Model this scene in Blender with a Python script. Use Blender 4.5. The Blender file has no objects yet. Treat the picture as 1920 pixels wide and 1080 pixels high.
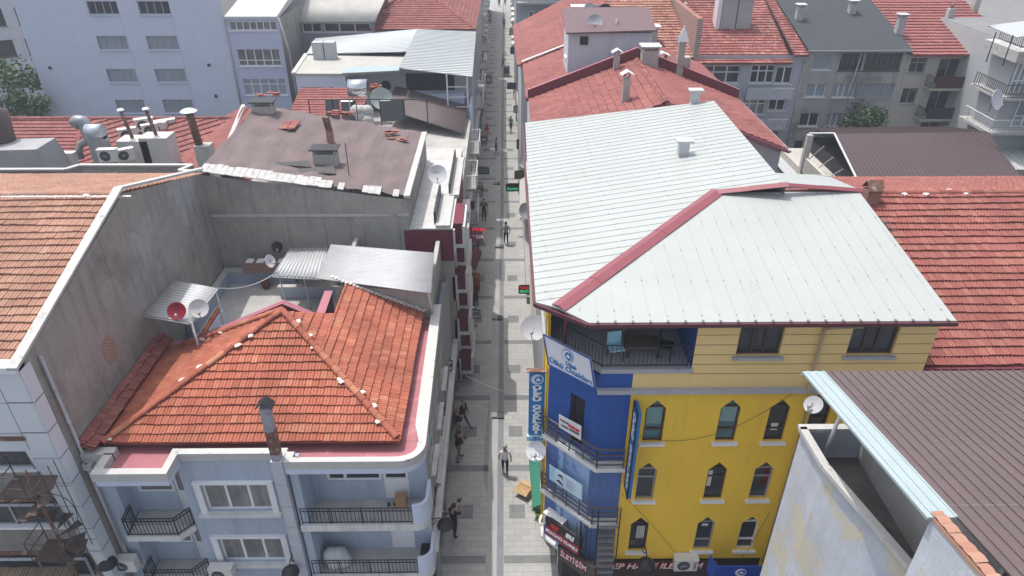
import bpy, bmesh, math, random
from mathutils import Vector, Matrix, geometry
random.seed(7)
C = bpy.context.scene.collection
R = math.radians
# ---------------------------------------------------------------- camera model (also used to find real positions on known planes)
F = 1307.; TH = R(31.2); YAW = R(0.56); H = 25.
ct, st = math.cos(TH), math.sin(TH)
def ray(px, py):
    a = (px-960)/F; b = (py-540)/F
    x = a; y = ct-b*st; z = -st-b*ct
    return Vector((x*math.cos(YAW)+y*math.sin(YAW), -x*math.sin(YAW)+y*math.cos(YAW), z))
def pt(px, py, x=None, y=None, z=None, pl=None):
    r = ray(px, py); o = Vector((0, 0, H))
    if pl is not None:
        p, n = Vector(pl[0]), Vector(pl[1]); t = (p-o).dot(n)/r.dot(n)
    else:
        t = x/r.x if x is not None else y/r.y if y is not None else (z-H)/r.z
    return o + r*t
def lin(r, g, b, k=1.0):
    f = lambda c: ((c/255+.055)/1.055)**2.4 if c > 10 else c/255/12.92
    return (min(f(r)*k, .9), min(f(g)*k, .9), min(f(b)*k, .9))
# ---------------------------------------------------------------- materials
_mats = {}
def M(name, col, rough=.8, var=.14, scale=1.1, streak=None, patch=None, patch2=None, metal=0., bump=0., bscale=18., tile=None, corr=None, spec=.4, brick=None, grime=None):
    if name in _mats: return _mats[name]
    m = bpy.data.materials.new(name); m.use_nodes = True; _mats[name] = m
    nt = m.node_tree; N = nt.nodes; L = nt.links
    b = N['Principled BSDF']; b.inputs['Roughness'].default_value = rough; b.inputs['Metallic'].default_value = metal
    b.inputs['Specular IOR Level'].default_value = spec
    geo = N.new('ShaderNodeNewGeometry'); pos = geo.outputs['Position']
    def noise(sc, vec=(1, 1, 1), det=5, ro=.6, off=0):
        mp = N.new('ShaderNodeMapping'); mp.inputs['Scale'].default_value = vec; mp.inputs['Location'].default_value = (off, off*.7, off*1.3)
        L.new(pos, mp.inputs[0]); n = N.new('ShaderNodeTexNoise'); n.inputs['Scale'].default_value = sc; n.inputs['Detail'].default_value = det
        n.inputs['Roughness'].default_value = ro; L.new(mp.outputs[0], n.inputs['Vector']); return n.outputs['Fac']
    def ramp(f, lo, hi, a=0., c=1.):
        r = N.new('ShaderNodeMapRange'); r.inputs[1].default_value = lo; r.inputs[2].default_value = hi; r.inputs[3].default_value = a; r.inputs[4].default_value = c
        L.new(f, r.inputs[0]); return r.outputs[0]
    def mix(fac, a, c, mode='MIX'):
        x = N.new('ShaderNodeMix'); x.data_type = 'RGBA'; x.blend_type = mode
        for i, v in ((0, fac), (6, a), (7, c)):
            if hasattr(v, 'links'): L.new(v, x.inputs[i])
            elif isinstance(v, (int, float)): x.inputs[i].default_value = v
            else: x.inputs[i].default_value = (*v[:3], 1)
        return x.outputs[2]
    if tile:
        at = N.new('ShaderNodeAttribute'); at.attribute_name = 'rnd'
        cr = N.new('ShaderNodeValToRGB'); e = cr.color_ramp.elements
        def ds(t): g = sum(t)/3; return tuple((c*.83+g*.17)*.61 for c in t)
        tile = [ds(t) for t in tile] if max(max(t) for t in tile) > .28 else tile
        e[0].color = (*tile[0], 1); e[0].position = 0; e[1].color = (*tile[-1], 1); e[1].position = 1
        for i, t in enumerate(tile[1:-1]):
            k = e.new((i+1)/(len(tile)-1)); k.color = (*t, 1)
        L.new(at.outputs['Fac'], cr.inputs[0]); cur = cr.outputs[0]
        f = ramp(noise(scale), .3, .7, 1-var, 1+var)
        cur = mix(1., cur, f, 'MULTIPLY') if False else cur
        vm = N.new('ShaderNodeVectorMath'); vm.operation = 'SCALE'; L.new(cur, vm.inputs[0]); L.new(f, vm.inputs['Scale']); cur = vm.outputs[0]
    else:
        f = ramp(noise(scale), .28, .72, 0, 1)
        cur = mix(f, [c*(1-var) for c in col], [min(c*(1+var), .92) for c in col])
        f2 = ramp(noise(scale*9, det=3), .3, .7, 0, 1)
        cur = mix(.35, cur, mix(f2, [c*(1-var*.8) for c in col], [min(c*(1+var*.8), .92) for c in col]))
    if brick:   # (width,height,mortar colour,axis)
        bt = N.new('ShaderNodeTexBrick'); bt.inputs['Scale'].default_value = 1; bt.inputs['Brick Width'].default_value = brick[0]; bt.inputs['Row Height'].default_value = brick[1]
        bt.inputs['Mortar Size'].default_value = brick[4] if len(brick) > 4 else .008; bt.inputs['Mortar Smooth'].default_value = .3
        bt.inputs['Color1'].default_value = (1, 1, 1, 1); bt.inputs['Color2'].default_value = (.86, .86, .86, 1); bt.inputs['Mortar'].default_value = (.0, .0, .0, 1)
        vec = pos
        if brick[3] != 'XY':
            sp = N.new('ShaderNodeSeparateXYZ'); L.new(pos, sp.inputs[0]); cb = N.new('ShaderNodeCombineXYZ')
            L.new(sp.outputs[0 if brick[3][0] == 'X' else 1], cb.inputs[0]); L.new(sp.outputs[2], cb.inputs[1]); vec = cb.outputs[0]
        L.new(vec, bt.inputs['Vector'])
        cur = mix(1., cur, bt.outputs['Color'], 'MULTIPLY')
        cur = mix(bt.outputs['Fac'], cur, brick[2])
    if patch:   # (colour, threshold, scale)
        fp = ramp(noise(patch[2], det=6, ro=.65, off=3.1), patch[1], patch[1]+.025)
        cur = mix(fp, cur, patch[0])
    if patch2:
        fp = ramp(noise(patch2[2], det=7, ro=.7, off=11.7), patch2[1], patch2[1]+(patch2[3] if len(patch2) > 3 else .05))
        cur = mix(fp, cur, patch2[0])
    if streak:  # (colour, amount, threshold)
        fs = ramp(noise(1.0, (2.2, 2.2, .16), det=7, ro=.7, off=5), streak[2], streak[2]+.25, 0, streak[1])
        cur = mix(fs, cur, streak[0])
    if grime:   # streaks running along y on roofs (colour, amount, threshold, scale vec)
        fs = ramp(noise(1.0, grime[3], det=6, ro=.7, off=8), grime[2], grime[2]+.22, 0, grime[1])
        cur = mix(fs, cur, grime[0])
    L.new(cur, b.inputs['Base Color'])
    if bump:
        bp = N.new('ShaderNodeBump'); bp.inputs['Strength'].default_value = bump; bp.inputs['Distance'].default_value = .03
        L.new(noise(bscale, det=6), bp.inputs['Height']); L.new(bp.outputs[0], b.inputs['Normal'])
    return m
def glow(name, col, s):
    m = bpy.data.materials.new(name); m.use_nodes = True; b = m.node_tree.nodes['Principled BSDF']
    b.inputs['Base Color'].default_value = (*col, 1); b.inputs['Emission Color'].default_value = (*col, 1); b.inputs['Emission Strength'].default_value = s
    return m
# ---------------------------------------------------------------- mesh builder
class MB:
    def __init__(s):
        s.bm = bmesh.new(); s.rn = s.bm.faces.layers.float.new('rnd')
    def f(s, pts, m=0, r=None):
        try: fc = s.bm.faces.new([s.bm.verts.new(p) for p in pts])
        except ValueError: return
        fc.material_index = m; fc[s.rn] = random.random() if r is None else r; return fc
    def ob(s, fr, u0, u1, v0, v1, n0, n1, m=0):
        O, U, V, N = fr
        P = lambda u, v, n: O+U*u+V*v+N*n
        c = [P(u, v, n) for n in (n0, n1) for v in (v0, v1) for u in (u0, u1)]
        vs = [s.bm.verts.new(p) for p in c]
        for q in ((0, 1, 3, 2), (4, 6, 7, 5), (0, 4, 5, 1), (2, 3, 7, 6), (0, 2, 6, 4), (1, 5, 7, 3)):
            fc = s.bm.faces.new([vs[i] for i in q]); fc.material_index = m; fc[s.rn] = random.random()
    def box(s, x0, x1, y0, y1, z0, z1, m=0): s.ob(WORLD, x0, x1, y0, y1, z0, z1, m)
    def prism(s, pts, vec, m=0, ms=None):
        vec = Vector(vec); a = [Vector(p) for p in pts]; b = [p+vec for p in a]; n = len(a)
        va = [s.bm.verts.new(p) for p in a]; vb = [s.bm.verts.new(p) for p in b]
        for q in (va, vb[::-1]):
            fc = s.bm.faces.new(q); fc.material_index = m; fc[s.rn] = random.random()
        for i in range(n):
            fc = s.bm.faces.new((va[i], vb[i], vb[(i+1) % n], va[(i+1) % n])); fc.material_index = m if ms is None else ms; fc[s.rn] = random.random()
    def tube(s, path, r, n=6, m=0, cap=True):
        path = [Vector(p) for p in path]; rings = []
        rr = r if isinstance(r, (list, tuple)) else [r]*len(path)
        up0 = None
        for i, p in enumerate(path):
            d = (path[min(i+1, len(path)-1)]-path[max(i-1, 0)]).normalized()
            a = d.cross(Vector((0, 0, 1)) if abs(d.z) < .9 else Vector((1, 0, 0))).normalized()
            if up0 is not None:
                a = (up0-d*up0.dot(d)); a = a.normalized() if a.length > 1e-4 else up0
            up0 = a; b = d.cross(a)
            rings.append([s.bm.verts.new(p+(a*math.cos(2*math.pi*k/n+.4)+b*math.sin(2*math.pi*k/n+.4))*rr[i]) for k in range(n)])
        for i in range(len(rings)-1):
            for k in range(n):
                fc = s.bm.faces.new((rings[i][k], rings[i][(k+1) % n], rings[i+1][(k+1) % n], rings[i+1][k])); fc.material_index = m; fc.smooth = n > 5
        if cap:
            for q in (rings[0][::-1], rings[-1]):
                fc = s.bm.faces.new(q); fc.material_index = m
    def lathe(s, prof, n=16, m=0, c=(0, 0, 0), smooth=True):
        c = Vector(c); rings = []
        for (r, z) in prof:
            rings.append([s.bm.verts.new(c+Vector((r*math.cos(2*math.pi*k/n), r*math.sin(2*math.pi*k/n), z))) for k in range(n)])
        for i in range(len(rings)-1):
            for k in range(n):
                fc = s.bm.faces.new((rings[i][k], rings[i][(k+1) % n], rings[i+1][(k+1) % n], rings[i+1][k])); fc.material_index = m; fc.smooth = smooth
        return rings
    def wall(s, fr, outer, holes=(), depth=.14, m=0, mr=None):
        O, U, V, N = fr
        P = lambda u, v, n=0.: O+U*u+V*v+N*n
        polys = [[Vector((u, v, 0)) for u, v in outer]]+[[Vector((u, v, 0)) for u, v in h] for h in holes]
        flat = [p for q in polys for p in q]
        vs = [s.bm.verts.new(P(p.x, p.y)) for p in flat]
        for t in geometry.tessellate_polygon(polys):
            try:
                fc = s.bm.faces.new([vs[i] for i in t]); fc.material_index = m; fc[s.rn] = .5
            except ValueError: pass
        for h in holes:
            k = len(h)
            for i in range(k):
                a, b = h[i], h[(i+1) % k]
                s.f([P(*a), P(*b), P(*b, -depth), P(*a, -depth)], m if mr is None else mr, .5)
    def build(s, name, mats, parent=None, smooth=None, merge=False):
        if merge: bmesh.ops.remove_doubles(s.bm, verts=s.bm.verts, dist=1e-4)
        bmesh.ops.recalc_face_normals(s.bm, faces=s.bm.faces)
        me = bpy.data.meshes.new(name); s.bm.to_mesh(me); s.bm.free()
        for m in (mats if isinstance(mats, (list, tuple)) else [mats]): me.materials.append(m)
        o = bpy.data.objects.new(name, me); C.objects.link(o)
        if smooth:
            for p in me.polygons: p.use_smooth = True
        if parent is not None:
            o.parent = parent; r = parent; off = Vector((0, 0, 0))
            while r is not None: off += r.location; r = r.parent
            q = parent; loc_ = False
            while q is not None: loc_ = loc_ or bool(q.get('local')); q = q.parent
            if not loc_: me.transform(Matrix.Translation(-off))
        return o
X3, Y3, Z3 = Vector((1, 0, 0)), Vector((0, 1, 0)), Vector((0, 0, 1))
WORLD = (Vector((0, 0, 0)), X3, Y3, Z3)
def front(y): return (Vector((0, y, 0)), X3, Z3, -Y3)      # u = x, v = z, faces the camera
def back(y): return (Vector((0, y, 0)), X3, Z3, Y3)
def west(x): return (Vector((x, 0, 0)), Y3, Z3, -X3)       # u = y, v = z
def east(x): return (Vector((x, 0, 0)), Y3, Z3, X3)
def slant(a, b):                                           # vertical plane from a to b (2-D), u metres from a
    a = Vector((a[0], a[1], 0)); b = Vector((b[0], b[1], 0)); U = (b-a).normalized()
    N = Vector((U.y, -U.x, 0)); return (a, U, Z3, N)
def rect(u0, u1, v0, v1): return [(u0, v0), (u1, v0), (u1, v1), (u0, v1)]
def thing(name, label, cat, loc=(0, 0, 0), group=None, rz=0, local=False):
    o = bpy.data.objects.new(name, None); C.objects.link(o); o.location = loc; o.rotation_euler = (0, 0, rz); o.empty_display_size = .3
    o['label'] = label; o['category'] = cat
    if group: o['group'] = group
    if local: o['local'] = True
    return o
def tag(o, label, cat, group=None):
    o['label'] = label; o['category'] = cat
    if group: o['group'] = group
    return o
def struct(o, kind='structure'): o['kind'] = kind; return o
def dup(root, label, loc, rot=None, scale=None):
    r = root.copy(); C.objects.link(r); r.location = loc
    if rot is not None: r.rotation_euler = rot
    if scale is not None: r.scale = (scale,)*3
    r['label'] = label
    def rec(src, dst):
        for ch in list(src.children):
            c = ch.copy(); C.objects.link(c); c.parent = dst; rec(ch, c)
    rec(root, r); return r
# ---------------------------------------------------------------- building pieces
def window(parent, fr, u0, u1, v0, v1, fm, pm, nx=2, ny=(), depth=.14, fw=.06, fd=.07, sill=None, name='window', xs=None, sillm=None, pane2=None):
    mb = MB(); n0, n1 = -depth+.005, -depth+fd
    mb.ob(fr, u0, u1, v1-fw, v1, n0, n1); mb.ob(fr, u0, u1, v0, v0+fw, n0, n1)
    mb.ob(fr, u0, u0+fw, v0+fw, v1-fw, n0, n1); mb.ob(fr, u1-fw, u1, v0+fw, v1-fw, n0, n1)
    xs = xs if xs is not None else [i/nx for i in range(1, nx)]
    for k in xs:
        uc = u0+(u1-u0)*k; mb.ob(fr, uc-fw*.6, uc+fw*.6, v0+fw, v1-fw, n0, n1-.004)
    for k in ny:
        vc = v0+(v1-v0)*k; mb.ob(fr, u0+fw, u1-fw, vc-fw*.5, vc+fw*.5, n0, n1-.008)
    o = mb.build(name, fm, parent)
    mb = MB(); O, U, V, N = fr
    P = lambda u, v: O+U*u+V*v+N*(n0+.025)
    mb.f([P(u0+fw*.5, v0+fw*.5), P(u1-fw*.5, v0+fw*.5), P(u1-fw*.5, v1-fw*.5), P(u0+fw*.5, v1-fw*.5)])
    mb.build('pane', pm, o)
    if sill:
        mb = MB(); mb.ob(fr, u0-.08, u1+.08, v0-.07, v0-.004, -depth+.01, sill); mb.build('sill', sillm or fm, o)
    return o
def facade(b, fr, outer, wins, wm, fm, pms, depth=.14, sill=.06, sillm=None, name='wall', fw=.06, mr=None):
    mb = MB(); mb.wall(fr, outer, [rect(*w[:4]) for w in wins], depth, 0); o = mb.build(name, [wm], b)
    for w in wins:
        opt = w[4] if len(w) > 4 else {}
        window(b, fr, *w[:4], opt.get('fm', fm), opt.get('pm', random.choice(pms)), opt.get('nx', 2), opt.get('ny', ()), depth, opt.get('fw', fw), sill=opt.get('sill', sill), sillm=sillm, xs=opt.get('xs'), name=opt.get('name', 'window'))
    return o
def railing(mb, path, z0, z1, r=.012, sp=.12, m=0, mid=True, bar=.018, lean=0):
    for a, b in zip(path[:-1], path[1:]):
        a = Vector((a[0], a[1], 0)); b = Vector((b[0], b[1], 0)); L = (b-a).length
        for z in ((z1, z0+.06) if not mid else (z1, z1-.14, z0+.06)): mb.tube([a+Z3*z, b+Z3*z], bar, 5, m)
        n = max(1, int(L/sp))
        for i in range(n+1):
            p = a.lerp(b, i/n); mb.tube([p+Z3*(z0 if i in (0, n) else z0+.06), p+Z3*z1], r if 0 < i < n else bar, 4, m, cap=False)
def poly_frame(poly):
    p = [Vector(q) for q in poly]; n = Vector((0, 0, 0))
    for i in range(len(p)): n += (p[i]-p[0]).cross(p[(i+1) % len(p)]-p[0])
    n.normalize()
    if n.z < 0: n = -n
    return p, n
def clip_tmp(tmp, p, n):
    cen = sum(p, Vector((0, 0, 0)))/len(p)
    for i in range(len(p)):
        a, b = p[i], p[(i+1) % len(p)]; out = (b-a).cross(n).normalized()
        if out.dot(cen-a) > 0: out = -out
        bmesh.ops.bisect_plane(tmp, geom=tmp.verts[:]+tmp.edges[:]+tmp.faces[:], plane_co=a, plane_no=out, clear_outer=True)
def tiles(mb, poly, U, tw=.235, tl=.345, m=0, h=.062, seg=3, jit=.006, wob=.02, lift=.012):
    """courses of overlapping clay tiles on a convex planar polygon, U = direction along the eave"""
    p, n = poly_frame(poly); U = Vector(U); U = (U-n*U.dot(n)).normalized(); V = n.cross(U)
    if V.z < 0: V = -V
    us = [(q-p[0]).dot(U) for q in p]; vs = [(q-p[0]).dot(V) for q in p]
    tmp = bmesh.new(); ly = tmp.faces.layers.float.new('rnd')
    prof = {3: [(0, -.012), (.13, .014), (.4, .016), (.5, -.006), (.6, .014), (.88, .016), (1, -.012)], 2: [(0, 0), (.5, .022), (1, 0)], 1: [(0, 0), (1, 0)]}[seg]
    nu = int((max(us)-min(us))/tw)+2; nv = int((max(vs)-min(vs))/tl)+2
    for j in range(nv):
        v0 = min(vs)+j*tl; ph = random.random()*6; base = random.random()*.25; ua = random.uniform(-.04, .04)
        for i in range(nu):
            u0 = min(us)-tw*.5+i*tw+ua; r = min(1, max(0, base*.6+random.gauss(.42, .14)))
            dz = random.gauss(0, jit); dv = random.gauss(0, jit*1.2)+wob*math.sin(i*.23+ph)
            lo, hi = [], []
            for k, (s, hh) in enumerate(prof):
                u = u0+s*tw*.97
                lo.append(p[0]+U*u+V*(v0+dv)+n*(lift+h+hh+dz)); hi.append(p[0]+U*u+V*(v0+tl+.01)+n*(lift+hh))
            bt = [q-n*h*.95 for q in lo]
            vl = [tmp.verts.new(q) for q in lo]; vh = [tmp.verts.new(q) for q in hi]; vb = [tmp.verts.new(q) for q in bt]
            for k in range(len(prof)-1):
                for q in ((vl[k], vl[k+1], vh[k+1], vh[k]), (vb[k], vb[k+1], vl[k+1], vl[k])):
                    fc = tmp.faces.new(q); fc.material_index = m; fc[ly] = r
    clip_tmp(tmp, p, n)
    me = bpy.data.meshes.new('t'); tmp.to_mesh(me); tmp.free(); mb.bm.from_mesh(me); bpy.data.meshes.remove(me)
    mb.prism([q-n*.02 for q in p], -n*.08, m)
def ribroof(mb, poly, D, sp=.4, w=.03, h=.03, m=0, mr=None, th=.06, off=.0, screws=0, ms=None):
    """sheet-metal roof: convex planar polygon, raised ribs along D"""
    p, n = poly_frame(poly); D = Vector(D); D = (D-n*D.dot(n)).normalized(); A = n.cross(D)
    mb.prism([q-n*th for q in p], n*th, m)
    av = [(q-p[0]).dot(A) for q in p]
    a = min(av)+off+.03
    while a < max(av):
        ts = []
        for i in range(len(p)):
            q, r = p[i], p[(i+1) % len(p)]; qa, ra = (q-p[0]).dot(A), (r-p[0]).dot(A)
            if (qa-a)*(ra-a) < 0:
                k = (a-qa)/(ra-qa); ts.append((q.lerp(r, k)-p[0]).dot(D))
        if len(ts) == 2 and abs(ts[0]-ts[1]) > .05:
            t0, t1 = sorted(ts); mb.ob((p[0], D, A, n), t0, t1, a-w, a+w, -.001, h, m if mr is None else mr)
            if screws:
                t = t0+random.uniform(.2, .5)
                while t < t1:
                    mb.ob((p[0], D, A, n), t-.016, t+.016, a-.016, a+.016, h, h+.01, ms); t += screws
        a += sp
def corrugated(mb, P00, P10, P11, P01, waves, amp=.02, m=0, per=6, lengths=1, th=.01):
    """wave sheet; waves run from the P00-P01 side to the P10-P11 side"""
    P = [Vector(q) for q in (P00, P10, P11, P01)]; n = (P[1]-P[0]).cross(P[3]-P[0]).normalized()
    if n.z < 0: n = -n
    N = waves*per; rows = []
    for j in range(lengths+1):
        t = j/lengths; row = []
        for i in range(N+1):
            s = i/N; q = P[0].lerp(P[1], s).lerp(P[3].lerp(P[2], s), t)
            row.append(mb.bm.verts.new(q+n*amp*math.cos(2*math.pi*s*waves)))
        rows.append(row)
    for j in range(lengths):
        for i in range(N):
            fc = mb.bm.faces.new((rows[j][i], rows[j][i+1], rows[j+1][i+1], rows[j+1][i])); fc.material_index = m; fc.smooth = True; fc[mb.rn] = .5
    for row in (rows[0], rows[-1]):
        bt = [mb.bm.verts.new(v.co-n*th) for v in row]
        for i in range(N):
            fc = mb.bm.faces.new((row[i], row[i+1], bt[i+1], bt[i])); fc.material_index = m
def ridge(mb, a, b, r=.125, sp=.36, m=0, mort=None):
    """half-round ridge tiles laid from a (low) to b (high)"""
    a, b = Vector(a), Vector(b); d = (b-a); L = d.length; d.normalize()
    s = d.cross(Z3).normalized(); u = s.cross(d)
    n = max(1, int(L/sp))
    for i in range(n):
        t0, t1 = i*L/n, (i+1)*L/n+.05; rv = random.random(); jz = random.gauss(0, .006)
        ra, rb = r*1.12, r*.95
        A = [a+d*t0+(s*math.cos(x)*ra+u*(math.sin(x)*ra*.8+jz)) for x in [math.pi*k/6 for k in range(7)]]
        B = [a+d*t1+(s*math.cos(x)*rb+u*(math.sin(x)*rb*.8+jz)) for x in [math.pi*k/6 for k in range(7)]]
        for k in range(6):
            f = mb.f([A[k], A[k+1], B[k+1], B[k]], m, rv)
        mb.f(A, m, rv)
    if mort is not None:
        for i in range(n):
            if random.random() < .3:
                q = a+d*(L*(i+random.random())/n)+s*random.choice((-1, 1))*r*1.1
                blob(mb, q+u*.02, .13*random.uniform(.6, 1.3), mort, (1, 1, .35))
def blob(mb, c, r, m=0, sq=(1, 1, .5), sub=1, jit=.25):
    t = bmesh.new(); bmesh.ops.create_icosphere(t, subdivisions=sub, radius=r)
    for v in t.verts: v.co = Vector((v.co.x*sq[0], v.co.y*sq[1], v.co.z*sq[2]))*random.uniform(1-jit, 1+jit)+Vector(c)
    for fc in t.faces: fc.material_index = m; fc.smooth = sub > 1
    me = bpy.data.meshes.new('t'); t.to_mesh(me); t.free(); mb.bm.from_mesh(me); bpy.data.meshes.remove(me)
_tc = {}
def text(s, size, O, U, V, mat, parent, name='lettering', w=None, ext=.006, align='CENTER', bold=0., shear=0.):
    """writing as a thin solid mesh, baseline origin O, reading along U, up along V"""
    cu = bpy.data.curves.new('tx', 'FONT'); cu.body = s; cu.size = size; cu.extrude = ext; cu.align_x = align; cu.align_y = 'CENTER'; cu.offset = bold; cu.shear = shear; cu.resolution_u = 3
    o = bpy.data.objects.new('tx', cu); C.objects.link(o)
    dg = bpy.context.evaluated_depsgraph_get(); me = bpy.data.meshes.new_from_object(o.evaluated_get(dg)); bpy.data.objects.remove(o)
    me.materials.clear(); me.materials.append(mat)
    if w and len(me.vertices):
        xs = [v.co.x for v in me.vertices]; k = w/max(.01, max(xs)-min(xs)); me.transform(Matrix.Diagonal((k, 1, 1, 1)))
    U = Vector(U).normalized(); V = Vector(V); V = (V-U*V.dot(U)).normalized(); N = U.cross(V)
    m = Matrix((U, V, N)).transposed().to_4x4(); m.translation = Vector(O); me.transform(m)
    off = Vector((0, 0, 0)); r = parent
    while r is not None: off += r.location; r = r.parent
    if not parent.get('local'): me.transform(Matrix.Translation(-off))
    me.name = name; ob = bpy.data.objects.new(name, me); C.objects.link(ob); ob.parent = parent; return ob
# ---------------------------------------------------------------- materials used
conc = M('weathered_concrete', (.30, .283, .26), .9, .2, .7, streak=((.065, .064, .06), .7, .52), patch=((.33, .33, .325), .62, .33), patch2=((.14, .137, .133), .55, .35, .2), bump=.25)
conc2 = M('old_render', (.38, .37, .35), .9, .25, .8, streak=((.14, .135, .13), .5, .55), patch=((.44, .43, .42), .6, .5), patch2=((.22, .215, .21), .57, .4, .15), bump=.25)
plain_conc = M('pale_concrete', (.46, .45, .43), .9, .22, 1.5, patch2=((.25, .245, .24), .6, 1.2, .12), bump=.2)
coping = M('white_coping', (.47, .465, .45), .85, .12, 2.5, patch2=((.27, .265, .25), .6, 2.2, .08), bump=.1)
whitep = M('white_paint', (.74, .75, .76), .55, .06, 2)
whitedirty = M('dirty_white', (.62, .62, .61), .8, .16, 2, streak=((.33, .32, .31), .6, .5))
lilac = M('blue_grey_render', (.385, .445, .54), .85, .1, .8, streak=((.27, .31, .39), .7, .5), patch2=((.45, .51, .60), .58, 1.3, .15), bump=.1)
palelilac = M('pale_lilac_render', (.54, .595, .72), .85, .07, .8)
cladw = M('white_cladding_panel', (.60, .64, .69), .45, .05, .6, streak=((.48, .46, .46), .5, .58))
pink = M('pink_roof_membrane', (.36, .135, .155), .7, .12, 1.5, grime=((.60, .42, .42), .5, .56, (1.2, 1.2, 1)), bump=.08)
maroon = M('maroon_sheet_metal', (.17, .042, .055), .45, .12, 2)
maroonlit = M('maroon_sheet_metal_lit', (.36, .13, .17), .45, .1, 2)  # same maroon sheet, paler copy with the sunlight put into its colour
tileB = M('orange_clay_tile', None, .8, .22, .55, tile=[lin(180, 88, 60), lin(202, 102, 70), lin(212, 112, 78), lin(220, 130, 90), lin(228, 156, 110)], grime=(lin(110, 70, 58), .45, .58, (.9, .9, .9)), bump=.1, bscale=30)
tileL = M('pale_orange_clay_tile', None, .85, .18, .6, tile=[lin(196, 138, 112), lin(206, 146, 118), lin(210, 154, 126), lin(216, 166, 138), lin(190, 146, 128)], grime=(lin(150, 110, 92), .5, .55, (.8, .8, .8)), bump=.1, bscale=30)
tileR = M('red_clay_tile', None, .8, .16, .5, tile=[lin(160, 82, 76), lin(174, 90, 80), lin(182, 98, 86), lin(192, 118, 98), lin(170, 98, 90)], grime=(lin(140, 76, 70), .35, .58, (.9, .9, .9)), bump=.1, bscale=30)
tileT = M('faded_red_tile', None, .85, .16, .5, tile=[lin(158, 84, 80), lin(170, 92, 86), lin(178, 98, 92), lin(184, 110, 100), lin(160, 86, 82)], grime=(lin(120, 74, 70), .5, .56, (.5, .5, .5)), bump=.08)
tileN = M('mossy_red_tile', None, .85, .2, .6, tile=[lin(130, 74, 70), lin(178, 92, 86), lin(190, 102, 94), lin(206, 138, 124), lin(120, 84, 78)], grime=(lin(86, 72, 64), .7, .56, (.5, .7, .7)), bump=.1)
mortar = M('ridge_mortar', (.62, .58, .55), .9, .15, 5, bump=.2)
brown_mem = M('brown_roof_felt', (.155, .118, .118), .8, .2, .7, grime=((.085, .068, .066), .6, .5, (3., .35, 1)), patch2=((.21, .17, .165), .62, 1.1, .15), bump=.5, bscale=3)
lead = M('torn_lead_flashing', (.45, .44, .43), .8, .3, 3, patch2=((.2, .2, .2), .6, 4, .05), bump=.3)
zinc = M('zinc_corrugated', (.47, .48, .49), .5, .1, 1.3, metal=.1, patch2=((.27, .27, .28), .66, 2.2, .08), grime=((.34, .34, .36), .6, .52, (.5, 2.5, 1)))
zincdull = M('dull_galvanised', (.36, .37, .39), .5, .15, 2, metal=.4)
rust = M('rusty_metal', (.16, .08, .055), .8, .3, 4, patch2=((.28, .26, .25), .55, 4, .05))
black = M('black_metal', (.025, .025, .028), .5, .2, 3)
darkwood = M('dark_wood', (.07, .045, .035), .6, .2, 3)
brownfr = M('brown_window_frame', (.10, .042, .03), .5, .12, 3)
pvc = M('white_pvc', (.76, .77, .79), .35, .03, 2)
glassd = M('dark_glass', (.035, .042, .05), .08, .5, .8, spec=.6, patch2=((.10, .11, .12), .55, 1.2, .2))
glassc = M('curtained_glass', (.17, .17, .17), .12, .35, 1.5, spec=.6, streak=((.40, .38, .36), .8, .5))
glassb = M('pale_blind_glass', (.28, .32, .37), .12, .12, 1, spec=.6)
glassteal = M('teal_glass', (.07, .17, .19), .1, .3, 1, spec=.6)
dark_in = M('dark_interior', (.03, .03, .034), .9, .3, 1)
dish_w = M('dish_white', (.60, .60, .62), .5, .06, 3)
dish_g = M('dish_grey', (.36, .36, .38), .5, .1, 3)
red_dish = M('dish_red', (.27, .02, .035), .5, .06, 3)
acw = M('ac_casing', (.66, .65, .62), .5, .08, 3)
pipe_g = M('grey_pipe', (.42, .41, .42), .5, .12, 2)
brick_m = M('bare_brick', (.30, .12, .09), .9, .2, 2, brick=(.22, .075, (.42, .40, .38), 'YZ', .012))
terrace_m = M('terrace_floor', (.42, .415, .40), .9, .2, .8, patch2=((.56, .55, .53), .55, .5, .1))
PN = [glassd, glassc, glassd]
NF = lambda: None
def coping_path(mb, pts, w, h, m=0):
    for a, b in zip(pts[:-1], pts[1:]):
        a, b = Vector(a), Vector(b); d = (b-a); L = d.length; d.normalize(); s = d.cross(Z3).normalized(); mb.ob((a, d, s, s.cross(d)), -.0, L, -w/2, w/2, -h, 0, m)
# ======================================================================= corner house with orange hip roof
B = thing('corner_house', 'blue grey corner house with bright orange hipped tile roof and curved balconies', 'house', (-8.5, 17, 0))
fr = front(17.1)
mb = MB()
winB = [(-10.55, -8.25, 5.5, 6.85), (-10.55, -8.25, 2.75, 4.1)]
mb.wall(fr, [(-11.15, 0), (-7.0, 0), (-7.0, 8.1), (-11.15, 8.1)], [rect(*w) for w in winB], .16)
# right bay: recess back wall and returns
bk = front(17.9)
hol = []
for z in (5.15, 2.4): hol += [(-6.45, -4.5, z+.95, z+2.05), (-4.44, -3.55, z+.02, z+2.05)]
mb.wall(bk, rect(-7.0, -2.85, 0, 8.0), [rect(*h) for h in hol], .1)
mb.f([(-6.985, 16.75, 0), (-6.985, 17.9, 0), (-6.985, 17.9, 7.7), (-6.985, 16.75, 7.7)])
mb.ob(WORLD, -7.28, -7.0, 16.78, 17.3, 0, 8.05)
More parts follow.
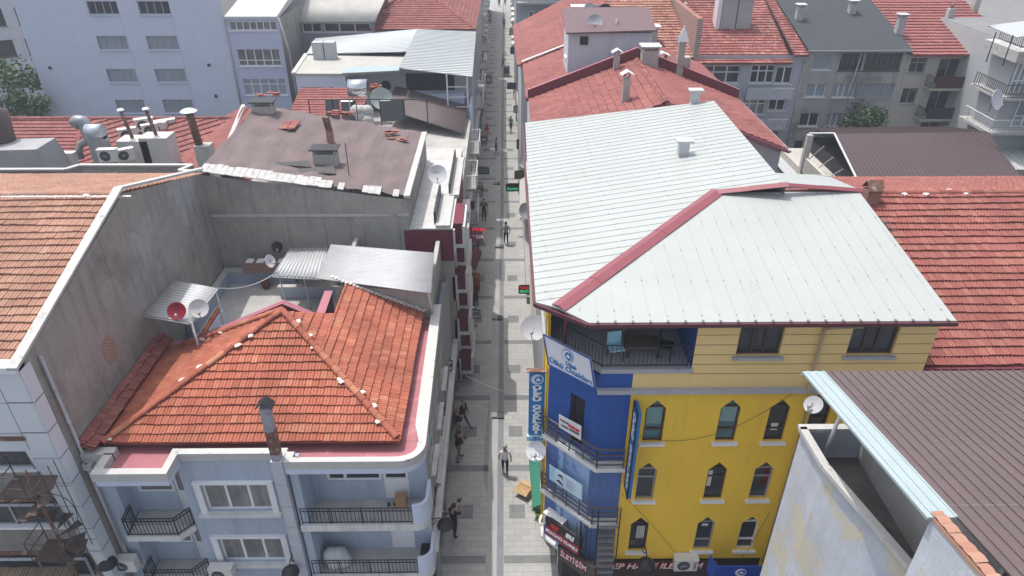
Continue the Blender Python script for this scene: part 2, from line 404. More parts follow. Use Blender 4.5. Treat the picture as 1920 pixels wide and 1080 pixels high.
# left recess
lk = front(17.8); hl = []
for z in (4.75, 2.0): hl += [(-13.25, -11.95, z+.95, z+2.1), (-11.9, -11.2, z+.02, z+2.1)]
mb.wall(lk, rect(-13.5, -11.15, 0, 8.0), [rect(*h) for h in hl], .1)
mb.f([(-13.5, 17.1, 0), (-13.5, 17.8, 0), (-13.5, 17.8, 8), (-13.5, 17.1, 8)]); mb.f([(-11.15, 17.1, 0), (-11.15, 17.8, 0), (-11.15, 17.8, 8), (-11.15, 17.1, 8)])
mb.wall(fr, rect(-14.17, -13.5, 0, 8.1)); mb.box(-14.17, -3, 18.2, 30.4, 0, 6.95)
mb.box(-13.5, -11.15, 17.2, 17.79, 7.5, 7.9)
mb.build('wall', [lilac], B)
for (u0, u1, z0, z1) in winB:
    w = window(B, fr, u0, u1, z0, z1, pvc, glassc, xs=(.34, .68), depth=.16, fw=.07)
    t = MB(); t.ob(fr, u0-.22, u0, z0-.02, z1+.06, -.02, .09); t.ob(fr, u1, u1+.22, z0-.02, z1+.06, -.02, .09); t.ob(fr, u0-.22, u1+.22, z1+.061, z1+.15, -.02, .14); t.build('window_surround', whitep, w)
    t = MB(); t.ob(fr, u0-.3, u1+.3, z0-.16, z0-.021, -.02, .2); t.build('sill', whitedirty, w)
for h in hol+hl:
    if h[1]-h[0] < 1:
        f_ = bk if h in hol else lk; mb = MB(); mb.ob(f_, h[0]+.08, h[1]-.08, h[2]+.08, h[2]+.95, -.085, -.05); mb.build('door_panel', [pvc], B)
for h in hol: window(B, bk, *h, pvc, glassd, xs=(.33,) if h[1]-h[0] > 1.2 else (), ny=() if h[1]-h[0] > 1.2 else (.48,), depth=.1, fw=.09, name='window' if h[1]-h[0] > 1.2 else 'door')
for h in hl: window(B, lk, *h, pvc, glassc, xs=(), ny=() if h[1]-h[0] > 1 else (.42,), depth=.1, fw=.08, name='window' if h[1]-h[0] > 1 else 'door')
# right bay balconies with a rounded end
def arc(cx, cy, r, a0, a1, n): return [(cx+r*math.cos(R(a0+(a1-a0)*i/n)), cy+r*math.sin(R(a0+(a1-a0)*i/n))) for i in range(n+1)]
edge_r = [(-7.28, 16.7)]+[(-3.2, 16.7)]+arc(-3.2, 17.15, .45, -90, 0, 8)[1:]+[(-2.75, 18.0)]
for z in (5.15, 2.4):
    mb = MB(); pts = [(x, y, z-.3) for x, y in edge_r]+[(-7.28, 18.0, z-.3)]
    mb.prism(pts, (0, 0, .3), 0); bal = mb.build('balcony', [whitedirty], B)
    mb = MB(); mb.prism([(x, y, z+.002) for x, y in [(-6.98, 16.82), (-3.5, 16.82), (-2.95, 17.3), (-2.95, 17.88), (-6.98, 17.88)]], (0, 0, .012)); mb.build('balcony_floor', plain_conc, bal)
    mb = MB(); ar = arc(-3.2, 17.15, .45, -90, 0, 8)
    pr_ = [(-3.3, 16.7)]+ar+[(-2.75, 17.95)]; ins = [(-3.3, 16.82)]+arc(-3.2, 17.15, .33, -90, 0, 8)+[(-2.87, 17.95)]
    for i in range(len(pr_)-1):
        k = 1.0
        a, b, c, d = pr_[i], pr_[i+1], ins[i+1], ins[i]
        mb.prism([(a[0], a[1], z), (b[0], b[1], z), (c[0], c[1], z), (d[0], d[1], z)], (0, 0, .95))
    mb.build('parapet', whitep if False else palelilac, bal)
    mb = MB(); railing(mb, [(-7.2, 16.78), (-3.32, 16.78)], z+.02, z+.78, .011, .13, 0, True, .02)
    for x in (-6.2, -5.1, -4.4): mb.tube([(x, 16.78, z), (x, 16.78, z+.8)], .018, 4)
    mb.build('railing', black, bal)
# roof slab over the right bay
mb = MB(); pts = [(x, y, 7.72) for x, y in [(-7.35, 16.66), (-3.6, 16.66)]+arc(-3.6, 17.5, .84, -90, 0, 8)[1:]+[(-2.76, 18.4), (-7.35, 18.4)]]
mb.prism(pts, (0, 0, .245), 0); mb.build('roof_slab', [palelilac], B)
mb = MB(); mb.box(-13.35, -11.0, 16.2, 17.8, 7.72, 7.965); mb.build('roof_slab', [palelilac], B)
# parapet copings
mb = MB(); cz = 8.3
def cop(poly_out, poly_in, z0=7.97, z1=8.3):
    for i in range(len(poly_out)-1):
        a, b, c, d = poly_out[i], poly_out[i+1], poly_in[i+1], poly_in[i]
        mb.prism([(a[0], a[1], z0), (b[0], b[1], z0), (c[0], c[1], z0), (d[0], d[1], z0)], (0, 0, z1-z0))
oR = [(-7.35, 17.12), (-7.35, 16.64), (-3.6, 16.64)]+arc(-3.6, 17.5, .86, -90, 0, 8)[1:]+[(-2.76, 18.4), (-2.9, 26.2)]
iR = [(-7.08, 17.12), (-7.08, 16.86), (-3.6, 16.86)]+arc(-3.6, 17.5, .62, -90, 0, 8)[1:]+[(-3.2, 18.4), (-3.3, 26.2)]
cop(oR, iR)
cop([(-10.95, 17.04), (-7.35, 17.04)], [(-10.95, 17.3), (-7.35, 17.3)])
cop([(-13.4, 17.1), (-13.4, 16.16), (-10.95, 16.16), (-10.95, 17.3)], [(-13.1, 17.1), (-13.1, 16.42), (-11.2, 16.42), (-11.2, 17.3)])
cop([(-14.17, 17.04), (-13.1, 17.04)], [(-14.17, 17.4), (-13.1, 17.4)])
mb.build('parapet', [coping], B)
mb = MB()   # pink membrane gutter
mb.box(-13.12, -11.18, 16.4, 17.31, 7.97, 8.0); mb.box(-7.1, -3.2, 16.84, 17.31, 7.97, 8.0); mb.box(-14.1, -3.1, 17.3, 18.2, 7.95, 7.99); mb.box(-3.9, -3.12, 17.9, 26, 7.96, 7.995); mb.box(-14.1, -12.8, 18.2, 24, 7.96, 7.995)
mb.build('gutter', [pink], B)
# hip roof
ez = 8.35; s = .41; ax, ay, az = -8.57, 22.45, 10.38
A1, A2, AP = (-13.6, 17.5, ez), (-3.62, 17.5, ez), (ax, ay, az)
def zr(x): return ez+s*(-3.62-x)
mb = MB()
tiles(mb, [A1, A2, AP], X3)
right = [A2, (-3.62, 25.6, ez), (-7.1, 25.6, zr(-7.1)), (-7.1, 22.9, zr(-7.1))]
tiles(mb, [A2, (-3.62, 25.55, ez), (-6.9, 25.75, zr(-6.9)), (-6.9, 20.78, zr(-6.9))], Y3)
tiles(mb, [(-6.9, 20.78, zr(-6.9)), (-6.9, 23.3, zr(-6.9)), AP], Y3)
tiles(mb, [A1, (-13.6, 22.9, ez), (ax, 22.62, az), AP], Y3)
roof = mb.build('roof', [tileB], B)
mb = MB()
ridge(mb, Vector(A1)+Vector((0, 0, .09)), Vector(AP)+Vector((0, 0, .1)), m=0, mort=1); ridge(mb, Vector(A2)+Vector((-.1, .1, .11)), Vector(AP)+Vector((0, 0, .1)), m=0, mort=1)
ridge(mb, (-12.9, 22.6, 8.72), (ax, 22.5, 10.5), m=0, mort=1)
mb.build('ridge_cap', [tileB, mortar], roof)
# maroon gable flashing
pl = pt(370, 637, y=23.2); pm_ = pt(530, 570, y=23.2); pq = pt(603, 601, y=23.2); pe = pt(622, 547, pl=((pq.x, 23.2, 0), (1, .02, 0)))
mb = MB()
for a, b in ((pl, pm_), (pm_, pq)):
    mb.prism([a, b, b-Z3*1.0, a-Z3*1.0], (0, .1, 0), 0)
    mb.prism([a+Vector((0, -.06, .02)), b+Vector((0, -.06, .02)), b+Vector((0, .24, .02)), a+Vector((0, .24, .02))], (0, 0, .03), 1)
mb.prism([pq, pe, pe-Z3*1.2, pq-Z3*1.2], (-.1, 0, 0), 0)
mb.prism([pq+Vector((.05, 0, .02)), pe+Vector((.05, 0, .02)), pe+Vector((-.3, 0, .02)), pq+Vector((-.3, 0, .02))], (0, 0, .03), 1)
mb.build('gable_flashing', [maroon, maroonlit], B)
# terrace behind
mb = MB(); mb.box(-14.16, -7.6, 22.9, 30.65, 6.96, 7.0); mb.build('terrace_floor', [terrace_m], B)
mb = MB(); mb.box(-14.15, -10.6, 30.3, 30.68, 7, 7.62); mb.box(-14.17, -13.9, 25.6, 30.3, 7, 7.6)
mb.box(-10.95, -8.0, 28.83, 29.0, 7.0, 7.6); mb.box(-13.0, -12.6, 22.9, 26.2, 7, 8.1)
mb.build('terrace_wall', [lilac], B)
mb = MB(); mb.box(-14.16, -10.6, 30.26, 30.69, 7.62, 7.7); mb.box(-14.17, -13.85, 25.6, 30.26, 7.6, 7.69); mb.box(-11.0, -8.0, 28.78, 29.05, 7.6, 7.68); mb.build('terrace_coping', [coping], B)
mb = MB(); ridge(mb, (-12.8, 22.9, 8.1), (-12.8, 26.1, 8.12)); mb.build('ridge_cap', [tileB], B)
# shed between roof and terrace
mb = MB(); g0 = pt(627, 547, y=25.75); g1 = pt(800, 583, y=25.6)
mb.prism([(g0.x, 25.8, 7), (g0.x, 25.8, 9.5), (-3.25, 25.6, 9.35), (-3.25, 25.6, 7)], (0, .2, 0)); mb.box(-3.45, -3.25, 25.8, 30.6, 7, 9.2); mb.box(g0.x, g0.x+.2, 26, 30.6, 7, 9.4); mb.build('shed_wall', [conc2], B)
mb = MB()
for i in range(26):
    t = i/25; blob(mb, Vector((g0.x, 25.72, zr(g0.x)+.12)).lerp(Vector((-3.6, 25.5, ez+.1)), t), .12, 0)
mb.build('mortar_fillet', [mortar], B)
mb = MB(); k0 = [pt(593, 523, z=9.7), pt(808, 551, z=9.7), pt(814, 475, z=9.7), pt(620, 459, z=9.7)]
corrugated(mb, k0[0], k0[3], k0[2], k0[1], 26, .03, lengths=3); mb.build('canopy', [zinc], B)
mb = MB(); k1 = [pt(510, 517, z=9.05), pt(602, 522, z=9.0), pt(615, 464, z=9.1), pt(545, 466, z=9.1)]
corrugated(mb, k1[0], k1[1], k1[2], k1[3], 13, .035, lengths=2); mb.build('canopy', [zinc], B)
for pp_, r_ in (([k1[0]+Vector((.2, .3, -.05)), k1[0]+Vector((.25, .4, -2))], .03), ([k1[0]+Vector((1.3, .3, -.05)), k1[0]+Vector((1.35, .4, -2))], .03), ([k1[0]+Z3*-.06, k1[1]+Z3*-.06], .03), ([k0[1]+Vector((-.1, .1, -.05)), (-3.2, 25.5, 8.2)], .05)):
    mb = MB(); mb.tube(pp_, r_); mb.build('canopy_post', [whitedirty], B)
mb = MB(); k2 = [pt(268, 591, z=10.2), pt(355, 605, z=10.2), pt(407, 541, z=10.2), pt(325, 526, z=10.2)]
corrugated(mb, k2[0], k2[3], k2[2], k2[1], 14, .025, lengths=2); mb.build('canopy', [zinc], B)
for pp_, r_ in (([k2[1]+Z3*-.05, k2[2]+Z3*-.05], .035), ([k2[0]+Z3*-.05, k2[1]+Z3*-.05], .035), ([k2[1]+Vector((.02, .1, -.05)), k2[1]+Vector((.05, .1, -1.9))], .05), ([k2[2]+Vector((-.05, -.1, -.05)), k2[2]+Vector((-.05, -.1, -2.4))], .04)):
    mb = MB(); mb.tube(pp_, r_); mb.build('canopy_post', [whitedirty], B)
# old tile ledge along the neighbour wall
mb = MB(); tiles(mb, [(-14.15, 17.1, 8.75), (-13.62, 17.1, 8.5), (-13.62, 23.4, 8.5), (-14.15, 23.4, 8.75)], Y3, jit=.02); mb.build('tile_ledge', [tileR], B)
# front flue duct
f0 = pt(497, 762, y=16.8); f1 = pt(568, 1080, y=16.8)
mb = MB()
mb.ob(WORLD, f0.x-.14, f0.x+.14, 16.65, 16.93, 8.35, f0.z, 3)
mb.ob(WORLD, f0.x-.145, f0.x+.145, 16.645, 16.935, 8.6, 9.6, 1)
for i in range(9): mb.box(f0.x-.19, f0.x+.19, 16.6, 17.0, 8.33-1.05*(i+1)+.02, 8.33-1.05*i, 0)
mb.box(f0.x-.178, f0.x+.178, 16.62, 16.98, 0, 8.3, 0)
mb.prism([(f0.x-.26, 16.6, f0.z+.02), (f0.x-.26, 17.0, f0.z+.02), (f0.x, 17.0, f0.z+.26), (f0.x, 16.6, f0.z+.26)], (0, 0, .03), 2); mb.prism([(f0.x+.26, 16.6, f0.z+.02), (f0.x+.26, 17.0, f0.z+.02), (f0.x, 17.0, f0.z+.26), (f0.x, 16.6, f0.z+.26)], (0, 0, .03), 2)
mb.build('flue', [M('flue_panel', (.46, .47, .52), .8, .12, 2), rust, black, M('flue_grey', (.30, .31, .35), .7, .15, 2, patch2=((.16, .08, .055), .6, 3, .1))], B)
# left balconies
for z in (4.75, 2.0):
    mb = MB(); mb.prism([(x, y, z-.25) for x, y in ((-13.45, 16.62), (-11.6, 16.62), (-11.2, 17.1), (-11.2, 17.7), (-13.45, 17.7))], (0, 0, .25)); bal = mb.build('balcony', [whitedirty], B)
    mb = MB(); mb.box(-13.38, -11.25, 17.1, 17.78, z+.002, z+.012); mb.build('balcony_floor', [plain_conc], bal)
    mb = MB(); railing(mb, [(-13.4, 17.3), (-13.4, 16.68), (-11.63, 16.68), (-11.25, 17.15)], z, z+.85, .012, .12, 0, True, .022); mb.build('railing', [black], bal)
# side wall along the street
fs = west(-2.86); fs = east(-2.86)
ws = []
for y in (18.9, 21.4, 23.9): ws += [(y, y+1.5, 5.4, 6.9), (y, y+1.5, 2.75, 4.2)]
greyw = M('grey_street_render', (.30, .30, .30), .9, .15, 1.2, streak=((.18, .18, .18), .7, .5))
facade(B, fs, rect(18.0, 30.0, 0, 7.98), ws, greyw, whitedirty, PN, .12, .18, whitedirty)
mb = MB(); mb.box(-13.9, -2.87, 18.25, 22.7, 6.5, 7.93); mb.box(-6.75, -2.87, 22.7, 25.7, 6.5, 7.93); mb.build('attic', [lilac], B)
# gas pipe stack on left edge
mb = MB(); mb.tube([(-14.0, 16.93, 8.0), (-14.0, 16.93, 3.2)], .05); mb.box(-14.1, -13.8, 16.85, 17.05, 7.75, 8.0); mb.build('drainpipe', [pipe_g], B)
# ======================================================================= tall white-clad neighbour
Lb = thing('clad_office_block', 'white panel clad block with pale orange gable roof and stained side wall', 'building', (-20, 16.2, 0))
Lz = lambda y: 12.62+(14.8-12.62)*(1-abs(y-24.0)/7.6)
mb = MB(); fe = east(-14.2)
mb.wall(fe, [(16.24, 0), (31.6, 0), (31.6, 12.45), (24.0, 14.62), (16.24, 12.45)]); mb.build('side_wall', [conc], Lb)
bp = []
for (px, py, w, h) in ((205, 655, .9, 1.2), (112, 762, .35, .8)):
    q = pt(px, py, x=-14.2); mb = MB(); k = 9
    pts = [(-14.2, q.y+w*.5*math.cos(2*math.pi*i/k)*random.uniform(.75, 1.15), q.z+h*.5*math.sin(2*math.pi*i/k)*random.uniform(.8, 1.15)) for i in range(k)]
    mb.prism(pts, (.012, 0, 0)); mb.build('bare_brick', [brick_m], Lb)
mb = MB()
for y0, y1 in ((16.1, 24.0), (31.7, 24.0)):
    mb.prism([(-14.42, y0, Lz(y0)), (-14.42, y1, Lz(y1)), (-14.1, y1, Lz(y1)), (-14.1, y0, Lz(y0))], (0, 0, .1))
mb.build('gable_coping', [coping], Lb)
mb = MB()
tiles(mb, [(-31, 16.35, 12.4), (-14.42, 16.35, 12.4), (-14.42, 24.0, 14.62), (-31, 24.0, 14.62)], X3, wob=.035)
tiles(mb, [(-31, 31.4, 12.4), (-14.42, 31.4, 12.4), (-14.42, 24.0, 14.62), (-31, 24.0, 14.62)], X3)
rf = mb.build('roof', [tileL], Lb)
mb = MB(); ridge(mb, (-31, 24, 14.62), (-14.5, 24, 14.62), .13, .4, 0, 1)
mb.build('ridge_cap', [tileL, mortar], rf)
mb = MB()
for px in range(0, 235, 9):
    q = pt(px, 353, y=23.75); blob(mb, (q.x, 23.78, 14.6), .11, 0, (1.4, .7, .6))
mb.build('ridge_mortar', [mortar], rf)
mb = MB()
q0, q1, q2, q3 = (-30, 31.6), (-20.5, 31.6), (-18.8, 33.0), (-14.6, 33.0)
hp = 12.75
e0 = pt(80, 316, y=31.9); e1 = pt(122, 316, y=31.9); e2 = pt(148, 308, y=32.4); e3 = pt(360, 308, y=32.4); e4 = pt(335, 318, y=31.8); e5 = pt(385, 320, y=31.7)
coping_path(mb, [e0+Vector((-6, 0, 0)), e0, e1, e2, e3, e4, e5], .22, .09)
for a, b in ((e0+Vector((-6, 0, 0)), e1), (e1, e2), (e2, e3)): mb.prism([a-Z3*.09, b-Z3*.09, b-Z3*.8, a-Z3*.8], (0, .12, 0), 1)
mb.build('parapet', [coping, conc2], Lb)
# front
fr = front(16.24); wl = [(-31, -15.15, 8.45, 9.25, dict(nx=9)), (-31, -14.95, 5.75, 6.75, dict(nx=9)), (-31, -14.95, 3.0, 4.0, dict(nx=9)), (-31, -15.15, 10.9, 11.6, dict(nx=9))]
wl = wl[:3]
facade(Lb, fr, rect(-31, -14.2, 0, 12.4), wl, cladw, zincdull, [glassd], .2, .05, whitep)
jm = M('panel_joint', (.20, .20, .22), .8, .05)
mb = MB()
for z in (11.2, 10.0, 7.7, 5.1, 4.45, 2.2):
    mb.ob(fr, -31, -14.2, z, z+.022, 0, .004)
for i, z in enumerate((11.2, 10.0, 8.9, 7.8, 6.7, 5.6, 4.5, 3.4, 2.2)):
    mb.ob(fr, -15.0, -14.2, z+.03, z+.052, 0, .005); mb.ob(east(-14.195), 16.24, 16.75, z, z+.03, 0.02, .03)
for x in (-15.0, -16.2, -17.6):
    mb.ob(fr, x, x+.02, 9.3, 12.4, 0, .006); mb.ob(fr, x, x+.02, 6.8, 8.4, 0, .006); mb.ob(fr, x, x+.02, 4.05, 5.7, 0, .006)
mb.build('panel_joints', [jm], Lb)
mb = MB(); mb.ob(east(-14.2), 16.24, 16.75, 0, 12.4, -.01, .02); mb.build('corner_cladding', [cladw], Lb)
mb = MB()
for z in (9.75, 7.05, 4.4): mb.ob(fr, -31, -14.95, z, z+.13, .0, .07)
mb.build('red_trim', [rust], Lb)
mb = MB(); mb.ob(fr, -31, -14.2, 12.4, 12.62, -.3, .12); mb.build('eave_fascia', [whitep], Lb)
mb = MB(); mb.box(-31, -14.25, 16.6, 31.3, 0, 12.3); mb.build('core', [conc], Lb)
mb = MB(); mb.tube([(-14.12, 17.12, 12.3), (-14.12, 17.12, 4.3), (-14.0, 17.0, 4.0), (-13.95, 16.95, 3.4)], .055, 8)
for z in (11, 9.6, 8.2, 6.8, 5.4): mb.tube([(-14.12, 17.12, z), (-14.12, 17.12, z+.06)], .07, 8)
mb.build('drainpipe', [pipe_g], Lb)
mb = MB(); tiles(mb, [(-18, 14.9, 3.15), (-15.3, 14.9, 3.15), (-15.3, 16.2, 3.7), (-18, 16.2, 3.7)], X3); mb.build('tiled_awning', [M('mossy_old_tile', None, .9, .2, 1, tile=[lin(90, 82, 70), lin(120, 108, 92), lin(130, 112, 90)])], Lb)
# spiral fire stair
S = thing('spiral_fire_stair', 'rusty spiral fire stair bolted to the white clad block', 'staircase', (-14.9, 15.5, 2.5))
p0 = pt(56, 892, y=15.5); p1 = pt(128, 1054, y=15.5); cx, cy = (p0.x+p1.x)/2, 15.5
mb = MB(); mb.tube([(cx, cy, 2.4), (cx, cy, p0.z+.2)], .06, 8); mb.build('pole', [rust], S)
zt = pt(50, 915, y=15.6).z; zb = pt(110, 1035, y=15.6).z
steel = M('brown_steel', (.085, .065, .058), .7, .25, 4)
for z in (zt, zb):
    mb = MB(); mb.prism([(cx-.95, cy-.25, z), (cx+.1, cy-.35, z), (cx+.55, cy+.05, z), (cx+.4, cy+.6, z), (cx-.95, cy+.6, z)], (0, 0, .04)); mb.build('landing', [steel], S)
    mb = MB(); pth = [(cx+.05, cy-.4), (cx-.95, cy-.28), (cx-.95, cy+.6)]
    for a, b in zip(pth[:-1], pth[1:]):
        for h in (.45, .9): mb.tube([(*a, z+h), (*b, z+h)], .018, 5)
    for a in pth: mb.tube([(*a, z), (*a, z+.92)], .02, 5)
    mb.build('railing', [steel], S)
mb = MB(); n = 12
for i in range(n):
    a = R(-60+i*33); a2 = a+R(26); z = zb+(zt-zb)*(i+.5)/n
    mb.prism([(cx+.06*math.cos(a), cy+.06*math.sin(a), z), (cx+.75*math.cos(a), cy+.75*math.sin(a), z), (cx+.75*math.cos(a2), cy+.75*math.sin(a2), z)], (0, 0, .03))
mb.build('step', [steel], S)
mb = MB(); mb.tube([(cx+.74*math.cos(R(-60+i*12)), cy+.74*math.sin(R(-60+i*12)), zb+.85+(zt-zb)*i/33) for i in range(34)], .014, 5); mb.build('handrail', [steel], S)
for k, (dx, dy) in enumerate(((.5, -.1), (.62, .15), (.35, -.4), (.66, .4))):
    mb = MB(); mb.tube([(cx+dx, cy+dy, zb), (cx+dx, cy+dy, zt+.9)], .016, 5); mb.build('post', [steel], S)
# ======================================================================= brown felt roof house
Cb = thing('felt_roof_house', 'house with torn brown felt roof and stained grey blind wall', 'house', (-9, 31, 0))
mb = MB(); wy = 30.75
zl, zrr = 12.75, 11.45
mb.wall(front(wy), [(-14.2, 0), (-2.6, 0), (-2.6, 9.8), (-4.75, 9.8), (-4.75, zrr-.1), (-14.2, zl-.1)])
mb.f([(-4.75, wy, 9.8), (-4.75, 40, 9.8), (-4.75, 40, zrr-.1), (-4.75, wy, zrr-.1)])
mb.box(-14.2, -2.65, 30.9, 40, 0, 9.75)
mb.build('wall', [M('stained_party_wall', (.345, .328, .30), .9, .25, .7, streak=((.085, .082, .078), .75, .53), patch=((.36, .352, .335), .58, .5), patch2=((.16, .157, .15), .56, .35, .2), bump=.3)], Cb)
mb = MB(); mb.ob(front(wy), -14.2, -4.7, 10.5, 10.62, 0, .07); mb.build('ledge', [plain_conc], Cb)
mb = MB(); mb.ob(front(wy), -5.0, -2.62, 8.0, 9.72, .0, .012); mb.build('maroon_panel', [M('maroon_render', (.155, .03, .05), .8, .12, 1.5, patch2=((.33, .30, .31), .68, 2.5, .06))], Cb)
# felt roof as a gently wrinkled sheet
mb = MB(); nx, ny = 44, 40
g = []
for j in range(ny+1):
    row = []
    for i in range(nx+1):
        u, v = i/nx, j/ny; x = -14.3+9.55*u; y = 30.9+(8.4+1.4*(1-u)*0+.8)*v
        z = 12.85-1.35*u+.35*v*(1-u)+.035*math.sin(x*5.1+1.3*math.sin(y*.9))+.03*math.sin(y*2.6+math.sin(x*1.7)*2)+random.uniform(-.012, .012)
        row.append(mb.bm.verts.new((x, y, z)))
    g.append(row)
for j in range(ny):
    for i in range(nx):
        f = mb.bm.faces.new((g[j][i], g[j][i+1], g[j+1][i+1], g[j+1][i])); f.smooth = True
rf = mb.build('roof', [brown_mem], Cb)
mb = MB()
for i in range(34):     # broken slabs of flashing along the front edge
    u = i/33; x = -14.2+u*9.4; w = .3
    if u > .55 and random.random() < .45: continue
    z = 12.9-1.35*u+.03; ln = random.uniform(.35, .6)*(1 if u < .55 else .6)
    mb.prism([(x, 30.6+random.uniform(-.08, .05), z-.06), (x+w*.93, 30.6+random.uniform(-.08, .05), z-.1), (x+w*.93, 30.6+ln+.3, z+.02), (x, 30.6+ln+.3, z+.04)], (0, 0, .03))
mb.build('edge_flashing', [lead], rf)
mb = MB(); coping_path(mb, [(-4.72, 30.7, 11.58), (-4.72, 39.5, 11.75)], .3, .14); mb.build('verge', [lead], rf)
def felt_z(x, y):
    u = (x+14.3)/9.55; v = (y-30.9)/9.2; return 12.85-1.35*u+.35*v*(1-u)
def block_chimney(parent, x, y, z, w, d, h, hood=None, brick=False, pot=None, body=None, capm=None, name='chimney', pots=1):
    mb = MB(); mb.box(x-w/2, x+w/2, y-d/2, y+d/2, z-.5, z+h, 0)
    if hood == 'slab':
        for sx in (-1, 1):
            for sy in (-1, 1): mb.box(x+sx*(w/2-.06)-.05, x+sx*(w/2-.06)+.05, y+sy*(d/2-.06)-.05, y+sy*(d/2-.06)+.05, z+h, z+h+.22, 0)
        mb.box(x-w/2-.12, x+w/2+.12, y-d/2-.12, y+d/2+.12, z+h+.22, z+h+.28, 1)
    if hood == 'tent':
        for sx in (-1, 1): mb.box(x+sx*(w/2-.06)-.04, x+sx*(w/2-.06)+.04, y-d/2, y+d/2, z+h, z+h+.18, 0)
        e = w/2+.16; zz = z+h+.18
        for sx in (-1, 1): mb.prism([(x, y-d/2-.12, zz+.2), (x, y+d/2+.12, zz+.2), (x+sx*e, y+d/2+.12, zz), (x+sx*e, y-d/2-.12, zz)], (0, 0, .025), 1)
    if pot:
        for k in range(pots): mb.tube([(x+(k-(pots-1)/2)*.28, y, z+h-.05), (x+(k-(pots-1)/2)*.28, y, z+h+pot)], .1, 10, 2)
    return mb.build(name, [body or conc2, capm or zincdull, rust], parent)
q = pt(612, 300, z=12.3); block_chimney(rf, q.x, q.y, felt_z(q.x, q.y), 1.15, .7, .55, 'slab', capm=black)
q = pt(497, 215, z=12.9); block_chimney(rf, q.x, q.y, felt_z(q.x, q.y), 1.15, .7, .4, 'slab', capm=black)
q = pt(620, 262, z=12.4); mb = MB(); mb.box(q.x-.16, q.x+.16, q.y-.16, q.y+.16, 12, 12.9, 0); mb.prism([(q.x-.15, q.y-.15, 12.9), (q.x+.15, q.y-.15, 12.9), (q.x+.15, q.y+.15, 12.9), (q.x-.15, q.y+.15, 12.9)], (-.12, 0, .75), 1); mb.build('chimney', [brick_m, rust], rf)
mb = MB(); q = pt(655, 330, z=11.9); mb.tube([(q.x, q.y, 10.6), (q.x, q.y, 13.6)], .022, 5); mb.build('mast', [black], rf)
for (px, py, n, lb) in ((512, 208, 6, 'small pile of orange tiles behind the left slab chimney on the felt roof'), (545, 250, 10, 'square patch of red tiles lying on the brown felt roof'), (640, 221, 14, 'pile of spare tiles stacked at the back edge of the felt roof'), (720, 238, 5, 'row of tiles on the back edge below the pipe rail'), (752, 243, 4, 'last few tiles at the back right corner of the felt roof')):
    mb = MB(); q = pt(px, py, z=12.3); fl = n == 10
    for k in range(n):
        x, y, z = (q.x+(k % 2)*.45-.2, q.y+(k//2)*.28-.6, felt_z(q.x, q.y)+.06) if fl else (q.x+random.uniform(-.6, .6), q.y+random.uniform(-.25, .25), felt_z(q.x, q.y)+.05+.06*(k//3)); a_ = random.uniform(-.2, .2); mb.ob((Vector((x, y, z)), Vector((math.cos(a_), math.sin(a_), 0)), Vector((-math.sin(a_), math.cos(a_), 0)), Z3), -.21, .21, -.13, .13, 0, .05)
    tag(mb.build('tile_pile', [tileR]), lb, 'roof tiles', 'spare tile piles on the felt roof')
for (px, py, w_, d_) in ((540, 308, 2.4, .35), (592, 312, 2.0, .6)):   # torn dark felt flaps
    q = pt(px, py, z=12.4); mb = MB(); zq = felt_z(q.x, q.y); mb.prism([(q.x-w_/2, q.y-d_/2, zq+.05), (q.x+w_/2, q.y-d_/2, zq-.05), (q.x+w_*.4, q.y+d_*.6, zq+.12), (q.x, q.y+d_*.2, zq+.1), (q.x-w_*.4, q.y+d_*.5, zq+.08)], (0, 0, .02)); mb.build('felt_flap', [M('dark_felt_flap', (.085, .08, .08), .8, .3, 4)], rf)
# flat terrace strip
mb = MB(); mb.box(-4.73, -2.62, 30.76, 40, 9.76, 9.8); mb.build('terrace_floor', [M('pale_terrace_tiles', (.60, .60, .59), .9, .14, 1.2, patch2=((.36, .36, .36), .6, .8, .15), brick=(.3, .3, (.40, .40, .40), 'XY', .01))], Cb)
mb = MB()
def zig(z0, z1, yy, m, mb=mb):
    pass
mb.box(-3.55, -3.45, 31.2, 34.6, 9.8, 10.5, 1); mb.box(-3.45, -2.75, 30.8, 34.6, 9.8, 9.95, 0)
mb.box(-3.05, -2.98, 34.6, 40, 9.8, 10.5, 1); mb.box(-2.98, -2.5, 34.4, 40, 9.8, 10.0, 0)
mb.build('parapet', [coping, black], Cb)
# street facade with projecting maroon bays
mar2 = M('maroon_facade', (.15, .028, .045), .8, .12, 1.5, streak=((.07, .02, .03), .6, .5))
mb = MB(); mb.f([(-2.62, wy, 0), (-2.62, 40, 0), (-2.62, 40, 9.78), (-2.62, wy, 9.78)], 0)
for k in range(7):
    z = 9.95-1.33*(k+1)+.0; off = .32*(k % 2)
    y0 = 31.0+.55*(k % 2); xo = -2.14+.03*k
    mb.box(-2.6, xo, y0, y0+2.4, z+.2, z+1.33, 0)
    mb.box(-2.66, xo+.1, y0-.08, y0+2.5, z+.02, z+.2, 1); mb.box(xo-.02, xo+.12, y0-.07, y0+2.5, z+.2, z+1.2, 1)
    mb.box(-2.75, -2.63+.12, y0-.25, y0-.09, z-.3, z+1.1, 1)
for yy in (34.6, 37.2):
    for k in range(3):
        z = 9.4-2.7*(k+1)
        mb.box(-2.6, -2.15, yy, yy+1.8, z, z+1.0, 1)
mb.build('bay', [mar2, whitedirty], Cb)
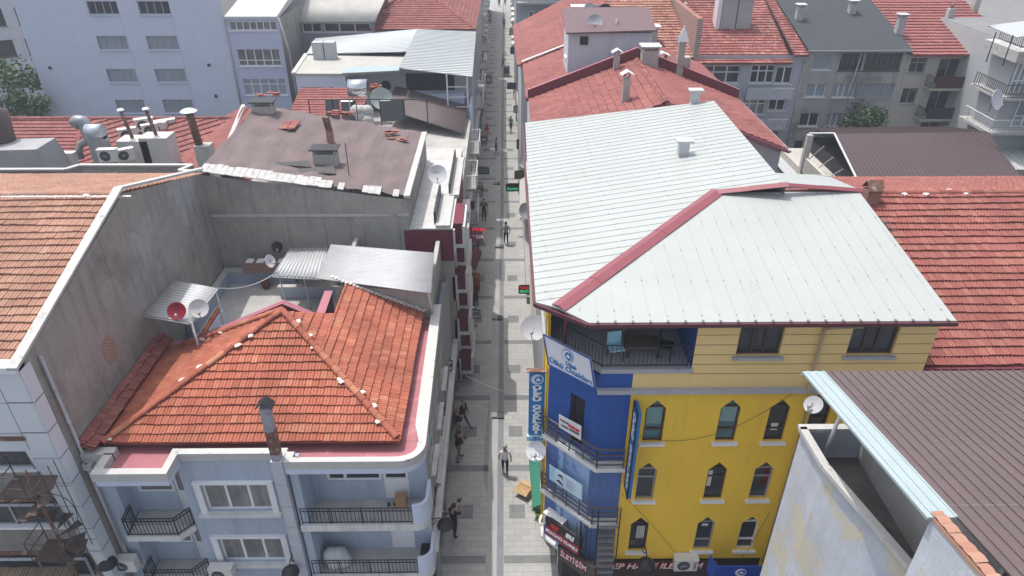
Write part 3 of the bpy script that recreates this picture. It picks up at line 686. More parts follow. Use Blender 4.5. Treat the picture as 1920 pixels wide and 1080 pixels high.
# ======================================================================= yellow corner building
yel = M('yellow_render', (.86, .555, .055), .8, .05, .4, streak=((.66, .41, .05), .5, .5))
tan = M('tan_siding', (.80, .58, .25), .7, .05, .7)
blue = M('blue_paint', (.022, .085, .32), .6, .15, 1.2)
paleblue = M('pale_blue_paint', (.30, .42, .64), .7, .14, 1.2, patch2=((.16, .26, .52), .56, 1.5, .05))
fadedblue = M('faded_blue_paint', (.085, .15, .36), .75, .2, 1, streak=((.16, .24, .42), .8, .48))
whiteroof = M('white_sheet_metal', (.375, .396, .386), .42, .06, .35, grime=((.28, .255, .225), .5, .58, (2.0, .4, 1)), spec=.5)
whiteroof2 = M('white_sheet_metal_cool', (.44, .47, .47), .42, .05, .35, spec=.5)
screw = M('roof_screw', (.16, .155, .15), .6)
greyledge = M('grey_ledge', (.40, .41, .43), .8, .15, 2, patch2=((.26, .26, .27), .6, 3, .1))
Y = thing('corner_shop_house', 'yellow corner house with blue chamfered balconies and white metal roof', 'building', (5, 17, 0))
YF = 16.8; fr = front(YF); fy = fr
def pent(cx, z, w=.32, h=1.42, t=.34): return [(cx-w, z), (cx+w, z), (cx+w, z+h), (cx, z+h+t), (cx-w, z+h)]
cols = (4.72, 7.09, 8.66); zs = (8.93, 6.23, 3.57)
holes = [pent(c, z) for c in cols for z in zs]
mb = MB(); mb.wall(fr, rect(3.87, 9.62, 3.1, 11.05), holes, .16, 0); mb.wall(fr, rect(2.85, 3.868, 8.1, 11.05), [], .1, 1); mb.wall(fr, rect(2.85, 3.868, 3.1, 8.1), [], .1, 2)
mb.f([(9.62, YF, 0), (9.62, 17.3, 0), (9.62, 17.3, 11.05), (9.62, YF, 11.05)], 0)
fr2 = front(17.3); h2 = [pent(c, z) for c in (10.25, 11.9) for z in zs]
mb.wall(fr2, rect(9.62, 12.75, 0, 11.05), h2, .16, 0)
mb.build('wall', [yel, blue, fadedblue], Y)
def pwin(cx, z, fr, fm, pm, low=True, n0=-.155):
    pp = pent(cx, z); O, U, V, N = fr; mb = MB(); k = .055
    inn = pent(cx, z+k, .32-k, 1.42-k*.8, .34-k*.6)
    P = lambda p, n: O+U*p[0]+V*p[1]+N*n
    for i in range(5):
        a, b, c, d = pp[i], pp[(i+1) % 5], inn[(i+1) % 5], inn[i]
        mb.prism([P(a, n0), P(b, n0), P(c, n0), P(d, n0)], N*.07)
    mb.ob(fr, cx-.27, cx+.27, z+1.40, z+1.46, n0, n0+.065)
    mb.ob(fr, cx-.27, cx+.27, z+(.45 if low else 1.0), z+(.52 if low else 1.06), n0, n0+.065)
    w = mb.build('window', [fm], Y)
    mb = MB(); mb.f([P(p, n0+.02) for p in pent(cx, z+.03, .29, 1.4, .32)]); mb.build('pane', [pm], w)
    mb = MB(); mb.ob(fr, cx-.42, cx+.42, z-.1, z-.003, -.1, .12); mb.build('sill', [whitep], w)
for i, c in enumerate(cols):
    for j, z in enumerate(zs):
        fm = brownfr if (j == 0 and i < 2) else (pvc if (i, j) == (2, 2) else zincdull if (i+j) % 2 else darkwood)
        pwin(c, z, fr, fm, glassteal if (j == 0 and i < 2) else glassd, j != 1)
def inside(name, fr, u0, u1, v0, v1, m, n=-.128):
    mb = MB(); mb.ob(fr, u0, u1, v0, v1, n, n+.006); mb.build(name, [m], Y)
inside('blind', fy, 4.47, 4.97, 9.62, 10.3, M('blind_teal', (.20, .33, .34), .6)); inside('blind', fy, 6.84, 7.34, 9.7, 10.3, M('blind_teal', (.20, .33, .34), .6)); inside('bucket', fy, 8.55, 8.78, 9.3, 9.6, whitedirty)
inside('curtain', fy, 6.84, 6.98, 6.75, 7.5, whitedirty); inside('curtain', fy, 8.72, 8.9, 6.75, 7.6, M('red_curtain', (.10, .02, .02), .9)); inside('paper', fy, 6.98, 7.2, 4.72, 4.85, whitedirty)
mb = MB()
for i in range(5): mb.ob(fy, 4.66+i*.06, 4.70+i*.06, 4.1, 4.75, -.128, -.115)
mb.build('radiator', [whitedirty], Y)
for c in (10.25, 11.9):
    for z in zs: pwin(c, z, fr2, darkwood, glassd)
mb = MB(); mb.ob(fr, 2.8, 12.8, 11.05, 11.2, -.3, .16); mb.build('cornice', [greyledge], Y)
# upper storey
w4 = [(6.88, 8.2, 12.4, 13.52), (10.2, 11.6, 12.4, 13.52)]
mb = MB(); mb.wall(fr, [(5.62, 11.2), (12.72, 11.2), (12.72, 13.75), (5.62, 13.75)], [rect(*w) for w in w4], .18, 0)
mb.wall(fr, rect(3.868, 5.618, 11.2, 11.93), (), .1, 0); mb.wall(fr, rect(2.85, 3.866, 11.2, 11.93), (), .1, 1)
for z in (11.72, 12.08, 12.44, 12.8, 13.16):
    spans = [(5.63, 12.71)]
    for w in w4:
        if w[2] < z < w[3]+.05: spans = [q for s_ in spans for q in ((s_[0], min(s_[1], w[0]-.02)), (max(s_[0], w[1]+.02), s_[1])) if q[1] > q[0]]
    for a, b in spans: mb.ob(fr, a, b, z, z+.018, -.001, .006, 2)
mb.f([(12.72, YF, 0), (12.72, 23, 0), (12.72, 23, 14.6), (12.72, YF, 13.75)], 0)
mb.build('upper_wall', [tan, blue, M('siding_joint', (.22, .15, .06), .8)], Y)
for w in w4:
    o = window(Y, fr, *w, darkwood, glassd, xs=(.36, .64), depth=.18, fw=.08)
    mb = MB(); mb.ob(fr, w[0]-.1, w[1]+.1, w[2]-.1, w[2]-.003, -.1, .12); mb.build('sill', [greyledge], o)
# open loggia on the top floor
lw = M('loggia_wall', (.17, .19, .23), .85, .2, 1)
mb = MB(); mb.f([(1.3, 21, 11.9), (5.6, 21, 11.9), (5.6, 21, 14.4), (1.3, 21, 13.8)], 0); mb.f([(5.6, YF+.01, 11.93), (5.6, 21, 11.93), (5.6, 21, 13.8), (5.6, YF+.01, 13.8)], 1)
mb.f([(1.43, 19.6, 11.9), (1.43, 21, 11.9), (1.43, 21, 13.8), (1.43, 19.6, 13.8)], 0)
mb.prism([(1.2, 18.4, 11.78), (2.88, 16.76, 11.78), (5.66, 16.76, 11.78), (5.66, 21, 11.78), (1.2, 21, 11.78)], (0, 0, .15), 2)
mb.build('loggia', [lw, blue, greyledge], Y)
mb = MB(); railing(mb, [(1.3, 18.5), (2.9, 16.88), (5.5, 16.88)], 11.95, 12.75, .012, .13, 0, False, .018); mb.build('railing', [black], Y)
mb = MB(); mb.tube([(1.85, 17.95, 11.9), (1.85, 17.95, 13.9)], .055, 8); mb.build('post', [maroon], Y)
# chamfer with balconies
A_, B_ = (1.40, 18.22), (2.85, 16.8); sl_ = slant(A_, B_); LL = (Vector(B_)-Vector(A_)).length
mb = MB()
mb.wall(sl_, rect(0, LL, 8.2, 11.7), [rect(.95, 1.55, 8.25, 10.4)], .2, 0); mb.wall(sl_, rect(0, .55, 2.7, 8.2), [], .1, 1); mb.wall(sl_, rect(.55, LL-.1, 2.7, 8.2), [], .1, 2); mb.wall(sl_, rect(LL-.1, LL, 2.7, 8.2), [], .1, 1)
mb.ob(sl_, .72, .86, 2.8, 8.1, 0, .1, 2)
mb.wall(west(1.42), rect(18.23, 34.0, 2.9, 13.6), (), .1, 4); mb.wall(west(1.40), rect(18.23, 19.3, 2.9, 13.6), (), .1, 3)
mb.build('chamfer_wall', [blue, fadedblue, paleblue, yel, greyw], Y)
d = MB(); d.ob(sl_, .95, 1.55, 8.25, 10.4, -.2, -.17); dd = d.build('door', [dark_in], Y)
d = MB(); d.ob(sl_, .95, 1.01, 8.25, 10.4, -.17, -.1); d.ob(sl_, 1.49, 1.55, 8.25, 10.4, -.17, -.1); d.ob(sl_, 1.01, 1.49, 10.33, 10.4, -.17, -.1); d.build('frame', [darkwood], dd)
for z, kind in ((8.1, 0), (5.4, 1)):
    o1, o2, o3, o4 = (1.15, 18.75), (1.3, 18.1), (2.92, 16.55), (3.25, 16.45)
    P4 = [(1.25, 18.8), (1.22, 18.1), (2.9, 16.42), (3.86, 16.42), (3.86, 16.82), (2.85, 16.82), (1.25, 18.36)]
    mb = MB(); mb.prism([(x, y, z-.16) for x, y in P4], (0, 0, .16)); bal = mb.build('balcony', [whitedirty], Y)
    mb = MB(); pth = [(1.26, 18.7), (1.26, 18.12), (2.93, 16.46), (3.8, 16.46)]
    for a, b in zip(pth[:-1], pth[1:]):
        for h in (.15, .36, .57, .82): mb.tube([(*a, z+h), (*b, z+h)], .028 if h < .8 else .035, 5)
        a, b = Vector(a), Vector(b); n = max(1, int((b-a).length/.55))
        for i in range(n+1): q = a.lerp(b, i/n); mb.tube([(q.x, q.y, z), (q.x, q.y, z+.84)], .03, 4)
    mb.build('railing', [M('brown_steel_rail', (.10, .085, .08), .6, .2, 3)], bal)
# external stair on the side of the chamfer, seen as dark treads
mb = MB()
for i in range(9): mb.box(3.15, 3.8, 15.75, 15.78+.7, 2.75+i*.28, 2.78+i*.28) if False else mb.prism([(3.2, 16.75-.05*i-.3, 5.1-i*.27), (3.8, 16.75-.05*i-.3, 5.1-i*.27), (3.8, 16.75-.05*i, 5.1-i*.27), (3.2, 16.75-.05*i, 5.1-i*.27)], (0, 0, .04))
mb.box(3.1, 3.86, 16.3, 16.78, 5.35, 5.39); st_ = mb.build('stair', [M('grey_stair', (.20, .20, .21), .9, .3, 3)], Y)
mb = MB(); mb.tube([(3.12, 16.3, 6.3), (3.12, 16.2, 3.2)], .03, 5); mb.tube([(3.86, 16.3, 6.4), (3.86, 16.2, 2.9)], .025, 5)
for i in range(7): mb.tube([(2.6+.1*i*0, 16.9-.03*i, 5.3), (2.62+.03*i, 16.85-.1*i, 2.9)], .012, 4)
for i in range(5): mb.tube([(2.45+.12*i, 16.62-.05*i, 5.3), (2.45+.12*i, 16.6-.05*i, 2.9)], .014, 4)
mb.build('stair_bars', [black], st_)
# ground floor
shopdark = M('shop_fascia_brown', (.055, .035, .032), .5, .2, 3)
gA, gB = (2.05, 19.0), (2.95, 17.0); gs = slant(gA, gB)
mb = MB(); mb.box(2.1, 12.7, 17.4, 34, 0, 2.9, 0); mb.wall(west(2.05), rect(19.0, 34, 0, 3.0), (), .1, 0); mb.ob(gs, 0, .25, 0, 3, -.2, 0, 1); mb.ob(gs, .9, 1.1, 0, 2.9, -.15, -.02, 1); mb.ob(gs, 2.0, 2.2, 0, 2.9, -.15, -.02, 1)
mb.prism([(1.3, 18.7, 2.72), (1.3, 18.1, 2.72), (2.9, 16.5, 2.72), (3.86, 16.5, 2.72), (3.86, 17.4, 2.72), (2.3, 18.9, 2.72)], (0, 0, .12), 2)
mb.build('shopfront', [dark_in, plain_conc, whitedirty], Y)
# roof
e = 13.9; k = .162; rx0 = .88
zl_ = lambda x: e+k*(x-rx0); zf_ = lambda y: e+k*(y-16.4)
pp = (1.51, 17.03)
mb = MB()
L1 = [(rx0, 17.5, e), (*pp, zl_(pp[0])), (7.57, 23.1, zl_(7.57)), (rx0, 23.1, e)]
L2 = [(rx0, 23.1, e), (9.9, 23.1, zl_(9.9)), (10.0, 33.1, zl_(10)), (1.0, 34.4, zl_(1.0))]
Fp = [(*pp, zf_(pp[1])), (2.35, 16.4, e), (12.85, 16.4, e), (12.7, 23.1, zf_(23.1)), (7.57, 23.1, zf_(23.1))]
ribroof(mb, L1, X3, .42, .014, .015, 0, 0, .06, off=.1, screws=2.6, ms=1); ribroof(mb, L2, X3, .42, .014, .015, 0, 0, .06, off=.3, screws=2.4, ms=1)
ribroof(mb, Fp, Y3, .50, .010, .009, 0, 0, .06, off=.2, screws=1.55, ms=1)
ribroof(mb, [pt(1472, 350, z=14.9), pt(1606, 353, z=14.5), pt(1548, 328, z=14.4), pt(1448, 324, z=14.9)], X3, .42, .018, .03, 0, 0, .05)
mb.f([(9.93, 22.9, 12), (10.0, 33.1, 12), (10.0, 33.1, zl_(10)-.07), (9.93, 22.9, zl_(9.9)-.07)], 0); mb.f([(1.0, 34.35, 12), (10.0, 33.05, 12), (10.0, 33.05, zl_(10)-.07), (1.0, 34.35, 13.84)], 0)
roof = mb.build('roof', [whiteroof, screw], Y)
mb = MB()
def capstrip(a, b, w, z=.05, m=0):
    a, b = Vector(a)+Z3*z, Vector(b)+Z3*z; d = (b-a).normalized(); s = d.cross(Z3).normalized(); u = s.cross(d)
    n = int((b-a).length/1.9)+1; Ls = (b-a).length/n
    for i in range(n):
        p = a+d*Ls*i; q = a+d*(Ls*(i+1)+.06); l = .012*(i % 2)
        for sg in (-1, 1):
            mb.prism([p+u*(.03+l), q+u*(.03+l), q+s*sg*w-u*(.055-l), p+s*sg*w-u*(.055-l)], u*.012, m)
capstrip((*pp, zl_(pp[0])), (7.57, 23.1, zl_(7.57)), .26); capstrip((7.5, 23.12, zl_(7.57)), (9.9, 22.85, zl_(9.9)), .2); capstrip((9.7, 22.95, 15.33), (12.75, 23.15, zf_(23.1)), .13)
mb.build('ridge_cap', [M('rose_ridge_cap', (.24, .07, .085), .4, .08, 1.5)], roof)
mb = MB()
coping_path(mb, [(rx0-.03, 34.3, e-.02), (rx0-.03, 17.5, e-.02), (2.33, 16.36, e-.02), (12.87, 16.36, e-.02)], .1, .12)
mb.build('eave_gutter', [M('gutter_maroon', (.10, .034, .04), .5, .15, 2)], roof)
mb = MB()
y = 16.33
x = 2.6
while x < 12.8: mb.box(x-.03, x+.03, y+.02, y+.12, e-.005, e+.04); x += .5
mb.build('rib_ends', [screw], roof)
mb = MB(); mb.prism([(1.0, 18.2, e-.14), (2.6, 16.6, e-.14), (12.6, 16.7, e-.14), (12.6, 23, e-.13), (1.0, 23, e-.13)], (0, 0, .02)); mb.build('soffit', [M('soffit', (.25, .22, .2), .9)], roof)
for (px, py, s_) in ((1280, 290, .3), (1302, 192, .28)):
    q = pt(px, py, pl=((rx0, 0, e), (-k, 0, 1))); mb = MB(); mb.box(q.x-.2, q.x+.2, q.y-.16, q.y+.16, q.z-.1, q.z+.55); mb.box(q.x-.34, q.x+.34, q.y-.24, q.y+.24, q.z+.56, q.z+.64); mb.build('vent', [M('vent_metal', (.50, .52, .53), .5, .1, 2)], roof)
mb = MB(); 
for y in (18.45, 18.8, 19.6): mb.tube([(1.34, y, 13.7), (1.34, y, 3.4)], .04, 6)
mb.tube([(1.34, 18.45, 3.6), (1.25, 18.3, 3.45), (1.3, 18.1, 3.4)], .06, 6, 1)
mb.build('gas_pipe', [M('gas_yellow', (.62, .46, .04), .5, .08, 2), whitep], Y)
mb = MB(); mb.tube([(9.3, 16.7, 13.5), (9.3, 16.7, 11.25), (9.35, 16.5, 11.1), (9.45, 16.68, 10.9), (9.45, 16.68, 3)], .05, 7); mb.tube([(9.35, 16.7, 13.45), (10.4, 16.7, 13.5)], .045, 7); mb.build('drainpipe', [M('tan_pipe', (.42, .33, .2), .6, .1, 2)], Y)
def cable(mb, a, b, sag, r=.008, n=12):
    a, b = Vector(a), Vector(b); mb.tube([a.lerp(b, i/n)-Z3*sag*4*(i/n)*(1-i/n) for i in range(n+1)], r, 4)
for a_, b_, s_ in (((4.2, 16.75, 9.25), (8.9, 16.75, 11.0), .9), ((3.9, 16.75, 6.6), (6.2, 16.75, 3.4), -.1), ((9.2, 16.75, 5.6), (8.6, 16.72, 3.1), .15)):
    mb = MB(); cable(mb, a_, b_, s_); mb.build('cable', [M('cable', (.12, .09, .05), .8)], Y)
# ======================================================================= red tile house on the right
Rb = thing('red_tile_house', 'long red clay tile roof behind the yellow house, right edge', 'house', (18, 18, 0))
mb = MB(); sl2 = .364; z0 = 11.5; y0 = 17.4; yr = 24.8; zr_ = z0+sl2*(yr-y0)
tiles(mb, [(12.9, y0, z0), (26, y0, z0), (26, yr, zr_), (12.9, yr, zr_)], X3)
tiles(mb, [(10.5, 31.5, zr_-.32*6.7), (26, 31.5, zr_-.32*6.7), (26, yr, zr_), (10.5, yr, zr_)], X3, seg=2)
rf = mb.build('roof', [tileR], Rb)
mb = MB(); ridge(mb, (12.9, yr, zr_), (26, yr, zr_), .13, .42, 0, 1); mb.build('ridge_cap', [tileR, mortar], rf)
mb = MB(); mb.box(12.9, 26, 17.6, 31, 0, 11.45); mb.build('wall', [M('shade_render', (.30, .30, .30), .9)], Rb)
mb = MB(); coping_path(mb, [(12.9, y0-.05, z0-.02), (20, y0-.05, z0-.02)], .14, .1); mb.build('gutter', [maroon], Rb)
q = pt(1630, 378, pl=((12.9, y0, z0), (0, -sl2, 1))); o = block_chimney(rf, q.x, q.y, q.z, .5, .45, .5, None, body=M('rendered_brick', (.30, .17, .13), .9, .3, 4))
mb = MB(); mb.prism([(q.x-.3, q.y-.3, q.z+.5), (q.x+.3, q.y-.3, q.z+.5), (q.x+.3, q.y, q.z+.85), (q.x-.3, q.y, q.z+.85)], (0, 0, .04)); mb.prism([(q.x-.3, q.y+.3, q.z+.5), (q.x+.3, q.y+.3, q.z+.5), (q.x+.3, q.y, q.z+.85), (q.x-.3, q.y, q.z+.85)], (0, 0, .04)); mb.build('cowl', [rust], o)
mb = MB(); a = pt(1860, 354, z=13.2); mb.box(a.x-1.4, a.x+1.8, a.y-.3, a.y+.3, a.z, a.z+.1); tag(mb.build('timber_boards', [conc2]), 'grey boards lying on the far slope of the long red tile roof', 'boards')
# ======================================================================= brown corrugated roof, front right
K = thing('brown_roof_house', 'brown ribbed metal roof over pale wall with open terrace, bottom right', 'house', (10, 11, 0))
brownsheet = M('brown_ribbed_metal', (.115, .085, .084), .5, .14, .6, grime=((.17, .125, .12), .5, .58, (2.5, .3, 1)))
palestrip = M('pale_blue_sheet', (.33, .40, .415), .45, .07, 1)
pt_ = lambda px, py: pt(px, py, pl=((7.5, 13.93, 14.04), (0, .182, 1)))
c0, c1, c2 = pt_(1505, 697), pt_(1742, 974), pt_(1925, 1180)
xl = c0.x
zz = lambda y: 14.04+(13.93-y)*.184
mb = MB()
ribroof(mb, [(xl+.55, 5.2, zz(5.2)), (20, 5.2, zz(5.2)), (20, 13.93, zz(13.93)), (xl+.55, 13.93, zz(13.93))], Y3, .23, .02, .028, 0, 0, .05, screws=0, ms=1)
rf = mb.build('roof', [brownsheet, M('roof_rivet', (.07, .06, .06), .7)], K)
mb = MB(); ribroof(mb, [(xl, 8.45, zz(8.45)), (xl+.56, 8.45, zz(8.45)), (xl+.56, 13.95, zz(13.95)), (xl, 13.95, zz(13.95))], Y3, .2, .02, .02, 0); mb.build('edge_strip', [palestrip], rf)
mb = MB(); tiles(mb, [(xl+.1, 5.5, zz(5.5)+.02), (xl+.32, 5.5, zz(5.5)+.02), (xl+.32, 8.55, zz(8.55)+.02), (xl+.1, 8.55, zz(8.55)+.02)], Y3, tw=.24, tl=.34, jit=.01, seg=2, h=.03); mb.build('verge_tiles', [tileL], rf)
for yy in (8.75, 11.9):
    mb = MB(); mb.ob((Vector((0, yy, zz(yy))), X3, Vector((0, 1, -.184)).normalized(), Vector((0, .184, 1)).normalized()), xl+.6, 20, 0, .03, -.001, .006); mb.build('sheet_lap', [M('lap_line', (.17, .135, .13), .6, .3, 3)], rf)
mb = MB(); mb.box(xl, 20, 13.9, 13.98, 13.9, 14.0); mb.build('eave_trim', [palestrip], rf)
bluegw = M('blue_grey_stucco', (.47, .50, .56), .9, .2, .8, streak=((.33, .35, .39), .6, .5), patch=((.52, .49, .40), .53, .33), bump=.35)
w0, w1, w2 = pt(1505, 800, z=12.4), pt(1548, 872, z=12.4), pt(1712, 1062, z=12.4)
mb = MB(); w3 = w2+(w2-w1)*.0
for a, b in ((w0, w1), (w1, w2)): mb.f([(a.x, a.y, 0), (b.x, b.y, 0), (b.x, b.y, 12.3), (a.x, a.y, 12.3)])
w4_ = Vector((w2.x+.35, w2.y+.0, 0)); g1_ = (xl+.12, 8.4)
mb.f([(w2.x, w2.y, 0), (g1_[0], g1_[1]+.1, 0), (g1_[0], g1_[1]+.1, zz(8.4)-.1), (w2.x, w2.y, 12.3)])
mb.f([(g1_[0], g1_[1]+.1, 0), (g1_[0], 4, 0), (g1_[0], 4, zz(4)-.1), (g1_[0], g1_[1]+.1, zz(8.4)-.1)])
mb.f([(w0.x, w0.y, 0), (20, w0.y, 0), (20, w0.y, 12.3), (w0.x, w0.y, 12.3)])
mb.build('wall', [bluegw], K)
mb = MB(); coping_path(mb, [w0, w1, w2], .2, .12); coping_path(mb, [w0+Vector((-.08, 0, 0)), w0+Vector((1.4, 0, 0))], .2, .12); mb.build('parapet', [coping], K)
mb = MB(); mb.prism([(w0.x+.12, w0.y-.12, 11.3), (w1.x+.12, w1.y, 11.3), (w2.x+.2, w2.y+.1, 11.3), (14, 9.6, 11.3), (14, w0.y-.12, 11.3)], (0, 0, .1), 0); mb.box(9.4, 9.5, 8.5, 13.6, 11.3, 14, 1)
mb.build('terrace_floor', [M('dark_terrace', (.13, .12, .115), .95, .35, 2, patch2=((.05, .05, .05), .6, 4, .1)), conc2], K)
mb = MB(); mb.tube([(w0.x+.55, w0.y-.35, 11.4), (w0.x+.75, w0.y-.35, 14.0)], .05, 8); mb.build('post', [whitep], K)
# ======================================================================= gabled red roofs along the street, right
wshade = M('street_wall_white', (.50, .50, .51), .8, .15, .8, streak=((.3, .3, .3), .6, .5))
def gable_row(name, label, y0, y1, xl, xr, ze, zr, mat, gable=None, tw=.3, tl=.42):
    b = thing(name, label, 'house', ((xl+xr)/2, y0, 0)); xm = (xl+xr)/2
    mb = MB(); tiles(mb, [(xl, y0, ze), (xl, y1, ze), (xm, y1, zr), (xm, y0, zr)], Y3, tw, tl, 0, .05, 2)
    tiles(mb, [(xr, y0, ze), (xr, y1, ze), (xm, y1, zr), (xm, y0, zr)], Y3, tw, tl, 0, .05, 2); rf = mb.build('roof', [mat], b)
    mb = MB(); ridge(mb, (xm, y0, zr), (xm, y1, zr), .13, .4, 0); mb.build('ridge_cap', [mat], rf)
    mb = MB(); mb.prism([(xl+.35, y0+.1, 0), (xr-.3, y0+.1, 0), (xr-.3, y0+.1, ze-.05), (xm, y0+.1, zr-.12), (xl+.35, y0+.1, ze-.05)], (0, y1-y0-.2, 0)); mb.build('wall', [wshade], b)
    mb = MB(); mb.box(xl+.3, xl+.36, y0+.2, y1-.2, 4, 5.2, 1); mb.box(xl+.0, xl+.3, y0, y1, ze-.12, ze-.04, 0); mb.build('gutter', [maroon, whitedirty], b)
    return b, rf
T1, T1r = gable_row('red_gable_house', 'red tiled gable house just behind the white metal roof', 33.9, 43.0, 1.45, 14.4, 12.62, 15.05, tileT)
T1pl = ((1.45, 34, 12.62), (-(15.05-12.62)/6.475, 0, 1)); T1pr = ((14.4, 34, 12.62), ((15.05-12.62)/6.475, 0, 1))
mb = MB()
for a, b in (((1.4, 12.75), (7.92, 15.25)), ((7.92, 15.25), (14.5, 12.72))):
    mb.prism([(a[0], 43.05, a[1]-.3), (b[0], 43.05, b[1]-.3), (b[0], 43.05, b[1]+.42), (a[0], 43.05, a[1]+.42)], (0, .12, 0), 0)
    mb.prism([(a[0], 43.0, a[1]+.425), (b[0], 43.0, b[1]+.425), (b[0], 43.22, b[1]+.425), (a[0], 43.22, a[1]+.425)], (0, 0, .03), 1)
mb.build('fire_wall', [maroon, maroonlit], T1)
mb = MB(); coping_path(mb, [(14.45, 33.8, 12.6), (14.45, 43, 12.6)], .2, .1); mb.prism([(7.9, 33.85, 14.9), (14.45, 33.85, 12.45), (14.45, 33.85, 12.6), (7.9, 33.85, 15.08)], (0, -.08, 0), 1); mb.build('verge', [zincdull, maroonlit], T1)
capw = M('white_cowl', (.66, .69, .70), .5, .06, 2)
for (px, py, pl, w, h, hood, sl) in ((1074, 128, T1pl, .8, .55, 'tent', 1), (1155, 130, T1pl, .34, .8, 'tent', 1), (1172, 190, T1pl, .36, 1.2, 'tent', 1), (1216, 122, T1pr, .95, .9, 'slab', 1), (1240, 120, T1pr, .6, .35, 'tent', 1), (1277, 140, T1pr, .8, 1.1, None, 1)):
    q = pt(px, py, pl=pl); block_chimney(T1r, q.x, q.y, q.z, w, w*.8, h, hood, body=conc2, capm=capw)
q = pt(1270, 138, pl=T1pr); mb = MB(); mb.box(q.x-.2, q.x+.2, q.y-.5, q.y-.15, q.z-.3, q.z+2.0, 0); mb.prism([(q.x-.35, q.y-.6, q.z+2), (q.x+.35, q.y-.6, q.z+2), (q.x, q.y-.35, q.z+2.9)], (0, .05, 0), 1); mb.prism([(q.x-.35, q.y-.1, q.z+2), (q.x+.35, q.y-.1, q.z+2), (q.x, q.y-.35, q.z+2.9)], (0, -.05, 0), 1); mb.build('chimney', [conc2, capw], T1r)
T2, T2r = gable_row('red_gable_house', 'red tiled gable house with a white attic room on its roof', 43.3, 52.0, 1.3, 14.4, 12.55, 15.1, tileT)
attic = MB(); attic.box(3.95, 9.15, 45.0, 48.5, 12.5, 16.15, 0); att = attic.build('attic_room', [M('attic_white', (.52, .56, .62), .85, .08, .8, streak=((.4, .42, .48), .6, .5))], T2)
mb = MB(); mb.prism([(3.75, 44.7, 16.15), (9.35, 44.7, 16.3), (9.35, 48.8, 17.0), (3.75, 48.8, 16.9)], (0, 0, .08)); mb.build('attic_roof', [M('mauve_sheet', (.135, .082, .088), .5, .08, .7)], att)
q = pt(1095, 76, y=45); mb = MB(); mb.box(q.x-.25, q.x+.25, 44.93, 45.01, q.z-.25, q.z+.25); mb.build('window', [black], att)
mb = MB(); mb.prism([(1.2, 52.1, 12.7), (7.85, 52.1, 15.2), (7.85, 52.4, 15.2), (1.2, 52.4, 12.7)], (0, 0, .06)); mb.build('verge', [whitedirty], T2)
T3 = thing('red_gable_house', 'farthest red tiled roof beside the street, with a brick chimney stack', 'house', (5, 53, 0))
mb = MB(); tiles(mb, [(.9, 52.4, 12.4), (.7, 67.5, 12.4), (8.4, 72, 15.3), (8.2, 52.4, 15.3)], Y3, .32, .45, 0, .05, 2); r3 = mb.build('roof', [tileT], T3)
mb = MB(); mb.box(1.2, 8.3, 52.6, 66, 0, 12.2); mb.build('wall', [wshade], T3)
q = pt(1085, 32, z=14.5); block_chimney(r3, q.x, q.y, q.z-.3, 1.1, .9, .9, 'slab', body=conc2, capm=capw)
T4 = thing('tiled_house', 'weathered tiled house with pale orange courses between the red gables and the flats', 'house', (11, 60, 0))
mb = MB(); tiles(mb, [(8.4, 55, 12.3), (14.6, 55, 12.3), (14.2, 68.5, 16.2), (8.6, 68.5, 16.2)], X3, .34, .45, 0, .07, 2); r4 = mb.build('roof', [M('pale_mixed_tile', None, .85, .2, .5, tile=[lin(150, 80, 70), lin(190, 110, 90), lin(206, 150, 124), lin(200, 130, 104)], grime=(lin(90, 80, 70), .6, .58, (.6, .6, .6)))], T4)
mb = MB(); mb.box(8.5, 14.5, 55.3, 68.5, 0, 12.2); mb.build('wall', [conc2], T4)
mb = MB(); mb.box(14.5, 14.9, 55, 68.4, 11.5, 15.2); mb.build('party_wall', [brick_m], T4)
mb = MB(); mb.box(11.2, 12.0, 57, 57.8, 12.4, 14.2); mb.box(11.0, 12.2, 56.8, 58, 14.2, 14.3, 1); mb.build('chimney', [conc2, capw], r4)
# ======================================================================= apartment blocks, right background
gA_ = [glassd, glassd, glassc]
n1w = M('lilac_flat_render', (.42, .43, .48), .85, .08, .8); grw = M('stained_flat_render', (.40, .39, .37), .9, .2, .35, streak=((.20, .20, .19), .75, .48), patch2=((.20, .195, .19), .5, .25, .12)); crw = M('cream_flat_render', (.46, .44, .39), .9, .1, .5, streak=((.27, .26, .24), .7, .52))
N1 = thing('tiled_flats', 'flats with mossy red tile roof and white framed glazed balconies', 'apartment block', (19, 60, 0))
f6 = front(60)
facade(N1, f6, [(13, 0), (25.2, 0), (25.2, 11.4), (13, 11.4)], [(16.6, 20.0, 9.05, 10.55, dict(nx=3, ny=(.62,))), (20.9, 22.95, 9.05, 10.6, dict(nx=3, ny=(.66,))), (23.05, 24.5, 9.0, 10.45, dict(nx=2)), (20.6, 22.7, 6.3, 7.9, dict(nx=3, ny=(.6,))), (22.95, 24.4, 6.65, 7.85, dict(nx=2)), (20.6, 22.6, 3.5, 5.1, dict(nx=3, ny=(.6,))), (23.1, 24.4, 4.1, 5.1), (16.6, 20, 6.3, 7.9, dict(nx=4, ny=(.6,)))], n1w, pvc, gA_, .2, .1, fw=.09)
for z in (8.0, 5.3):
    mb = MB(); mb.box(20.6, 24.6, 59.2, 59.98, z-.15, z+.0, 0); mb.box(20.6, 22.9, 59.2, 59.28, z, z+.85, 0)
    bal = mb.build('balcony', [n1w, whitep], N1); mb = MB()
    for i in range(9): mb.box(22.95+i*.18, 22.99+i*.18, 59.22, 59.25, z, z+.82)
    mb.box(22.9, 24.6, 59.2, 59.26, z+.8, z+.86); mb.build('railing', [whitep], bal)
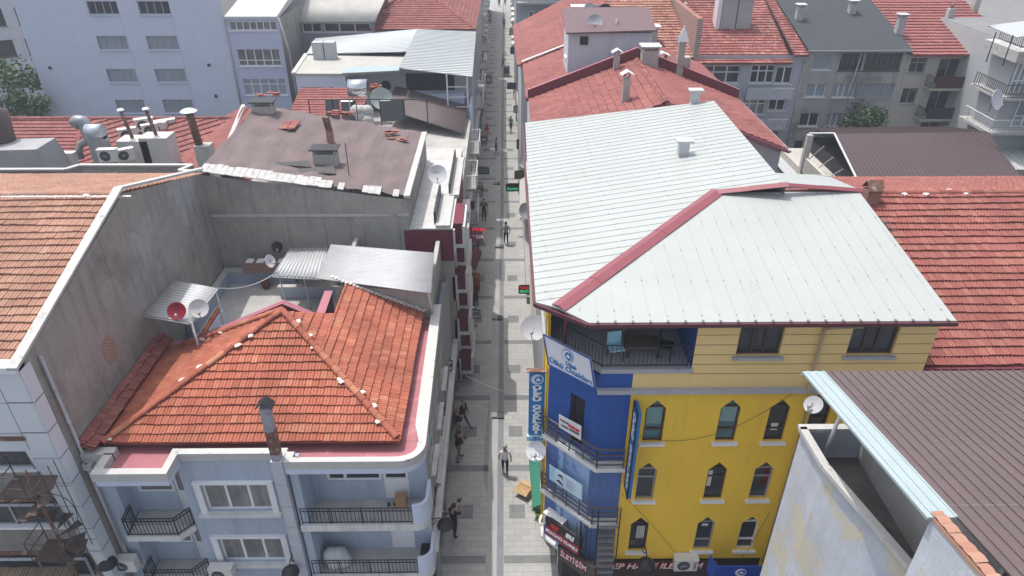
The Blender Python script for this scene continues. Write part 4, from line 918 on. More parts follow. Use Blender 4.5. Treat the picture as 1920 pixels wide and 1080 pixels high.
mb = MB(); tiles(mb, [(13, 59.4, 10.85), (24.1, 59.4, 10.85), (24.1, 73, 15.8), (13, 73, 15.8)], X3, .34, .42, 0, .07, 2); tiles(mb, [(24.1, 59.3, 11.5), (25.3, 59.3, 11.5), (24.6, 73, 15.9), (24.1, 73, 15.9)], X3, .34, .42, 0, .07, 2); r1 = mb.build('roof', [tileN], N1)
mb = MB(); q = pt(1375, 48, pl=((13, 59.4, 10.85), (0, -.364, 1))); mb.box(q.x-1.35, q.x-.05, q.y-.6, q.y+.6, q.z-1, q.z+2.3, 0); mb.box(q.x+.05, q.x+1.3, q.y-.6, q.y+.6, q.z-1, q.z+2.3, 0); mb.box(q.x-1.5, q.x+1.45, q.y-.75, q.y+.75, q.z+2.3, q.z+2.4, 1); mb.box(q.x-1.75, q.x-1.4, q.y-.6, q.y+.6, q.z-1, q.z+2.25, 1); mb.build('chimney', [M('zinc_clad', (.36, .37, .38), .5, .1, 2), whitep], r1)
q = pt(1278, 26, pl=((13, 59.4, 10.85), (0, -.364, 1))); block_chimney(r1, q.x, q.y, q.z, .8, .7, .9, None, body=conc2, pot=.3)
N2 = thing('dark_roof_flats', 'grey stained flats under a dark felt roof', 'apartment block', (29, 60, 0))
wl = []
for z0, z1 in ((10.1, 11.55), (7.8, 9.0), (5.2, 6.45), (2.6, 3.95)):
    wl += [(25.95, 27.65, z0+.05, z1, dict(pm=glassb if z0 > 7 else glassd, nx=2 if z0 < 9 else 1)), (28.3, 30.2, z0, z1, dict(nx=4, pm=glassd if z0 > 9 else glassb, fm=darkwood if z0 > 9 else pvc)), (30.4, 33.5, z0, z1, dict(nx=7, pm=glassd if z0 > 9 or z0 < 6 else glassb, fm=darkwood if z0 > 9 else zincdull))]
facade(N2, f6, rect(25.205, 33.7, 0, 11.75), wl, grw, pvc, gA_, .2, .1, fw=.07)
mb = MB(); mb.prism([(25.25, 59.5, 11.8), (33.9, 59.5, 11.8), (33.4, 74, 16.1), (24.7, 74, 16.1)], (0, 0, .12)); r2 = mb.build('roof', [M('dark_felt', (.048, .055, .062), .9, .2, 1.2, grime=((.09, .09, .09), .5, .6, (.4, 1, 1)), bump=.3, bscale=6)], N2)
mb = MB(); coping_path(mb, [(25.2, 59.45, 11.9), (33.9, 59.45, 11.9)], .12, .12); mb.build('gutter', [zincdull], N2)
for (px, py, h) in ((1497, 36, 1.0), (1596, 24, .8), (1684, 62, 1.3)):
    q = pt(px, py, pl=((25, 59.5, 11.9), (0, -.297, 1))); block_chimney(r2, q.x, q.y, q.z, .6, .55, h, 'slab', body=M('light_block', (.38, .38, .38), .9), capm=capw)
mb = MB(); mb.tube([(29.9, 59.85, 11.6), (29.6, 59.85, 8), (29.9, 59.85, 7.4), (29.8, 59.85, 2)], .07, 6); mb.tube([(25.25, 59.9, 11), (25.25, 59.9, 2)], .06, 6); mb.build('drainpipe', [pipe_g], N2)
N3 = thing('cream_flats', 'cream flats with dark balconies under a bright red tile roof', 'apartment block', (38, 60, 0))
facade(N3, f6, rect(33.705, 43, 0, 11.45), [(34.3, 35.7, 9.9, 11.15, dict(ny=(.65,))), (34.35, 35.7, 7.25, 8.6), (36.8, 38.6, 8.95, 11.1, dict(pm=glassd)), (36.8, 38.6, 6.3, 8.4, dict(pm=glassd)), (36.8, 38.6, 3.4, 5.6, dict(pm=glassd)), (40.2, 41.8, 9.3, 11.2, dict(pm=glassd)), (40.2, 41.8, 6.6, 8.5, dict(pm=glassc))], crw, zincdull, gA_, .25, .1, fw=.07)
for (x0, x1, z, cl) in ((36.0, 38.9, 8.85, 1), (36.0, 38.9, 6.2, 0), (40.0, 42.6, 9.1, 0), (40.0, 42.6, 6.4, 0)):
    mb = MB(); mb.box(x0, x1, 58.9, 59.98, z-.18, z); bal = mb.build('balcony', [crw], N3)
    mb = MB(); railing(mb, [(x0+.05, 59.9), (x0+.05, 58.95), (x1-.05, 58.95), (x1-.05, 59.9)], z, z+.95, .02, .22, 0, False, .03); mb.build('railing', [black], bal)
    if cl or z < 7: mb = MB(); mb.box(x0+.4, x1-.1, 58.88, 58.93, z+.1, z+1.0); mb.build('screen', [M('dark_red_cloth', (.07, .03, .03), .9) if cl else M('green_net', (.03, .05, .05), .9)], bal)
mb = MB(); tiles(mb, [(33.9, 59.3, 11.5), (43, 59.3, 11.5), (42, 73, 15.9), (33.2, 73, 15.9)], X3, .36, .5, 0, .09, 2); r3 = mb.build('roof', [M('bright_red_tile', None, .85, .12, .5, tile=[lin(174, 96, 92), lin(188, 106, 100), lin(198, 116, 108)], grime=(lin(140, 90, 84), .4, .58, (.6, .6, .6)))], N3)
for (px, py, h) in ((1778, 36, .9), (1826, 20, 1.6)):
    q = pt(px, py, pl=((34, 59.3, 11.5), (0, -.321, 1))); block_chimney(r3, q.x, q.y, q.z, .5, .5, h, None, body=conc2, pot=.5)
mb = MB(); mb.tube([(39.2, 59.9, 11), (39.0, 59.9, 3)], .07, 6); mb.build('drainpipe', [pipe_g], N3)
# rightmost block with balconies
N4 = thing('balcony_block', 'pale block with corner balconies and white metal roof at the right edge', 'apartment block', (38, 52, 0))
pA, pB, pC = pt(1832, 162, z=9.9), pt(1879, 185, z=9.9), pt(1912, 184, z=9.9)
bx = pB.x
mb = MB(); wy4 = pA.y-.2
mb.box(pA.x+.9, 60, pB.y+1.3, 75, 0, 13.4, 0); mb.box(pA.x+3.9, 60, pB.y-4, pB.y+1.3, 0, 12.2, 0); mb.build('wall', [M('block_render', (.42, .44, .45), .85, .08, .6)], N4)
for z, kind in ((12.75, 2), (9.9, 0), (7.2, 1)):
    dz = 0 if kind != 1 else -.2
    mb = MB(); mb.prism([(pA.x-.0, pA.y, z-.2), (pB.x, pB.y, z-.2), (pC.x+4, pC.y, z-.2), (pC.x+4, pA.y+1, z-.2), (pA.x, pA.y+1, z-.2)], (0, 0, .2 if kind < 2 else .8)); bal = mb.build('balcony', [plain_conc], N4)
    if kind < 2:
        mb = MB(); railing(mb, [(pA.x+.05, pA.y+.6), (pA.x+.05, pA.y), (pB.x, pB.y+.06), (pC.x+3, pC.y+.06)], z, z+1.0, .022, .2, 0, False, .03); mb.build('railing', [black if kind == 0 else whitep], bal)
f4 = front(pB.y+1.3)
for (x0, x1, z0, z1) in ((pA.x+2.2, pA.x+3.8, 10.0, 12.3), (pA.x+2.2, pA.x+3.8, 7.3, 9.5), (pA.x+1.0, pA.x+1.9, 10.0, 12.3)): window(N4, (f4[0]-Y3*.16, *f4[1:]), x0, x1, z0, z1, pvc, glassb, nx=2, ny=(.4,), depth=.1, fw=.1)
f5 = front(pB.y-4.0)
for z in (9.6, 6.8): window(N4, (f5[0]-Y3*.16, *f5[1:]), pA.x+4.8, pA.x+6.2, z, z+1.5, pvc, glassd, nx=2, depth=.1, fw=.1)
mb = MB(); ribroof(mb, [pt(1852, 48, z=15.6), pt(1906, 70, z=15.2), pt(1990, 60, z=15.2), pt(1960, 34, z=15.8)], X3, .6, .03, .04, 0); mb.build('roof', [whiteroof2], N4)
mb = MB(); mb.box(pA.x+.95, 60, pB.y+1.35, 75, 13.4, 13.46); mb.build('roof_deck', [M('deck_grey', (.20, .20, .205), .9, .2, 1)], N4)
mb = MB()
for px, py in ((1868, 60), (1900, 66)): q = pt(px, py, z=15.3); mb.tube([(q.x, q.y, 13.3), (q.x, q.y, 15.3)], .04, 5)
railing(mb, [(pA.x+.4, pA.y), (pB.x+.2, pB.y+.3), (pC.x+3, pC.y+.3)], 13.55, 14.4, .02, .25, 0, False, .03); mb.build('roof_railing', [black], N4)
# brown hall
Hh = thing('brown_hall', 'long low hall with dark brown metal roof and open truss end', 'hall', (30, 47, 0))
t0, t1 = pt(1566, 251, z=8.1), pt(1852, 248, z=8.1); b0, b1 = pt(1598, 326, z=6.7), pt(1902, 324, z=6.7)
mb = MB(); ribroof(mb, [b0+Vector((0, -1.5, -.25)), b1+Vector((0, -1.5, -.25)), t1, t0], Y3, .3, .03, .03, 0); ribroof(mb, [t0, t1, t1+Vector((0, 5, -1.2)), t0+Vector((0, 5, -1.2))], Y3, .3, .03, .03, 0); mb.build('roof', [M('maroon_brown_sheet', (.075, .05, .053), .55, .08, .5)], Hh)
mb = MB(); coping_path(mb, [b0+Vector((-.05, -1.5, -.2)), t0+Vector((-.05, 0, .05))], .09, .1); coping_path(mb, [t0+Vector((-1.9, .1, .05)), t0+Vector((0, .1, .05))], .12, .06); mb.build('verge', [whitep], Hh)
mb = MB(); mb.box(t0.x-1.8, t1.x, t0.y-8.5, t0.y+5, 0, 5.2, 0); mb.box(t0.x-1.9, t0.x-1.7, t0.y-8, t0.y+.2, 5.2, 6.3, 0); mb.box(t0.x-2, t0.x-1.6, t0.y-.1, t0.y+.3, 0, 8.0, 0); mb.build('wall', [M('hall_wall', (.46, .44, .40), .9, .15, 1)], Hh)
mb = MB()
for k in range(5):
    y = t0.y-7.5+k*1.8; mb = MB(); mb.tube([(t0.x-1.7, y, 6.2), (t0.x-.5, y+.5, 7.3-.2*(5-k))], .04, 4); mb.build('truss', [zincdull], Hh)
mb = MB(); mb.box(t0.x+.3, t1.x-.2, t0.y-8.3, t0.y+4.8, 5.2, 6.2); mb.build('interior', [dark_in], Hh)
# sheds in the yards
for nm, lb, poly, mt in (('yard_shed', 'white topped shed beside the green bush, rusty flue through it', [pt(1664, 213, z=4.4), pt(1718, 239, z=4.4), pt(1746, 237, z=4.4), pt(1722, 208, z=4.4)], whiteroof2), ('yard_shed', 'long white ribbed shed roof below the cream flats', [pt(1764, 228, z=5.2), pt(1852, 250, z=5.2), pt(1905, 246, z=5.2), pt(1822, 216, z=5.2)], whiteroof2), ('yard_shed', 'white ribbed lean-to roof at the right edge beside the brown hall', [pt(1850, 248, z=5.8), pt(1905, 318, z=5.2), pt(1960, 318, z=5.2), pt(1925, 248, z=5.8)], whiteroof2), ('yard_shed', 'grey corrugated lean-to behind the red gable and white roof', [pt(1472, 280, z=4.5), pt(1526, 328, z=4.5), pt(1480, 335, z=4.8), pt(1440, 290, z=4.8)], M('grey_sheet', (.44, .45, .46), .6, .1, 1))):
    t = thing(nm, lb, 'shed', sum(poly, Vector())/4*Vector((1, 1, 0)) if False else (poly[0].x, poly[0].y, 0), 'small sheds in the back yards')
    mb = MB(); ribroof(mb, poly, Y3 if 'long' not in lb else X3, .6, .03, .04, 0); mb.build('roof', [mt], t)
    mb = MB(); c = sum(poly, Vector())/4; pp_ = [c+(q-c)*.9 for q in poly]; zb_ = min(q.z for q in poly)-.1; mb.prism([(q.x, q.y, 0) for q in pp_], (0, 0, zb_)); mb.build('wall', [conc2], t)
q = pt(1695, 225, z=4.4); mb = MB(); mb.tube([(q.x, q.y, 4.2), (q.x+.2, q.y, 7.0)], .12, 8); mb.lathe([(.3, 7.0), (.02, 7.15)], 10, 0, (q.x+.2, q.y, 0)); tag(mb.build('flue_pipe', [rust]), 'rusty flue pipe rising through the white shed top by the bush', 'flue')
q = pt(1806, 245, z=5.2); mb = MB(); mb.tube([(q.x, q.y, 5.0), (q.x+.1, q.y, 7.6)], .25, 10); mb.lathe([(.45, 7.6), (.1, 7.8), (.01, 7.85)], 12, 0, (q.x+.1, q.y, 0)); tag(mb.build('flue_pipe', [pipe_g]), 'thick grey flue pipe in front of the cream flats, by the long white shed roof', 'flue')
# yard tree and street tree
def tree(name, label, cat, x, y, h, rx, rz, n, cols, trunk=True, seed=1, leaf=.28):
    rng = random.Random(seed); t = thing(name, label, cat, (x, y, 0))
    mb = MB(); top = h-rz*1.0
    mb.tube([(x, y, 0), (x+.1, y, top*.5), (x-.05, y+.05, top), (x, y, h-rz*.5)], [.22, .18, .14, .06], 7)
    cl = []
    for k in range(26):
        a = rng.uniform(0, 6.28); ph = rng.uniform(-.9, 1.); r = rng.uniform(.3, 1.0)
        c = Vector((x+math.cos(a)*rx*r*math.cos(ph), y+math.sin(a)*rx*r*math.cos(ph), h-rz+math.sin(ph)*rz*.8)); cl.append((c, rng.uniform(.16, .4)*rx, rng.random()))
        if k < 9: mb.tube([(x, y, top*.8), ((x+c.x)/2, (y+c.y)/2, (top+c.z)/2), c], [.1, .06, .025], 5)
    mb.build('trunk', [darkwood], t); mb = MB()
    for i in range(n):
        c, r, sh = cl[rng.randrange(len(cl))]; d = Vector((rng.gauss(0, 1), rng.gauss(0, 1), rng.gauss(0, 1))).normalized()*r*rng.uniform(.5, 1.08)
        p = c+d; u = Vector((rng.gauss(0, 1), rng.gauss(0, 1), rng.gauss(0, .6))).normalized(); v = u.cross(Vector((rng.gauss(0, 1), rng.gauss(0, 1), rng.gauss(0, 1)))).normalized(); s = leaf*rng.uniform(.6, 1.2)
        mb.f([p-u*s*.5, p+v*s*.3, p+u*s*.5, p-v*s*.3], 0, min(1, max(0, sh*.6+rng.random()*.4)))
    mb.build('crown', [M('leaf_'+name, None, .6, .1, 1, tile=cols)], t); return t
tree('yard_bush', 'dark green bushy tree against the grey stained flats', 'tree', pt(1608, 225, y=57).x, 57, 8.0, 3.0, 2.6, 5200, [(.018, .035, .012), (.03, .06, .02), (.05, .085, .03)], seed=3)
tree('broadleaf_tree', 'pale blossoming broadleaf tree at the left edge by the tall block', 'tree', -46.6, 63, 11.2, 4.6, 5.0, 9000, [(.035, .065, .022), (.05, .09, .03), (.07, .12, .04), (.08, .13, .05), (.22, .26, .17)], seed=5, leaf=.36)
# ======================================================================= left background
E_ = thing('tall_block', 'tall pale lilac block with four lite ribbon windows, upper left', 'apartment block', (-34, 65, 0))
f65 = front(65); wl = []
for x0, x1 in ((-36.4, -33.75), (-32.0, -29.25)):
    for z0, z1 in ((13.85, 14.95), (10.87, 12.05), (7.97, 9.17), (5.1, 6.35)): wl.append((x0, x1, z0, z1, dict(nx=4, pm=random.choice([glassb, glassb, glassc]) if z0 < 13 else glassd)))
facade(E_, f65, rect(-42.7, -24.72, 0, 22), wl, palelilac, zincdull, PN, .22, .12, palelilac, fw=.07)
mb = MB()
for x0, x1 in ((-36.4, -33.75), (-32.0, -29.25)):
    mb.ob(f65, x1+.02, x1+.1, 3, 13.8, -.001, .03)
mb.f([(-42.7, 65, 0), (-42.7, 80, 0), (-42.7, 80, 22), (-42.7, 65, 22)]); mb.build('pilaster', [palelilac], E_)
mb = MB()
for (px, py) in ((94, 127), (392, 122), (405, 180)): q = pt(px, py, y=64.99); mb.tube([(q.x, 64.9, q.z), (q.x, 65.05, q.z)], .14, 10)
mb.build('vent_hole', [black], E_)
F_ = thing('lilac_flats', 'narrow lilac flats with white framed five lite windows next to the tall block', 'apartment block', (-22, 65, 0))
facade(F_, f65, rect(-24.715, -19.95, 0, 13.5), [(-24.4, -20.2, 12.5, 13.25, dict(nx=7)), (-24.2, -20.35, 9.4, 10.9, dict(nx=5, ny=(.33,), pm=glassc)), (-24.2, -20.25, 6.75, 8.25, dict(nx=5, ny=(.66,), pm=glassb)), (-24.2, -20.25, 3.9, 5.4, dict(nx=5))], M('lilac_flats_render', (.48, .51, .66), .85, .06, .8), pvc, PN, .18, .1, fw=.07)
mb = MB(); mb.prism([(-24.6, 64.8, 13.6), (-20.0, 64.8, 13.6), (-20.0, 76, 15.6), (-24.6, 76, 15.6)], (0, 0, .1), 0); mb.prism([(-21.6, 69.5, 14.56), (-20.05, 69.5, 14.56), (-20.05, 75, 15.55), (-21.6, 75, 15.55)], (0, 0, .1), 1); mb.build('roof', [whiteroof2, M('green_grey_felt', (.22, .24, .22), .9)], F_)
mb = MB(); mb.f([(-19.95, 65, 0), (-19.95, 76, 0), (-19.95, 76, 13.5), (-19.95, 65, 13.5)]); mb.build('side_wall', [conc], F_)
mb = MB(); mb.tube([(-24.75, 64.9, 14), (-24.75, 64.9, 3)], .08, 6); mb.tube([(-19.9, 64.85, 13.6), (-19.4, 64.85, 10.8), (-19.3, 64.85, 3)], .09, 6); mb.build('drainpipe', [pipe_g], F_)
G_ = thing('glazed_loft_house', 'grey house with glazed loft under a white corrugated canopy', 'house', (-17, 72, 0)); f72 = front(72)
facade(G_, f72, rect(-22.4, -12.8, 0, 12), [(-21.7, -18.0, 10.95, 11.85, dict(nx=4)), (-17.8, -13.2, 10.95, 11.85, dict(nx=3)), (-21.4, -17.5, 7.4, 9.0, dict(nx=4))], M('dull_grey_render', (.30, .30, .33), .9, .12, .8), pvc, [glassd], .18, .08, fw=.1)
mb = MB(); corrugated(mb, (-22.3, 71.4, 12.0), (-12.6, 71.4, 12.05), (-11.9, 75.2, 13.75), (-20.9, 75.2, 13.75), 48, .05, per=4); mb.build('canopy', [M('old_white_sheet', (.44, .435, .41), .8, .15, .8, grime=((.4, .4, .38), .5, .55, (1, .3, 1)))], G_)
mb = MB(); tiles(mb, [(-21, 75.4, 13.6), (-12, 75.4, 13.6), (-12, 82, 16), (-21, 82, 16)], X3, .34, .42, 0, .07, 2); mb.build('roof', [tileT], G_)
mb = MB(); mb.f([(-12.8, 72, 0), (-12.8, 82, 0), (-12.8, 82, 13.6), (-12.8, 72, 12)]); mb.build('side_wall', [brick_m], G_)
H_ = thing('hipped_street_house', 'red tiled hip roof house beside the street, far left row', 'house', (-7, 72, 0))
mb = MB(); zE = 11.2; hp = (-8.9, 79.5, 14.0)
tiles(mb, [(-14.5, 72, zE), (-2.9, 72, zE), (-8.9, 79.5, 14.0)], X3, .34, .42, 0, .06, 2); tiles(mb, [(-2.9, 72, zE), (-2.8, 99, zE), (-8.9, 99, 14.0), (-8.9, 79.5, 14.0)], Y3, .34, .42, 0, .06, 2); tiles(mb, [(-14.5, 72, zE), (-14.9, 99, zE), (-8.9, 99, 14.0), (-8.9, 79.5, 14.0)], Y3, .34, .42, 0, .06, 2); rf = mb.build('roof', [tileT], H_)
mb = MB(); ridge(mb, (-14.5, 72, zE+.05), hp, .13, .4); ridge(mb, (-2.9, 72, zE+.05), hp, .13, .4); mb.build('ridge_cap', [tileT], rf)
mb = MB(); mb.box(-14, -3.1, 72.3, 99, 0, 11.1); mb.build('wall', [wshade], H_)
# block with white sheet roof
D_ = thing('white_roof_block', 'block with white sheet roof, roof terrace and brown corrugated canopy', 'building', (-9, 56, 0))
mb = MB(); ribroof(mb, [(-2.55, 55.1, 10.95), (-2.8, 71, 11.2), (-8.45, 70.8, 11.5), (-8.45, 56.6, 11.25)], X3, .5, .025, .04, 0); ribroof(mb, [(-8.45, 61.9, 11.35), (-8.45, 70.8, 11.5), (-18, 69, 11.0), (-17.3, 62.7, 11.0)], X3, .5, .025, .04, 0); mb.build('roof', [whiteroof2], D_)
mb = MB(); mb.prism([(-16.8, 56.3, 10.75), (-12.8, 56.2, 10.75), (-8.5, 57.2, 10.75), (-8.5, 62.2, 10.75), (-17.4, 62.6, 10.75)], (0, 0, .15), 0); mb.prism([(-12.9, 56.0, 10.95), (-8.5, 56.8, 10.95), (-8.5, 58.2, 11.0), (-12.9, 57.8, 11.0)], (0, 0, .05), 1); coping_path(mb, [(-16.8, 56.3, 10.98), (-17.4, 63, 10.98)], .35, .2, 2); mb.build('roof_terrace', [M('cream_screed', (.40, .395, .36), .9, .15, .7, patch2=((.25, .25, .24), .6, .5, .2)), palestrip, plain_conc], D_)
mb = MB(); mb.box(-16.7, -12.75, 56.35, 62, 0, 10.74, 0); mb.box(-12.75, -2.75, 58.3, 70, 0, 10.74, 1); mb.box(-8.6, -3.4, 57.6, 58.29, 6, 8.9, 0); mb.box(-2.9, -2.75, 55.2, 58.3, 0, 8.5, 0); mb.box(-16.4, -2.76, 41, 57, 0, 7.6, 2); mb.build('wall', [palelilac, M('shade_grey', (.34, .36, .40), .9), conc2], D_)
mb = MB(); mb.tube([(-9.9, 58.32, 9.4), (-9.9, 58.25, 9.4)], .42, 16); mb.ob(front(58.29), -8.2, -4.2, 9.0, 10.4, -.05, .01, 0); mb.build('loggia_opening', [dark_in], D_)
mb = MB()
for x in (-4.6, -3.0): mb.tube([(x, 55.6, 7.6), (x, 55.6, 11)], .06, 4)
for z in (8.4, 9.2, 10): mb.tube([(-4.6, 55.6, z), (-3.0, 55.6, z)], .04, 4)
mb.build('frame', [whitep], D_)
mb = MB(); a, b, c, d = pt(722, 205, z=9.0), pt(742, 162, z=9.3), pt(877, 199, z=8.3), pt(869, 251, z=8.0)
corrugated(mb, a, b, c, d, 30, .05, per=4, lengths=1); mb.build('canopy', [M('brown_corrugated', (.12, .095, .094), .7, .12, .6, grime=((.19, .155, .15), .5, .56, (.4, 2, 1)))], D_)
for (px, py) in ((600, 110), (622, 110)): q = pt(px, py, z=10.9); block_chimney(D_, q.x, q.y, 10.9, .9, .8, 1.4, None, body=M('zinc_block', (.40, .42, .43), .8), capm=black)
mb = MB(); tiles(mb, [(-16, 44, 8.0), (-10.6, 44, 8.0), (-10.6, 55, 10.1), (-16, 55, 10.1)], X3, .3, .4, 0, .05, 2); mb.build('lower_roof', [tileT], D_)
mb = MB(); mb.box(-8.6, -4.8, 40.2, 40.5, 8, 10.9, 0); mb.box(-10.5, -3.0, 40.2, 46.5, 7.6, 8.2, 0); mb.build('back_parapet', [plain_conc], D_)
tl_ = MB()
for k in range(70):
    x, y, z = -11.6+1.7*random.random(), 54.2+.5*random.random(), 9.6+.1*(k//7)*.9
    tl_.ob((Vector((x, y, z)), X3, Y3, Z3), 0, .42, 0, .3, 0, .08)
tag(tl_.build('tile_stack', [tileB]), 'stacked spare orange tiles under the terrace of the white roofed block', 'tile stack')
# low tiled roof with machines
W_ = thing('low_tiled_house', 'low red tiled roof in front of the tall lilac block', 'house', (-30, 48, 0))
mb = MB()
tiles(mb, [(-42, 46, 6.2), (-30.2, 46, 6.2), (-32.4, 52.6, 8.45), (-40.5, 52.6, 8.45)], X3, .34, .42, 0, .07, 2)
tiles(mb, [(-30.2, 46, 6.2), (-24, 46, 6.2), (-20.6, 52.6, 8.45), (-32.4, 52.6, 8.45)], X3+Y3*.6, .34, .6, 0, .08, 2)
tiles(mb, [(-24.4, 45, 6.1), (-21.6, 53.5, 8.5), (-20.4, 54.0, 8.9), (-19.3, 44.5, 7.7)], Y3, .34, .42, 0, .07, 2)
tiles(mb, [(-19.3, 44.5, 7.6), (-20.6, 54.5, 8.8), (-17, 54.5, 7.4), (-16.2, 44, 6.3)], Y3, .34, .42, 0, .07, 2)
rf = mb.build('roof', [tileT], W_)
mb = MB(); ridge(mb, (-40.5, 52.6, 8.5), (-32.4, 52.6, 8.5), .17, .42, 0); ridge(mb, (-30.2, 46, 6.25), (-32.4, 52.6, 8.5), .17, .42, 0); ridge(mb, (-19.3, 44.5, 7.65), (-20.6, 54.5, 8.85), .17, .42, 1); ridge(mb, (-32.4, 52.6, 8.5), (-20.6, 52.6, 8.5), .15, .42, 0); mb.build('ridge_cap', [tileT, mortar], rf)
mb = MB(); mb.box(-42, -16.5, 46.2, 54, 0, 6.0); mb.build('wall', [conc2], W_)
for px, py, w, h in ((262, 285, 2.1, 2.0), (300, 278, 1.9, 1.9)):
    q = pt(px, py, y=46.5); block_chimney(rf, q.x, q.y, q.z-h*.5, w, 1.4, h, None, body=M('white_block', (.55, .54, .52), .9, .12, 1))
q = pt(388, 300, y=41); mb = MB(); mb.box(q.x-.45, q.x+.45, 40.6, 41.4, 5, q.z+1.0, 0); mb.tube([(q.x-.25, 41, q.z+1), (q.x-.4, 41, q.z+3.0)], .24, 10, 1); mb.lathe([(.5, 0), (.3, .12), (.02, .16)], 10, 2, (q.x-.4, 41, q.z+3.05)); mb.build('chimney', [plain_conc, rust, capw], rf)
# far row
FR = thing('far_house', 'pale blue grey house with white railings at the far right of the street, top centre', 'house', (6, 78, 0))
fd_ = front(78)
facade(FR, fd_, rect(1.2, 12.2, 0, 19), [(2.5, 3.6, 13.5, 14.9), (4.6, 6.2, 13.5, 14.9, dict(nx=3)), (7.5, 9.2, 13.5, 14.9), (9.8, 11.3, 13.6, 14.9), (2.5, 3.6, 10.5, 11.9), (9.8, 11.3, 10.6, 11.9)], M('far_render', (.42, .44, .50), .9, .1, .6), pvc, PN, .2, .08, fw=.1)
mb = MB(); mb.box(1.3, 7.4, 76.8, 77.98, 12.7, 12.9, 0)
for i in range(30): mb.box(1.35+i*.2, 1.4+i*.2, 76.82, 76.86, 12.9, 13.6, 1)
mb.box(1.3, 7.4, 76.8, 76.88, 13.6, 13.68, 1); mb.build('balcony', [conc2, whitep], FR)
mb = MB(); mb.box(1.2, 12.2, 78.3, 95, 0, 18.9); mb.build('wall_body', [conc2], FR)
LB = thing('far_block', 'far white block with brown trimmed windows behind the tree, top left corner', 'apartment block', (-60, 85, 0))
sf = slant((-66, 80), (-50, 88)); wl = []
for k in range(5):
    for j in range(4): wl.append((1+k*3.4, 3.2+k*3.4, 1.5+j*3.4+1, 3.4+j*3.4+1))
facade(LB, sf, rect(0, 17.5, 0, 20), wl, M('far_white', (.58, .58, .62), .9), brownfr, PN, .2, .08, fw=.1)
VB = thing('far_block', 'lavender block behind the red roof at the top right corner', 'apartment block', (50, 82, 0))
facade(VB, front(82), rect(42.5, 64, 0, 24), [(45, 46.5, 11, 12.6), (49, 50.5, 11, 12.6), (53, 54.5, 11, 12.6), (45, 46.5, 14.5, 16), (49, 50.5, 14.5, 16)], M('lavender', (.36, .34, .50), .9), pvc, PN, .2, .08, fw=.1)
for i, (x0, x1, y0, y1, z, lb) in enumerate(((-15.5, -3.0, 100, 118, 11.5, 'first low block beyond the hipped roof on the left of the street'), (-16, -3.2, 118.5, 150, 12.5, 'farthest block at the top end of the street, left side'), (1.4, 14, 96, 122, 11.5, 'block past the pale blue grey house on the right of the street'), (1.5, 15, 122.5, 160, 13, 'farthest block at the top end of the street, right side'))):
    t = thing('street_block', lb, 'building', ((x0+x1)/2, y0, 0)); mb = MB(); mb.box(x0, x1, y0, y1, 0, z); mb.build('wall', [wshade], t)
    mb = MB(); xx = x1+.0 if x1 < 0 else x0; s_ = 1 if x1 < 0 else -1
    for k in range(int((y1-y0)/4)):
        for zz_ in (3.6, 6.6, 9.4): mb.box(min(xx, xx+.5*s_), max(xx, xx+.5*s_), y0+.6+k*4, y0+2.8+k*4, zz_, zz_+1)
    mb.build('balcony', [whitedirty], t)
# houses behind everything, filling the skyline rows
for (x0, x1, y0, ze, lb) in ((-24, -15.5, 84, 12.5, 'red roofed house behind the glazed loft'), (12.8, 24.5, 74, 15.0, 'red roofed house behind the mossy tile flats'), (25, 34, 76, 15.5, 'red roofed house behind the dark felt roof'), (34, 42, 75.5, 15.0, 'red roofed house behind the cream flats')):
    t = thing('red_roof_house', lb, 'house', ((x0+x1)/2, y0, 0)); mb = MB(); tiles(mb, [(x0, y0, ze), (x1, y0, ze), (x1, y0+9, ze+3), (x0, y0+9, ze+3)], X3, .4, .5, 0, .06, 1); mb.build('roof', [tileT], t); mb = MB(); mb.box(x0+.2, x1-.2, y0+.3, y0+9, 0, ze-.05); mb.build('wall', [conc2], t)
# ======================================================================= the street
pav = M('street_paving', (.385, .383, .37), .75, .07, .35, brick=(.62, .31, (.25, .255, .26), 'XY', .011), patch2=((.33, .335, .335), .58, .2, .25))
pavd = M('dark_paving', (.20, .205, .21), .75, .1, .6, brick=(.42, .25, (.17, .175, .18), 'XY', .009))
drain = M('drain_strip', (.20, .21, .235), .7, .08, .8, brick=(.32, .6, (.16, .17, .18), 'XY', .008))
smooth = M('smooth_strip', (.37, .37, .36), .75, .06, .5, brick=(.5, .9, (.34, .34, .34), 'XY', .006))
mb = MB(); X0, X1 = -3.3, 2.4
def sheet(x0, x1, y0, y1, z, m): mb.f([(x0, y0, z), (x1, y0, z), (x1, y1, z), (x0, y1, z)], m)
sheet(X0, X1, 14, 210, 0, 0)
sheet(-.88, -.46, 14, 160, .004, 3); sheet(-.46, -.17, 14, 160, .008, 2)
sq = pt(970, 971, z=0); sqL = pt(871, 971, z=0)
for k in range(32):
    y = 19.2+5.22*k
    sheet(-3.2, -.92, y-.2, y+.2, .004, 1); sheet(-.15, 2.2, y-.2, y+.2, .004, 1)
    sheet(sq.x-.36, sq.x+.36, y+2.15, y+2.95, .004, 1); sheet(sqL.x-.36, sqL.x+.36, y+2.15, y+2.95, .004, 1)
for i in range(5): sheet(-1.12+.045*i, -1.095+.045*i, 23.6-.5*i*.4, 26.6+.9*i, .004, 1)
sheet(.25, .27, 21.7, 22.9, .004, 1); sheet(.25, .7, 22.88, 22.9, .004, 1)
struct(mb.build('street', [pav, pavd, drain, smooth]))
mb = MB(); mb.box(-40, X0, 14, 200, -.02, .01) if False else mb.f([(-60, -60, -.012), (60, -60, -.012), (60, 14, -.012), (-60, 14, -.012)]); struct(mb.build('cross_street', [M('cross_asphalt', (.16, .16, .165), .9, .12, .5)]))
gr = None
